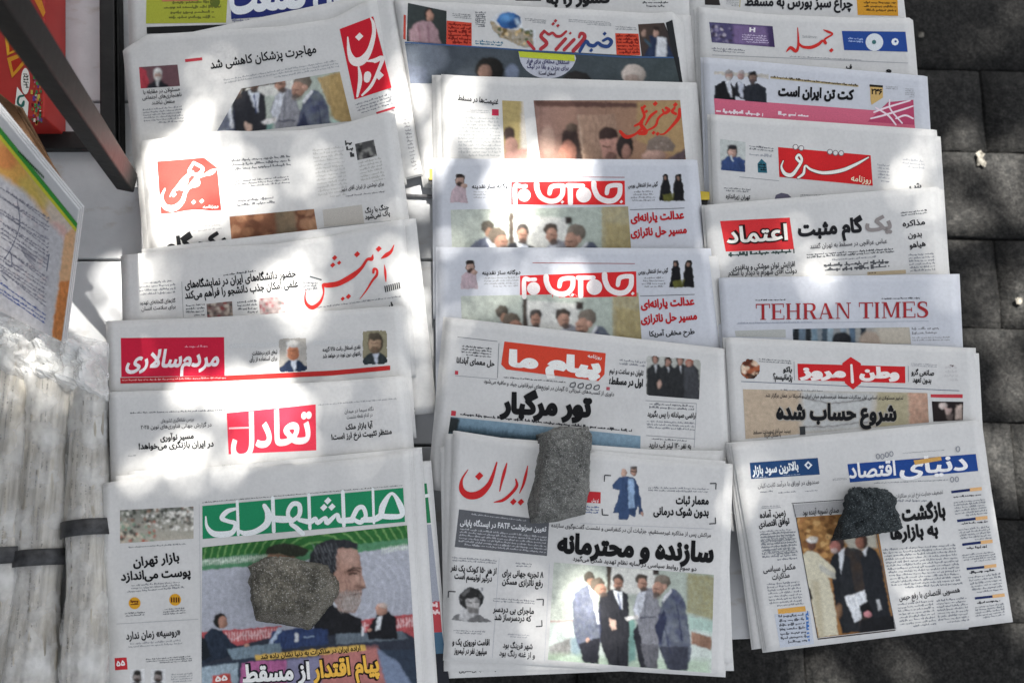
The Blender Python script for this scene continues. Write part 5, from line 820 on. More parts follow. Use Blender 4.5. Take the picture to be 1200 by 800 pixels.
q = side_copy([(846, 330), (1119, 324), (1127, 470), (855, 470)], 'under copy edging out left of the English language newspaper', g3, -.003, m=M_PAPER3); q.done()
p = Paper('newspaper', (842, 326), (1121, 321), (1130, 480), (852, 490), 'English language newspaper with dark red capital letters across its top', g3, m=M_PAPER3, amp=.0009)
Z = lambda x, y: (830+x/3.871, 310+y/3.871)
p.new('masthead')
def serif(ch, x, w, b):                                       # Roman capitals with thick and thin stems, unit height
    R = lambda a, c, d, e: np.array([(a, c), (d, c), (d, e), (a, e)], float); S_ = .05; t = .17; o = []
    def stem(a): o.append(R(a, 0, a+t, 1)); o.append(R(a-.07, 0, a+t+.07, S_)); o.append(R(a-.07, 1-S_, a+t+.07, 1))
    if ch == 'T': o += [R(.34, 0, .34+t, 1), R(.24, 0, .61, S_), R(0, .93, .85, 1), R(0, .72, .05, 1), R(.80, .72, .85, 1)]; W = .85
    elif ch == 'E': stem(.1); o += [R(.2, .94, .78, 1), R(.2, 0, .8, .06), R(.2, .48, .6, .54), R(.73, .76, .78, 1), R(.76, 0, .81, .26), R(.56, .38, .61, .64)]; W = .83
    elif ch == 'H': stem(.1); stem(.68); o.append(R(.2, .48, .75, .54)); W = .98
    elif ch == 'I': stem(.1); W = .4
    elif ch == 'R': stem(.1); o += [R(.2, .94, .5, 1), R(.2, .47, .5, .53)]; o += ribbon([(.5, .97, .06), (.66, .9, .13), (.7, .74, .17), (.66, .58, .13), (.5, .5, .06)], .01) ; o += [np.array([(.42, .5), (.58, .5), (.84, .0), (.64, .0)]), R(.6, 0, .9, S_)]; W = .9
    elif ch == 'A': o += [np.array([(.36, 1), (.5, 1), (.88, 0), (.66, 0)]), np.array([(.38, 1), (.43, .93), (.14, 0), (.08, 0)]), R(.2, .3, .68, .36), R(0, 0, .24, S_), R(.58, 0, .96, S_)]; W = .96
    elif ch == 'N': o += [R(.14, 0, .2, 1), R(.78, 0, .84, 1), np.array([(.12, 1), (.32, 1), (.84, 0), (.74, 0)]), R(.02, .95, .3, 1), R(.04, 0, .3, S_), R(.68, .95, .95, 1)]; W = .95
    elif ch == 'M': o += [R(.14, 0, .2, 1), R(.9, 0, .9+t, 1), np.array([(.12, 1), (.32, 1), (.64, .05), (.54, .05)]), np.array([(.9, 1), (.97, 1), (.64, .05), (.56, .05)]), R(.02, .95, .3, 1), R(.04, 0, .3, S_), R(.88, .95, 1.17, 1), R(.82, 0, 1.16, S_)]; W = 1.18
    elif ch == 'S': o += ribbon([(.62, .8, .05), (.55, .93, .08), (.36, .97, .08), (.18, .9, .13), (.16, .7, .17), (.36, .56, .2), (.56, .42, .2), (.62, .24, .17), (.52, .08, .12), (.32, .03, .08), (.12, .1, .08), (.08, .26, .05)], .01)+[R(.59, .7, .63, .97), R(.07, .03, .11, .3)]; W = .74
    else: W = .4
    v, f = union(o); return v, f, W
W0 = 0; parts_ = []
for ch in 'TEHRAN TIMES': v, f, wd = serif(ch, 0, 0, 0); parts_.append((v, f, W0)); W0 += wd+.04
for v, f, x0 in parts_:
    if len(v):
        t = (v[:, 0]+x0)/W0; A0 = np.array(Z(216, 251)); A1 = np.array(Z(1003, 240)); up = np.array([-.01, -1])*18.6
        p.add(A0+(A1-A0)*t[:, None]+up*v[:, 1:2], f, '9a2c30', 2)
p.greek([Z(215, 158), Z(350, 156), Z(350, 166), Z(215, 168)], 1, '3c3d40'); p.greek([Z(785, 150), Z(960, 148), Z(960, 160), Z(785, 162)], 1, '3c3d40')
p.new('photograph'); pc = p.pic([Z(382, 292), Z(912, 284), Z(920, 360), Z(385, 360)], .9); pc.grad((930, 390), '6c7c88', (1060, 390), 'a8a294'); F = pc.frame(830, 310, 3.871)
for i, (a, c_) in enumerate(((385, '1e2226'), (412, '5c7080'), (440, '22282c'), (470, '6a8494'), (515, '3c4c58'), (540, '8ea4b0'), (600, '7c8c98'), (640, '4a6074'), (690, '1e2a34'))): F.poly([(a, 285), (a+26, 285), (a+26, 360), (a, 360)], c_, 1)
F.ell(604, 340, 44, 34, '23262a', 1.2); F.ell(735, 345, 50, 42, 'a09080', 3); F.poly([(760, 290), (915, 284), (918, 360), (790, 360)], 'b4ac9c', 3); pc.k = 1; pc.noise(.4, .1); p.put(pc)
p.new('photograph'); p.box([Z(120, 300), Z(350, 294), Z(352, 330), Z(125, 326)], 'b0b2ae')
p.new('text_column'); p.line(Z(130, 268), Z(1000, 256), .6, '9aa0ac'); p.greek([Z(135, 262), Z(470, 258), Z(470, 264), Z(135, 268)], 1, '8a90a0'); p.greek([Z(922, 285), Z(1045, 282), Z(1048, 320), Z(925, 325)], 2, '8a8c90'); p.greek([Z(925, 328), Z(1095, 326), Z(1095, 348), Z(925, 350)], 2, '9a9ca0'); p.done()

q = side_copy([(856, 400), (1146, 414), (1154, 560), (870, 560)], 'under copy edging out left and right of the red star masthead newspaper', g3, -.003); q.done()
p = Paper('newspaper', (850, 396), (1140, 408), (1148, 560), (862, 600), 'newspaper with red star-shaped band masthead and black headline over beige photo', g3, amp=.0009)
Z = lambda x, y: (840+x/3.871, 390+y/3.871); Y = lambda x, y: (925+x/8, 405+y/8)
p.new('masthead'); p.polys([np.array([Y(75, 168), Y(1085, 195), Y(1087, 350), Y(83, 322)]), np.array([Y(575, 105), Y(670, 165), Y(672, 350), Y(597, 410), Y(520, 350), Y(495, 165)])], 'c42428')
p.text('مروز', *Y(92, 285), *Y(530, 292), 11.5, 'e8deda', .075, slant=-.05); p.text('وطن', *Y(655, 292), *Y(1030, 302), 11.5, 'e8deda', .075); p.strokes((925, 405, 8), [[(580, 182, 22), (590, 340, 30)]], 'e8deda', 3)
p.new('photograph'); pc = p.pic([Z(118, 255), Z(955, 272), Z(962, 405), Z(130, 480)], .9); pc.grad((870, 470), 'b8a890', (1080, 480), 'b4aa94'); F = pc.frame(840, 390, 3.871); F.poly([(380, 255), (720, 265), (700, 440), (380, 460)], 'b4b6b4', 10); F.poly([(120, 255), (380, 260), (380, 470), (130, 480)], 'b8a288', 8, .8, .3, .12); F.poly([(730, 270), (870, 272), (870, 420), (720, 430)], 'a49c78', 4, .8); F.poly([(868, 272), (960, 274), (962, 408), (875, 415)], 'b48870', 2, 1, .3, .3); F.line([(375, 290), (520, 320), (700, 300)], 4, '4c4440'); F.line([(375, 425), (500, 425), (760, 395)], 4, '4c4440'); pc.k = 1; pc.noise(.2, .06); p.put(pc)
p.new('headline'); p.text_outl('شروع حساب شده', *Z(268, 388), *Z(815, 396), 18, '16171a', 'a8a49c', .055, .1); p.text('تدابیر مسئولان بر اساس اول مذاکرات مسقط غیرمستقیم میان ایران و آمریکا در عمان برگزار شد', *Z(220, 290), *Z(845, 302), 4.2, '2c2c2e', .015, layer=3); p.text('باکو', *Z(300, 175), *Z(340, 178), 6, bold=.04); p.text('پژمانیسم؟', *Z(254, 208), *Z(342, 214), 6.4, bold=.04); p.text('صانعی گرو', *Z(882, 188), *Z(985, 193), 6, bold=.035); p.text('بدون تعهد', *Z(888, 222), *Z(972, 226), 6, bold=.035)
p.new('photograph'); pc = p.pic([Z(108, 118), Z(200, 118), Z(200, 210), Z(108, 210)], .7); pc.fill('3c2a1c'); F = pc.frame(840, 390, 3.871); F.ell(150, 162, 40, 42, '7c3c24', 1); F.spots([(110, 120), (200, 120), (200, 208), (110, 208)], ['d8b898', '4c2818', 'a8562c', 'e0d0b8', '2c1c14'], 40, 3, 6); k1 = ((pc.X-879)/11.8)**2+((pc.Y-432)/11.8)**2 < 1.02; pc.k = 1; p.put(pc, k1)
p.new('photograph'); pc = p.pic([Z(975, 310), Z(1118, 312), Z(1116, 395), Z(982, 402)], .8); pc.fill('241c1c'); F = pc.frame(840, 390, 3.871); F.ell(1025, 330, 20, 14, 'c8b8b0', 1); F.poly([(1028, 335), (1065, 345), (1060, 370), (1040, 368)], 'a89088', 1); F.poly([(1085, 330), (1110, 325), (1112, 395), (1082, 390)], 'b8a498', 2); F.poly([(1040, 370), (1070, 365), (1068, 400), (1045, 400)], '5c504c', 2); pc.k = 1; p.put(pc)
p.new('banner'); p.box([Z(970, 278), Z(1115, 278), Z(1115, 295), Z(970, 292)], 'b83c44'); p.greek([Z(1035, 150), Z(1090, 150), Z(1095, 225), Z(1030, 225)], 4, 'c0bfbe'); p.poly([Z(1055, 145), Z(1076, 146), Z(1068, 158)], '6a5c5c')
p.new('text_column'); p.line(Z(110, 220), Z(1100, 262), .7, '5a6478'); p.greek([Z(190, 115), Z(340, 125), Z(340, 145), Z(190, 135)], 2, '77797c'); p.greek([Z(880, 135), Z(1000, 142), Z(1000, 160), Z(880, 152)], 2, '9a9ca0'); p.greek([Z(290, 255), Z(480, 260), Z(480, 270), Z(290, 266)], 1, '77797c'); p.text('ببینید سرآغاز تمهیدات مسقط', *Z(165, 458), *Z(335, 450), 4.4, '3c3a38', .02); p.text('با مشکل آمریکا', *Z(215, 472), *Z(290, 468), 4.4, '3c3a38', .02); p.poly([Z(375, 425), Z(400, 423), Z(402, 460), Z(377, 462)], '3a3c3e', 2); p.line(Z(350, 130), Z(352, 215), .7, '8a8c90'); p.line(Z(868, 150), Z(870, 222), .7, '8a8c90'); p.done()

for dx, dz, lb in ((-10, -.006, 'lowest copy of the blue masthead pile, its plain left edge showing'), ):
    q = Paper('newspaper', (862+dx, 519), (1150, 498), (1182, 722), (893+dx, 760), lb, 'stacked copies of the blue masthead newspaper', dz=dz, inner=1, amp=.0005); q.done()
p = Paper('newspaper', (857, 521), (1146, 492), (1186, 727), (898, 763), 'newspaper with long blue masthead band and photo of men in robes and dark suits', 'stacked copies of the blue masthead newspaper', inner=2, amp=.0012)
Z = lambda x, y: (1000+x/5.333, 490+y/5.333); Y = lambda x, y: (840+x/5.717, 500+y/5.717); STZ['d'] = float(p.surf([(1020, 600)])[0][2]); Fd = (1000, 490, 5.333)
p.new('masthead'); p.box([(993, 543.5), Z(765, 222), Z(780, 328), (996, 565)], '1f4488')
p.text('دنیای', *Z(288, 352), *Z(716, 318), 19, 'e6eaee', .03); p.text('اقتصاد', *Z(-28, 372), *Z(266, 352), 17, 'e6eaee', .03)
p.strokes(Fd, [[(152, 240, 3), (153, 241, 3)]], '8a8e96', 2, rings=[(152, 238, 13), (180, 238, 13), (208, 228, 13), (236, 222, 13), (652, 192, 14), (615, 382, 13), (645, 380, 13)], rcol='7c8088')
p.box([Z(375, 262), Z(545, 238), Z(550, 262), Z(385, 290)], 'c89c58', 3)
p.new('advertisement'); p.box([Y(220, 240), Y(676, 207), Y(690, 318), Y(230, 348)], '23446f'); p.text('بالاترین سود بازار', *Y(238, 318), *Y(548, 285), 9.5, 'dfe4ea', .045); p.polys([np.array([Y(585, 255), Y(610, 228), Y(640, 255), Y(612, 285)])], 'dbe2ea', 2); p.polys([np.array([Y(600, 256), Y(611, 243), Y(625, 256), Y(612, 270)])], '23446f', 3); p.greek([Y(440, 322), Y(560, 314), Y(560, 322), Y(440, 330)], 1, 'a8b4c4', layer=2); p.greek([Y(250, 335), Y(340, 330), Y(340, 340), Y(250, 345)], 1, 'c8d0dc', layer=2)
p.new('headline'); p.text('بازگشت', *Z(305, 638), *Z(578, 610), 16, '17181a', .06); p.text('به بازارها', *Z(232, 755), *Z(532, 725), 14, '17181a', .06); p.text('زمین، آماده', *Y(290, 610), *Y(462, 590), 7, bold=.04); p.text('توافق اقتصادی', *Y(282, 672), *Y(488, 645), 7, bold=.04)
X_ = lambda x, y: (850+x/4.442, 620+y/4.442); W_ = lambda x, y: (1010+x/4.442, 620+y/4.442)
p.text('مکمل سیاسی', *X_(198, 222), *X_(365, 205), 6.6, '303134', .02); p.text('مذاکرات', *X_(245, 262), *X_(335, 248), 6.4, '303134', .02); p.text('همسویی اقتصادی با رفع حبس', *W_(195, 368), *W_(510, 325), 6.6, '303134', .02)
p.text('صندوق در اوراق با درآمد ثابت کیان', *Y(275, 408), *Y(686, 378), 5, '5a5b5e', .01); p.text('تضعیف حمایت نرخ ارز در مذاکرات', *Z(262, 498), *Z(560, 470), 4.6, '5a5b5e', .01)
p.new('photograph'); E_ = lambda x, y: (860+x/4.705, 590+y/4.705)
pc = p.pic([E_(342, 75), E_(778, 45), E_(888, 688), E_(462, 738)], .8); F = pc.frame(860, 590, 4.705); pc.grad(E_(350, 80), '9a6c34', E_(450, 400), '4c3020'); F.spots([(340, 80), (600, 60), (620, 420), (370, 350)], ['c8944c', '5c3418', 'e0b46c', '3c2414', 'a8703c', '7c5028'], 150, 3, 4, .6)
F.poly([(600, 180), (780, 150), (790, 240), (640, 260)], 'b0ac9c', 3)
F.poly([(560, 250), (530, 320), (560, 560), (600, 715), (700, 700), (640, 300)], '1f2226', 1); F.poly([(620, 235), (700, 250), (740, 300), (790, 500), (800, 620), (720, 710), (610, 700), (580, 420), (590, 300)], '25282c', 1.2, 1, .15, .1); F.poly([(735, 235), (780, 250), (810, 310), (840, 480), (880, 690), (760, 700), (720, 480), (700, 300)], '22252a', 1.2); F.poly([(700, 640), (890, 610), (890, 700), (690, 715)], '1a1b1e', 2)
F.poly([(575, 270), (612, 238), (600, 330), (588, 385)], 'd0d4d8', 1); F.poly([(705, 265), (735, 235), (728, 290)], 'c8ccd0', 1); F.ell(570, 215, 40, 46, '4c3c38', 1.2); F.ell(560, 235, 30, 34, 'a8685c', 1.2); F.ell(555, 258, 20, 16, 'b8a8a0', 1.2, a=.7); F.ell(705, 205, 34, 42, '4c3830', 1); F.ell(695, 215, 24, 32, '94604c', 1.2)
F.poly([(362, 310), (372, 285), (405, 262), (440, 262), (480, 290), (540, 340), (558, 370), (556, 410), (520, 405), (545, 500), (560, 600), (575, 722), (468, 736), (440, 600), (415, 470), (385, 380)], 'c8c2a8', 1.2); F.poly([(430, 420), (470, 430), (500, 728), (468, 734)], 'a89c7c', 4, .6); F.poly([(470, 330), (560, 385), (556, 412), (480, 372)], 'b0b0a8', 2, .8); F.ell(428, 225, 24, 34, '6c4838', 1); F.ell(432, 200, 32, 18, 'd8d4cc', 1); F.ell(435, 190, 24, 10, 'b8a890', 1, a=.6); F.poly([(400, 450), (412, 450), (432, 520), (420, 530)], '2c241c', 1)
F.poly([(612, 512), (722, 475), (735, 540), (690, 560), (705, 635), (665, 652)], 'd2d6da', 1); F.poly([(688, 560), (740, 535), (768, 590), (712, 622)], '17181b', 1); F.ell(738, 608, 22, 18, 'c07c80', 1); F.poly([(785, 530), (798, 525), (815, 580), (800, 592)], 'b0b2b4', 1.5); F.ell(580, 590, 18, 40, '8c6848', 2, a=.8); pc.k = 1; pc.noise(.4, .1); p.put(pc)
p.line(E_(325, 0), E_(342, 75), .8, '3c3d40'); p.line(E_(342, 75), E_(462, 740), .8, '3c3d40', 2); p.line(E_(462, 745), E_(890, 695), 1.3, '3c3432', 2); p.line(E_(780, 150), E_(892, 690), .8, '5c5d60', 2); p.line(Y(500, 512), Y(880, 485), .8, '3c3d40'); p.box([Y(505, 520), Y(880, 492), Y(870, 570), Y(520, 600)], 'a8a8a8'); p.text('صدای تسویه آینده بود', *Y(575, 590), *Y(818, 570), 6.2, '303030', .02, 3)
p.new('banner')
for x, y in ((612, 460), (648, 640), (680, 788)): a, b = Z(x, y), Z(x+116, y-14); c = Z(x+190, y-22); p.line(a, b, 3, '1f2c58'); p.line(b, c, 4, 'd8ac78')
for x, y in ((545, 205), (588, 358)): a, b = W_(x, y), W_(x+92, y-10); c = W_(x+155, y-18); p.line(a, b, 2.8, '1f2c58'); p.line(b, c, 3.8, 'd8ac78')
p.box([X_(272, 414), X_(414, 398), X_(420, 425), X_(276, 441)], 'cc9c50'); p.box([X_(255, 440), X_(440, 425), X_(462, 595), X_(285, 615)], 'b8bec8'); p.greek([X_(275, 445), X_(405, 435), X_(428, 590), X_(292, 605)], 7, '5c6068', layer=2); p.greek([X_(418, 435), X_(432, 433), X_(440, 590), X_(426, 592)], 8, '3c6cac', layer=2, fill=1)
p.new('text_column')
for Q, n in (([Y(290, 430), Y(375, 424), Y(375, 440), Y(290, 446)], 1), ([Y(412, 435), Y(540, 426), Y(540, 442), Y(412, 452)], 1), ([Y(590, 425), Y(680, 418), Y(680, 432), Y(590, 440)], 1), ([Y(300, 530), Y(425, 522), Y(430, 545), Y(300, 552)], 2), ([Y(285, 695), Y(500, 680), Y(530, 850), Y(320, 870)], 10), ([X_(180, 20), X_(365, 5), X_(380, 160), X_(195, 172)], 9), ([X_(215, 280), X_(385, 265), X_(410, 395), X_(232, 410)], 8), ([W_(105, 100), W_(485, 75), W_(525, 290), W_(160, 318)], 13), ([W_(185, 385), W_(370, 365), W_(388, 500), W_(200, 522)], 8), ([W_(385, 365), W_(545, 350), W_(560, 480), W_(400, 498)], 8), ([Z(625, 520), Z(820, 500), Z(840, 600), Z(640, 625)], 6), ([Z(655, 690), Z(850, 670), Z(865, 755), Z(675, 778)], 5), ([W_(520, 130), W_(690, 112), W_(700, 160), W_(535, 180)], 4), ([W_(550, 245), W_(720, 225), W_(735, 320), W_(580, 340)], 6), ([W_(590, 400), W_(740, 382), W_(745, 450), W_(592, 475)], 5), ([Z(265, 505), Z(465, 508), Z(465, 525), Z(265, 530)], 1), ([Z(130, 400), Z(590, 380), Z(590, 392), Z(130, 412)], 1), ([Z(310, 215), Z(570, 195), Z(570, 202), Z(310, 222)], 1), ([Y(775, 345), Y(870, 338), Y(870, 355), Y(775, 362)], 2)): p.greek(Q, n, '85888c')
for Q in ([Z(625, 488), Z(800, 472), Z(800, 484), Z(625, 500)], [Z(675, 655), Z(840, 640), Z(840, 652), Z(675, 668)], [W_(545, 95), W_(650, 85), W_(650, 98), W_(545, 108)], [W_(560, 222), W_(700, 206), W_(700, 220), W_(560, 236)], [W_(600, 380), W_(720, 366), W_(720, 378), W_(600, 392)]): p.greek(Q, 1, '3c3d42', fill=.9)
p.done()
# ================================================================ stones holding the papers down
def stone_mat(name, cols, sc, bs):
    m, t, b = mat(name, cols[0], .93, spec=.2)
    out, _, _ = noise_col(t, b, sc, cols[0], cols[1], .32, .68, 8, rough=.75); out, _, _ = noise_col(t, b, sc*7, cols[2], (1.25, 1.25, 1.22), .36, .66, 5, prev=out, rough=.8)
    vo = t.nodes.new('ShaderNodeTexVoronoi'); vo.inputs['Scale'].default_value = bs; tc = t.nodes.new('ShaderNodeTexCoord'); t.links.new(tc.outputs['Object'], vo.inputs[0])
    rr = t.nodes.new('ShaderNodeValToRGB'); rr.color_ramp.elements[0].position = .12; rr.color_ramp.elements[1].position = .3; rr.color_ramp.elements[0].color = (*[min(1, c*5) for c in cols[1]], 1); rr.color_ramp.elements[1].color = (*[0]*3, 1)
    t.links.new(vo.outputs['Distance'], rr.inputs[0]); mx = t.nodes.new('ShaderNodeMix'); mx.data_type = 'RGBA'; mx.blend_type = 'ADD'; mx.inputs[0].default_value = .35
    t.links.new(out, mx.inputs[6]); t.links.new(rr.outputs[0], mx.inputs[7]); t.links.new(mx.outputs[2], b.inputs['Base Color'])
    bump(t, b, bs*.9, .0035, 1, 8); return m
def inside(P, Q):
    x, y = Q[:, 0], Q[:, 1]; ins = np.zeros(len(Q), bool); dm = np.full(len(Q), 1e9)
    for i in range(len(P)):
        a, b = P[i], P[(i+1) % len(P)]; c = ((a[1] <= y) & (b[1] > y)) | ((b[1] <= y) & (a[1] > y))
        with np.errstate(all='ignore'): xi = a[0]+(y-a[1])/(b[1]-a[1])*(b[0]-a[0])
        ins ^= c & (x < xi); e = b-a; w_ = Q-a; t = np.clip((w_@e)/(e@e), 0, 1); dm = np.minimum(dm, np.linalg.norm(w_-e*t[:, None], axis=1))
    return ins, dm
def stone(name, top, base, zb, H, m, label, rough=.0022, seed=1, tilt=(0, 0), facets=(), bw=1.0):
    """top and base: outlines in plan; walls run from one to the other, the top is a broken rough face"""
    T = at_z(top, zb+H)[:, :2]; Bs = at_z(base, zb)[:, :2]; n = len(T); c = T.mean(0)
    e = empty(name, (*Bs.mean(0), zb), label, 'stone')
    def dens(P): return np.array([P[i]*(1-t)+P[(i+1) % n]*t for i in range(n) for t in np.arange(0, 1, 1/10)])
    T, Bs = dens(T), dens(Bs); N = len(T); V = []; F = []; rg = random.Random(seed)
    def nz(p, f, a): return (mnoise.fractal((p[0]*f+seed, p[1]*f, p[2]*f), .8, 2.1, 5))*a
    rings = []; 
    for k in range(7): w_ = k/6; rings.append([(*(Bs[i]*(1-w_)+T[i]*w_), zb-.004+(H*.93+.004)*w_) for i in range(N)])
    R = 14
    for k in range(1, R): s_ = k/R; rings.append([(*(T[i]*(1-s_)+c*s_), zb+H*(.93+.07*min(1, s_*5))) for i in range(N)])
    for k, rg_ in enumerate(rings):
        for p in rg_:
            p = Vector(p); a = 1 if k else .3; tz = (p.x-c[0])*tilt[0]+(p.y-c[1])*tilt[1] if k > 5 else 0
            d = nz(p, 30, .0045)*a*(.4+.6*bw)+((abs(mnoise.noise(p*22+Vector((seed, 0, 0))))-.25)*.011*bw if k else 0)+nz(p, 130, rough)*a+(.0012*abs(mnoise.noise(p*300)) if k else 0); o = Vector((p.x-c[0], p.y-c[1], 0)); o = o.normalized() if o.length > 1e-5 else o
            side = max(0, 1-max(0, k-6)/3); V.append((p.x+o.x*d*side, p.y+o.y*d*side, p.z+(d*1.1 if k > 5 else 0)+tz))
    V.append((*c, zb+H)); L = len(rings)
    for k in range(L-1): F += [[k*N+i, k*N+(i+1) % N, (k+1)*N+(i+1) % N, (k+1)*N+i] for i in range(N)]
    F += [[(L-1)*N+i, (L-1)*N+(i+1) % N, len(V)-1] for i in range(N)]; F.append(list(range(N))[::-1])
    s = np.array(T); ar = area2(s); F = F if ar > 0 else [q[::-1] for q in F]
    return mesh_obj('stone_body', V, F, m, e, smooth=True)
zp = lambda p, x, y: float(p.surf([(x, y)])[0][2])
M_S1 = stone_mat('olive_grey_stone', [(.09, .085, .07), (.27, .255, .22), (.5, .5, .48)], 38, 420)
M_S2 = stone_mat('grey_slab_stone', [(.12, .122, .118), (.30, .30, .285), (.5, .51, .5)], 34, 500)
M_S3 = stone_mat('black_basalt', [(.012, .016, .019), (.085, .10, .105), (.35, .36, .38)], 130, 420)
P_HAM_Z, P_IRN_Z, P_DON_Z = STZ['h'], STZ['i'], STZ['d']
stone('brown_stone', [(294, 664), (318, 655), (345, 658), (370, 664), (383, 676), (374, 700), (354, 726), (330, 721), (305, 719), (298, 700)], [(287, 663), (300, 654), (345, 652), (386, 662), (397, 682), (389, 708), (364, 738), (332, 732), (299, 727), (291, 702)], P_HAM_Z, .032, M_S1, bw=.7, label='chunky olive brown stone with five sides on the green masthead newspaper', seed=3)
stone('grey_stone', [(646, 506), (662, 502), (686, 501), (691, 512), (688, 540), (686, 575), (682, 594), (654, 599), (632, 602), (633, 580), (639, 545), (640, 520)], [(628, 509), (655, 500), (690, 500), (695, 515), (692, 545), (689, 580), (686, 602), (652, 611), (622, 613), (617, 590), (624, 560), (630, 530)], P_IRN_Z, .030, M_S2, bw=.25, label='long grey slab stone lying across the red script and orange masthead newspapers', seed=9, rough=.0018)
stone('black_stone', [(1001, 568), (1022, 569), (1040, 575), (1047, 585), (1053, 601), (1057, 617), (1036, 622), (1010, 626), (987, 629), (992, 605), (997, 582)], [(998, 568), (1022, 567), (1042, 574), (1050, 585), (1056, 602), (1059, 619), (1037, 625), (1010, 630), (975, 634), (980, 615), (990, 588)], P_DON_Z, .024, M_S3, 'rough black glittering stone beside the blue masthead of the lower right newspaper', seed=14, rough=.0025)

# ================================================================ left edge: carton, cardboard, leaning magazine, wrapped bundles
class Flat(Paper):
    """printing on a flat face given by three plan points with heights"""
    def __init__(s, root, pts):
        (x1, y1, z1), (x2, y2, z2), (x3, y3, z3) = pts; A = [Vector(U(*q)) for q in pts]; n = (A[1]-A[0]).cross(A[2]-A[0]); s.pl = ((n.dot(A[0]))/n.z, -n.x/n.z, -n.y/n.z)
        s.amp = 0; s.root = root; s.buf = {}; s.order = []; s.seed = 1; s.cur = None; Paper.n += 1
# red carton
ct = empty('snack_carton', U(0, 60, TZ), 'red carton with yellow and green printing behind the slanting strut', 'carton')
M_RED, t_, b_ = mat('red_carton_board', (.40, .022, .018), .45, spec=.4); noise_col(t_, b_, 12, (.33, .018, .016), (.42, .03, .022), .3, .7)
T = at_z([(-90, -70), (53, -70), (52, 138), (-90, 138)], TZ+.06); B = T*1.0; B[:, 2] = TZ+.002; V, F = boxmesh([tuple(q) for q in B[::-1]]+[tuple(q) for q in T[::-1]]); bevel(mesh_obj('carton_body', V, F, M_RED, ct), .002)
f = Flat(ct, [(0, 0, TZ+.0605), (50, 0, TZ+.0605), (50, 140, TZ+.0605)])
z = lambda x, y: (x/5.333, y/5.333)
f.new('carton_print')
for Q, c in (([z(20, 70), z(90, 60), z(100, 200), z(30, 195)], 'c08a2c'), ([z(38, 90), z(80, 85), z(88, 180), z(42, 178)], '8c2018'), ([z(30, 225), z(120, 215), z(150, 300), z(45, 350)], 'c8922c'), ([z(55, 240), z(105, 235), z(120, 300), z(60, 330)], '9c3018'), ([z(45, 365), z(170, 320), z(175, 380), z(75, 490)], 'c08428'), ([z(70, 385), z(150, 350), z(150, 375), z(85, 455)], '9c2a1c'), ([z(130, 255), z(160, 260), z(180, 370), z(150, 350)], 'd0b030'), ([z(215, 0), z(260, 0), z(285, 80), z(270, 110)], 'c07c2c')): f.box(Q, c, 1 if c[0] in 'cd' else 2)
f.poly(np.array(circle(160/5.333, 510/5.333, 5.2, 20, 15.5)), 'd8d4cc', 2); f.greek([z(145, 460), z(178, 460), z(182, 560), z(150, 560)], 6, '3c3c34', layer=3, fill=.8)
f.polys([np.array([z(108, 545), z(180, 640), z(170, 780), z(92, 690)])], 'd8d8d0', 2); f.strokes((0, 0, 5.333), [[(150, 600, 12), (120, 610, 14), (115, 650, 14), (145, 665, 12), (150, 635, 10), (125, 690, 12)]], '2c5c54', 3)
rg = random.Random(5)
for i in range(90): x = rg.uniform(200, 262); y = rg.uniform(340, 770); a = rg.uniform(6, 16); f.box([z(x-a/2, y-a), z(x+a/2, y-a), z(x+a/2, y+a), z(x-a/2, y+a)], rg.choice(['3c8c4c', 'b8a84c', '5c3c7c', 'c8c0b0', '8c2c2c', '34704c', 'a86c8c', 'b06c3c']), 1+i % 3)
f.done()
# brown cardboard
M_CARD, t_, b_ = mat('brown_cardboard', (.14, .08, .045), .9, spec=.1); noise_col(t_, b_, 20, (.10, .055, .03), (.20, .12, .07)); bump(t_, b_, 90, .001, .5, vscale=(1, 6, 1))
cb = empty('cardboard_sheet', U(50, 190, .7), 'edge of a brown cardboard box between the red carton and the leaning magazine', 'cardboard')
def slab3(name, pts, th, m, parent, nrm=None):
    A = [Vector(U(*q)) for q in pts]; n = (A[1]-A[0]).cross(A[2]-A[0]).normalized(); n = -n if n.z < 0 else n; T = [tuple(a) for a in A]; B = [tuple(a-n*th) for a in A]
    V, F = boxmesh(B[::-1]+T[::-1]); return bevel(mesh_obj(name, V, F, m, parent), .0008)
slab3('cardboard_panel', [(-60, 62, .80), (18, 124, .775), (97, 247, .745), (90, 262, .73)][::1], .004, M_CARD, cb); slab3('cardboard_flap', [(-60, 95, .74), (24, 127, .74), (66, 205, .70), (40, 215, .70)], .004, M_CARD, cb)
# leaning magazine stack: plane through three points
mg = empty('magazine', U(40, 300, .62), 'magazine with green and yellow stripe and orange border leaning at the left edge', 'magazine')
M_GLOSS, t_, b_ = mat('glossy_cover_paper', (.62, .63, .63), .35, spec=.4); noise_col(t_, b_, 10, (.58, .59, .6), (.66, .66, .66))
K3 = [(92, 246, .80), (73, 401, .62), (0, 365, .62)]; fl = Flat(mg, K3)
Q4 = [(-70, 48), (92, 246), (73, 401), (-70, 331)]; Tn = fl.surf(Q4); A_ = Tn[1]-Tn[0]; B_ = Tn[2]-Tn[1]; nn = np.cross(A_, B_); nn /= np.linalg.norm(nn); nn = nn if nn[2] > 0 else -nn
for k in range(3):
    sh = np.array([0, .0, 0])-nn*.0028*k+A_/np.linalg.norm(A_)*.0003*k
    V, F = boxmesh([tuple(q) for q in (Tn+sh-nn*.0025)[::-1]]+[tuple(q) for q in (Tn+sh-nn*.0003)[::-1]]); bevel(mesh_obj('cover' if k == 0 else 'inner_page', V, F, M_GLOSS, mg), .0006)
zm = lambda x, y: (x/4.711, 130+y/4.711); zn = lambda x, y: (x/3.6375, 180+y/3.6375)
fl.new('cover_print')
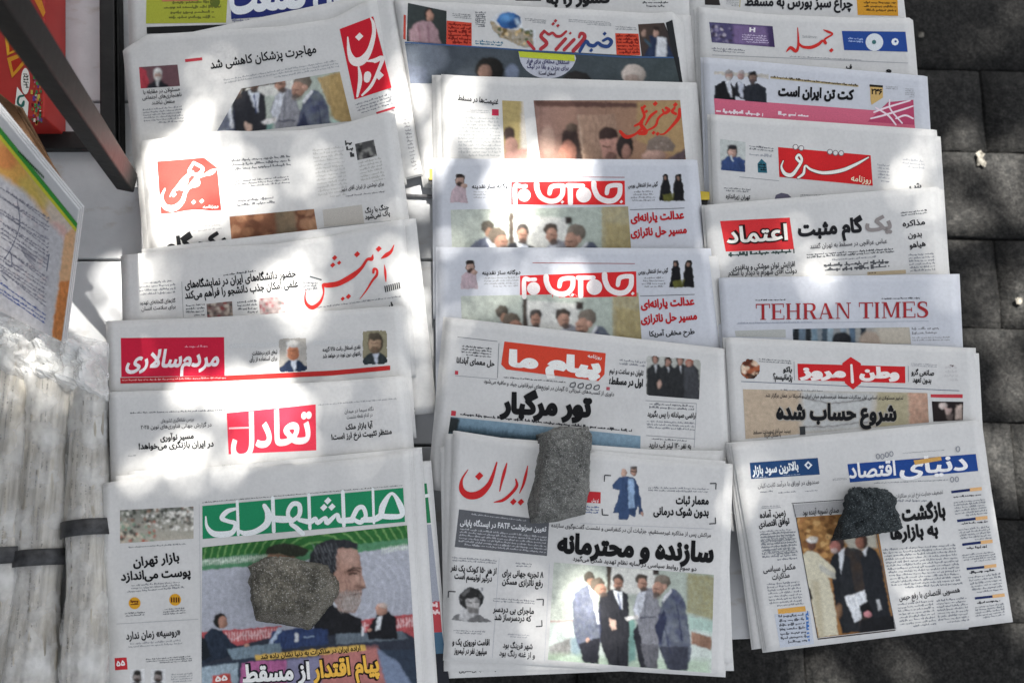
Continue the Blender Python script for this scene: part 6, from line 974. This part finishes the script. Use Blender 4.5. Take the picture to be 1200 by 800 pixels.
pc = fl.pic([(-70, 66), (91, 263), (72, 400), (-70, 330)], 1.0); pc.grad((0, 170), 'ccaa78', (20, 330), 'c8c4c4')
pc.poly([(-70, 100), (10, 165), (40, 215), (60, 262), (0, 210), (-70, 190)], 'd8a040', 6); pc.ell(5, 185, 16, 12, 'd8863c', 5, 40); pc.ell(40, 225, 14, 22, 'c8b048', 6, -40, .8); pc.ell(28, 245, 16, 20, 'd8b0a0', 8, -40, .7); pc.ell(68, 272, 14, 10, 'd8a8a0', 5, 40, .8)
pc.poly([(0, 205), (30, 225), (60, 262), (76, 280), (70, 330), (60, 395), (0, 360), (-70, 340), (-70, 200)], 'bdbcc0', 7); pc.spots([(0, 210), (60, 270), (55, 380), (0, 350)], ['a8a4ac', 'd0d0d4', '8c8c9c', 'c8b8b8'], 120, 2.4, 4, .5)
pc.poly([(76, 276), (90, 262), (76, 402), (60, 396)], 'd8a878', 2); pc.poly([(70, 330), (82, 328), (72, 400), (61, 394)], 'c87830', 1.5); pc.noise(.3, .1); fl.put(pc)
P1 = [np.array([(20, 178), (93, 262)])]
fl.box([(-70, 62), (91, 262), (90, 268), (-70, 71)], '3c8c3c', 2); fl.box([(-70, 71), (90, 268), (89, 272), (-70, 77)], 'c0c03c', 2)
rg = random.Random(8)
for i in range(16): x = 22+i*1.9; y = 181.5+i*1.95; y -= 3; fl.box([(x, y-2), (x+1.5, y-.6), (x+1.2, y+2.2), (x-.3, y+.8)], '1c4c28', 3)
for i in range(26):
    y = 255+i*4.9; 
    if i % 9 == 4: continue
    a = (rg.uniform(-5, 8), y-38); b = (58-i*.2, y); fl.greek([a, b, (b[0], b[1]+4), (a[0], a[1]+4)], 1, '7c7c88' if i < 22 else '4c5c94', layer=2, fill=.5)
fl.strokes((0, 180, 3.6375), [[(75, 200, 3), (85, 300, 4), (60, 380, 3), (40, 420, 4)], [(20, 450, 4), (45, 420, 4), (50, 480, 4), (25, 470, 4)], [(10, 520, 4), (30, 540, 6)], [(210, 430, 5), (200, 500, 5)]], '6c7080', 2)
for k in range(5): fl.line(zn(80+k*6, 385+k*12), zn(150, 440+k*12), 1, '8c8c96', 2)
fl.done()

# bundles of newspapers wrapped in clear plastic
M_BUN, t_, b_ = mat('bundled_newsprint', (.5, .48, .45), .85, spec=.2)
out, _, _ = noise_col(t_, b_, 34, (.27, .255, .225), (.53, .505, .45), .34, .62, 4, vscale=(3.4, .025, 3.4)); out, _, _ = noise_col(t_, b_, 120, (.82, .80, .76), (1.05, 1.05, 1.05), .35, .6, 4, vscale=(.2, .12, .2), prev=out); bump(t_, b_, 45, .004, .5, 2, (2.0, .03, 2.0))
M_PLAS = bpy.data.materials.new('clear_plastic_film'); M_PLAS.use_nodes = True; t_ = M_PLAS.node_tree; b_ = t_.nodes['Principled BSDF']; b_.inputs['Base Color'].default_value = (.93, .94, .93, 1); b_.inputs['Roughness'].default_value = .12; b_.inputs['Specular IOR Level'].default_value = .6
tp = t_.nodes.new('ShaderNodeBsdfTransparent'); mxs = t_.nodes.new('ShaderNodeMixShader'); lw = t_.nodes.new('ShaderNodeTexNoise'); lw.inputs['Scale'].default_value = 26; lw.inputs['Detail'].default_value = 5; rp_ = t_.nodes.new('ShaderNodeMapRange'); rp_.inputs[1].default_value = .35; rp_.inputs[2].default_value = .75; rp_.inputs[3].default_value = .10; rp_.inputs[4].default_value = .62
tc = t_.nodes.new('ShaderNodeTexCoord'); t_.links.new(tc.outputs['Object'], lw.inputs[0]); t_.links.new(lw.outputs[0], rp_.inputs[0]); t_.links.new(rp_.outputs[0], mxs.inputs[0]); t_.links.new(tp.outputs[0], mxs.inputs[1]); t_.links.new(b_.outputs[0], mxs.inputs[2]); t_.links.new(mxs.outputs[0], t_.nodes['Material Output'].inputs[0]); bump(t_, b_, 55, .006, 1, 6)
M_STRAP, t_, b_ = mat('black_strap', (.03, .032, .035), .45, spec=.4); noise_col(t_, b_, 90, (.02, .02, .022), (.06, .062, .065))
def tube(path, rad, flat, n, seed, rid, amp, ftop=None):
    """soft rounded bundle along path; rid = number of page ridges"""
    V = []; F = []; L = len(path)
    for k, (p, r) in enumerate(zip(path, rad)):
        p = Vector(p); d = (Vector(path[min(k+1, L-1)])-Vector(path[max(k-1, 0)])).normalized(); u = d.cross(Vector((0, 0, 1))).normalized(); v = u.cross(d)
        for i in range(n):
            t = 2*math.pi*i/n; rr = r*(1+amp*math.sin(rid*t+seed+.4*math.sin(k*.5))+amp*1.4*mnoise.noise((math.cos(t)*4+seed, math.sin(t)*4, k*.25))); V.append(tuple(p+u*math.cos(t)*rr+v*math.sin(t)*rr*flat))
    F = [[k*n+i, k*n+(i+1) % n, (k+1)*n+(i+1) % n, (k+1)*n+i] for k in range(L-1) for i in range(n)]+[list(range(n))[::-1], list(range((L-1)*n, L*n))]
    return V, F
BN = [((22, 372), (2, 470), (-8, 830), .026, 'leftmost plastic-wrapped newspaper bundle, mostly cut off by the frame edge', 641, 4.2),
      ((64, 396), (48, 560), (36, 840), .029, 'middle plastic-wrapped newspaper bundle with a wide black strap at lower left', 641, 1.3),
      ((106, 428), (102, 560), (99, 840), .0245, 'right plastic-wrapped newspaper bundle with black strap, against the green masthead pile', 608, 2.2)]
for (a, m_, b, r, lb, sy, sd_) in BN:
    e = empty('newspaper_bundle', U(*m_, TZ), lb, 'newspaper bundle', 'plastic wrapped newspaper bundles at the left edge'); zc = TZ+.034
    ts = np.linspace(0, 1, 44); path = []
    for t in ts: q = (1-t)**2*np.array(a)+2*t*(1-t)*np.array([m_[0]*1.0, (a[1]+b[1])/2])+t*t*np.array(b); path.append(U(q[0], q[1], zc+.006*math.sin(t*7+sd_)))
    rad = [r*(.35+.65*min(1, k/4)**.5)*(.92+.08*math.sin(k*.33+sd_)) if k < 40 else r for k in range(44)]
    V, F = tube(path, rad, .9, 96, sd_, 11, .045); mesh_obj('newspaper_roll', V, F, M_BUN, e, smooth=True)
    TV = []; TF = []; TC = []; rg = random.Random(int(sd_*10))
    for col_ in (14, 17, 20, 25, 28, 31):                     # edge-on columns of print showing through the film
        for k in range(3, 42):
            if rg.random() < .45: continue
            for s_ in range(7):
                if rg.random() < .3: continue
                i0 = k*96+col_; A = Vector(V[i0]); B = Vector(V[i0+96]); Cc = Vector(V[i0+1]); t0 = s_/7; q0 = A.lerp(B, t0); q1 = A.lerp(B, t0+rg.uniform(.05, .11)); w_ = (Cc-A)*rg.uniform(.4, 1.0); up = Vector((0, 0, .0007)); n_ = len(TV)
                TV += [tuple(q0+up), tuple(q1+up), tuple(q1+w_+up), tuple(q0+w_+up)]; TF.append([n_, n_+1, n_+2, n_+3]); TC += [hx('5c5a56' if rg.random() < .7 else '3a3836')]*4
    tag(mesh_obj('printed_text', TV, TF, M_INK, e, np.array(TC)), kind='stuff')
    V, F = tube(path, [x*1.045+.0012 for x in rad], .86, 48, sd_+3, 5, .03); V = [tuple(Vector(v)+Vector(v).normalized()*0+Vector((mnoise.noise(Vector(v)*40), mnoise.noise(Vector(v)*40+Vector((5, 0, 0))), abs(mnoise.noise(Vector(v)*45+Vector((0, 9, 0))))*1.2))*.0035) for v in V]; mesh_obj('plastic_wrap', V, F, M_PLAS, e, smooth=True)
    # strap: a band round the roll
    pxs = to_px(path); k = int(np.argmin(np.abs(pxs[:, 1]-sy))); sub = [Vector(path[k])*(1-w_)+Vector(path[min(k+2, 43)])*w_ for w_ in (0, .5, 1)]; d = (sub[2]-sub[0]).normalized(); sub = [sub[1]+d*x for x in (-.0095, 0, .0095)]
    V, F = tube(sub, [rad[k]*1.09+.0022]*3, .87, 48, sd_, 1, .0); F = F[:-2]; n_ = len(V); o = mesh_obj('strap', V, F, M_STRAP, e, smooth=True); sm = o.modifiers.new('thickness', 'SOLIDIFY'); sm.thickness = .0016
# crumpled loose plastic on top of the bundles
cp = empty('plastic_bag', U(50, 410, TZ+.06), 'crumpled clear plastic bag over the tops of the bundles under the leaning magazine', 'plastic bag')
V = []; nx, ny = 46, 26
for j in range(ny+1):
    for i in range(nx+1):
        x = -30+i/nx*150; y = 368+j/ny*70+x*.25; q = Vector(U(x, y, TZ+.062)); ed = min(i, nx-i, j, ny-j)/6; q.z += (abs(mnoise.noise(q*38))*.03+abs(mnoise.noise(q*90+Vector((3, 3, 3))))*.014)*min(1, ed+.3)-.02*(1-min(1, ed)); V.append(tuple(q))
o = mesh_obj('film', V, [[j*(nx+1)+i, (j+1)*(nx+1)+i, (j+1)*(nx+1)+i+1, j*(nx+1)+i+1] for j in range(ny) for i in range(nx)], M_PLAS, cp); sm = o.modifiers.new('thickness', 'SOLIDIFY'); sm.thickness = .0004
# litter on the paving
M_LIT, t_, b_ = mat('pale_litter', (.5, .5, .48), .8); noise_col(t_, b_, 120, (.06, .055, .045), (.20, .19, .165))
for k, (x, y, s_, lb) in enumerate(((1079, 41, .006, 'small white paper scrap on the dark paving beside the upper right newspaper'), (1149, 186, .009, 'pale dry twig lying across the paving joint in the bright patch'), (1194, 352, .007, 'dry pale leaf on the paving near the right picture edge'))):
    c = Vector(U(x, y, .006)); n = 9; V = []; rg = random.Random(k)
    a0 = rg.uniform(0, 3)
    for lay in (0, .0016):
        for i in range(n): t = 2*math.pi*i/n; r = s_*rg.uniform(.6, 1.2)*(1 if k != 1 else (.35+abs(math.sin(t))*1.6)); V.append((c.x+math.cos(t+a0*.2)*r, c.y+math.sin(t+a0*.2)*r, c.z+lay+.002*math.sin(t*3)))
    F = [list(range(n))[::-1], list(range(n, 2*n))]+[[i, (i+1) % n, n+(i+1) % n, n+i] for i in range(n)]
    tag(mesh_obj(('paper_scrap', 'twig', 'dry_leaf')[k], V, F, M_LIT), lb, ('paper scrap', 'twig', 'leaf')[k])

# ================================================================ the tree overhead; sunlight falls through the gaps in its leaves
# (cx, cy, rx, ry, angle, openness) of the sunlit patches, first on the papers, then on the paving
LIT = [(128, 335, 34, 52, 20, 1), (152, 275, 14, 36, 30, 1), (104, 362, 26, 40, 0, 1), (95, 440, 30, 60, 0, .5), (45, 470, 34, 90, 5, .5), (40, 395, 40, 20, 0, .6), (55, 345, 34, 60, -25, .75), (20, 255, 30, 40, -30, .35),
       (255, 112, 40, 34, -20, .68), (200, 165, 50, 22, 0, .75), (475, 130, 24, 75, -8, .9), (500, 190, 16, 40, 0, .9), (515, 145, 12, 60, 0, .6), (480, 60, 12, 40, 0, .6), (545, 140, 26, 52, 5, .75),
       (220, 215, 66, 62, 0, 1.1), (320, 232, 70, 22, 0, .7), (370, 190, 42, 26, 0, .55), (185, 330, 28, 40, 0, .55), (240, 330, 16, 32, 0, .35), (345, 345, 46, 34, 0, .8), (360, 290, 14, 30, 0, .5), (470, 300, 16, 50, 0, .45), (495, 350, 16, 60, 0, .75), (497, 235, 16, 22, 0, .7),
       (350, 385, 38, 16, 0, .7), (335, 435, 80, 16, 0, .6), (215, 440, 30, 12, 0, .35), (440, 400, 26, 34, 0, .45), (465, 460, 24, 26, 0, .55), (310, 482, 70, 36, 0, 1.05), (215, 470, 40, 14, 0, .5), (170, 470, 26, 10, 0, .25), (250, 540, 130, 20, -5, .95), (420, 545, 50, 14, 0, .65), (160, 575, 40, 12, 0, .6), (500, 430, 10, 60, 0, .5),
       (640, 205, 66, 34, 8, 1.1), (615, 250, 62, 32, 0, .9), (590, 160, 52, 26, 20, .75), (655, 130, 20, 16, 0, .4), (645, 315, 40, 34, 0, .9), (585, 345, 38, 26, 0, .7), (560, 300, 18, 40, 0, .3), (560, 375, 30, 8, 0, .4), (535, 400, 16, 20, 0, .5), (527, 330, 14, 50, 0, .35), (690, 280, 14, 10, 0, .3), (720, 375, 26, 12, 0, .25),
       (690, 715, 56, 62, -15, .55), (650, 760, 36, 44, 0, .6), (790, 750, 18, 36, 5, .4), (600, 670, 40, 14, 20, .3), (640, 700, 20, 50, 0, .5),
       (890, 27, 26, 10, 10, .6), (955, 170, 14, 12, 0, .35), (1072, 195, 26, 48, 35, .75), (1085, 250, 32, 26, 0, .5), (1100, 290, 24, 40, 0, .6), (1112, 350, 24, 46, 0, .85), (955, 325, 20, 46, 0, .62), (1040, 335, 12, 30, 0, .3), (985, 345, 16, 26, 0, .4), (1055, 230, 20, 26, 0, .45), (1035, 415, 34, 14, 0, .5), (985, 410, 12, 12, 0, .4), (1085, 430, 24, 20, 0, .35), (960, 415, 14, 16, 0, .2),
       (872, 590, 12, 66, 3, .75), (895, 575, 34, 26, 0, .4), (990, 530, 22, 12, 0, .4), (1075, 690, 20, 64, -4, .62), (905, 690, 20, 30, 0, .3), (850, 480, 10, 30, 0, .3), (1120, 480, 14, 30, 0, .2), (1055, 650, 18, 20, 0, .3), (835, 520, 16, 12, 0, .4), (860, 640, 6, 50, 0, .4)]
GLIT = [(1181, 26, 15, 14, 0, .55), (1149, 62, 13, 12, 0, .42), (1163, 71, 6, 6, 0, .2), (1122, 184, 22, 20, 30, .85), (1182, 200, 18, 30, -35, .85), (1160, 178, 20, 12, 0, .5), (1128, 250, 26, 20, 15, .85), (1195, 235, 10, 26, 0, .6), (1152, 320, 10, 18, 0, .5), (1192, 372, 18, 34, 0, .8), (1140, 388, 30, 14, 0, .5), (1182, 438, 18, 22, 0, .65), (1165, 518, 48, 24, 12, .95), (1130, 500, 24, 16, 0, .7), (1200, 545, 20, 20, 0, .8), (1202, 726, 18, 30, 0, .8), (925, 800, 60, 12, -3, .7), (1070, 792, 16, 12, 0, .5)]
def vn(x, y, seed):                                          # smooth value noise, 0..1
    T = np.random.default_rng(seed).uniform(0, 1, (128, 128)); xi, yi = np.floor(x).astype(int), np.floor(y).astype(int); u, v = x-xi, y-yi; u = u*u*(3-2*u); v = v*v*(3-2*v); g_ = lambda a, b: T[a % 128, b % 128]
    return (g_(xi, yi)*(1-u)+g_(xi+1, yi)*u)*(1-v)+(g_(xi, yi+1)*(1-u)+g_(xi+1, yi+1)*u)*v
def open_at(P, L, f):
    r = np.zeros(len(P)); P = P+np.stack([vn(P[:, 0]*.03, P[:, 1]*.03, 5)+.5*vn(P[:, 0]*.08, P[:, 1]*.08, 6)-.75, vn(P[:, 0]*.03, P[:, 1]*.03, 7)+.5*vn(P[:, 0]*.08, P[:, 1]*.08, 8)-.75], 1)*44
    for cx, cy, rx, ry, a, o in L:
        ca, sa = math.cos(math.radians(a)), math.sin(math.radians(a)); u = (P[:, 0]-cx)*ca+(P[:, 1]-cy)*sa; v = -(P[:, 0]-cx)*sa+(P[:, 1]-cy)*ca
        d = np.sqrt((u/rx)**2+(v/ry)**2); r = np.maximum(r, f(o)*np.clip((1.35-d)*1.25, 0, 1)**2)
    return r
HT = 3.3; sd = np.array(SUN_DIR); cen = np.array([.05, .25, TZ])+sd/sd[2]*(HT-TZ)
def scatter(N):
    X = RNG.uniform(-1.75, 1.75, N)+cen[0]; Y = RNG.uniform(-1.5, 1.7, N)+cen[1]; Zz = HT+RNG.uniform(0, .22, N); PP = np.stack([X, Y, Zz], 1)
    lp = to_px(PP-sd*((Zz-TZ-.035)/sd[2])[:, None]); gp = to_px(PP-sd*(Zz/sd[2])[:, None])
    redge = np.interp(lp[:, 1], [-60, 20, 88, 150, 235, 320, 408, 492, 727], [1050, 1066, 1083, 1096, 1108, 1122, 1140, 1146, 1186]); bedge = np.interp(lp[:, 0], [120, 505, 858, 895, 1186], [830, 795, 790, 763, 727])
    on = (lp[:, 0] < redge) & (lp[:, 1] < bedge)
    a = open_at(lp, LIT, lambda o: .5*o**1.5+(.35 if o > 1 else 0))*np.clip(.25+1.35*vn(X*14, Y*14, 3), .2, 1.45)
    g_ = open_at(gp, [(a_, b2, c_*1.45, d2*1.45, e_, f_) for a_, b2, c_, d2, e_, f_ in GLIT], lambda o: min(1, o*1.5))
    return PP, np.where(on, a, g_)
P1_, o1 = scatter(150000); k1 = o1 < .02; P2_, o2 = scatter(560000); k2 = (o2 >= .02) & (RNG.uniform(0, 1, len(o2)) < -np.log(np.maximum(np.minimum(o2, 1), 1e-3))/6.8)
C_ = np.vstack([P1_[k1], P2_[k2]]); X, Y, Zz = C_[:, 0], C_[:, 1], C_[:, 2]; n = len(C_); n1 = int(k1.sum())
Ls = np.concatenate([RNG.uniform(.030, .056, n1), RNG.uniform(.016, .028, n-n1)]); az = RNG.uniform(0, 2*math.pi, n); ti = RNG.normal(0, .35, n)
d = np.stack([np.cos(az), np.sin(az), np.sin(ti)*.6], 1); e = np.stack([-np.sin(az), np.cos(az), RNG.normal(0, .3, n)], 1); c = np.stack([X, Y, Zz], 1); Lh = (Ls/2)[:, None]
V = np.stack([c-d*Lh, c+e*Lh*.62+d*Lh*.1-np.array([0, 0, .004]), c+d*Lh, c-e*Lh*.62+d*Lh*.1-np.array([0, 0, .004])], 1).reshape(-1, 3)
M_LEAF, t_, b_ = mat('tree_leaf', (.05, .09, .03), .6); noise_col(t_, b_, 5, (.04, .08, .02), (.09, .13, .04))
tr = empty('shade_tree', (2.7, 3.1, 0), 'leafy tree overhead, its gaps dappling the newspapers with sun', 'tree')
o = mesh_obj('crown', V, [[4*i, 4*i+1, 4*i+2, 4*i+3] for i in range(n)], M_LEAF, tr); tag(o, kind='stuff')
M_BARK, t_, b_ = mat('bark', (.1, .07, .05), .95); noise_col(t_, b_, 12, (.05, .04, .03), (.15, .11, .08)); bump(t_, b_, 25, .01)
def limb(pts, r0, r1, name):
    P = catmull(np.array(pts), 5); V = []; m = 10
    for k, p in enumerate(P):
        r = r0+(r1-r0)*k/(len(P)-1); a = Vector(P[max(k-1, 0)]); b = Vector(P[min(k+1, len(P)-1)]); dd = (b-a).normalized(); u = dd.orthogonal().normalized(); v = dd.cross(u)
        V += [tuple(Vector(p)+(u*math.cos(i*2*math.pi/m)+v*math.sin(i*2*math.pi/m))*r*(1+.1*mnoise.noise((i*.9, k*.5, 1)))) for i in range(m)]
    mesh_obj(name, V, [[k*m+i, k*m+(i+1) % m, (k+1)*m+(i+1) % m, (k+1)*m+i] for k in range(len(P)-1) for i in range(m)]+[list(range(m))[::-1]], M_BARK, tr, smooth=True)
limb([(2.7, 3.1, -.02), (2.68, 3.05, .9), (2.6, 2.98, 1.8), (2.4, 2.8, 2.6)], .13, .07, 'trunk')
limb([(2.5, 2.9, 2.2), (1.9, 2.3, 2.75), (1.2, 2.25, 2.85), (.2, 2.35, 2.9)], .05, .012, 'branch'); limb([(2.5, 2.9, 2.2), (2.3, 1.9, 2.7), (2.0, .9, 2.85), (1.95, .1, 2.9)], .045, .012, 'branch'); limb([(2.4, 2.8, 2.6), (1.8, 3.0, 3.0), (.9, 3.1, 3.1)], .04, .01, 'branch')
bpy.data.objects.remove(_fo); bpy.data.curves.remove(_fc)
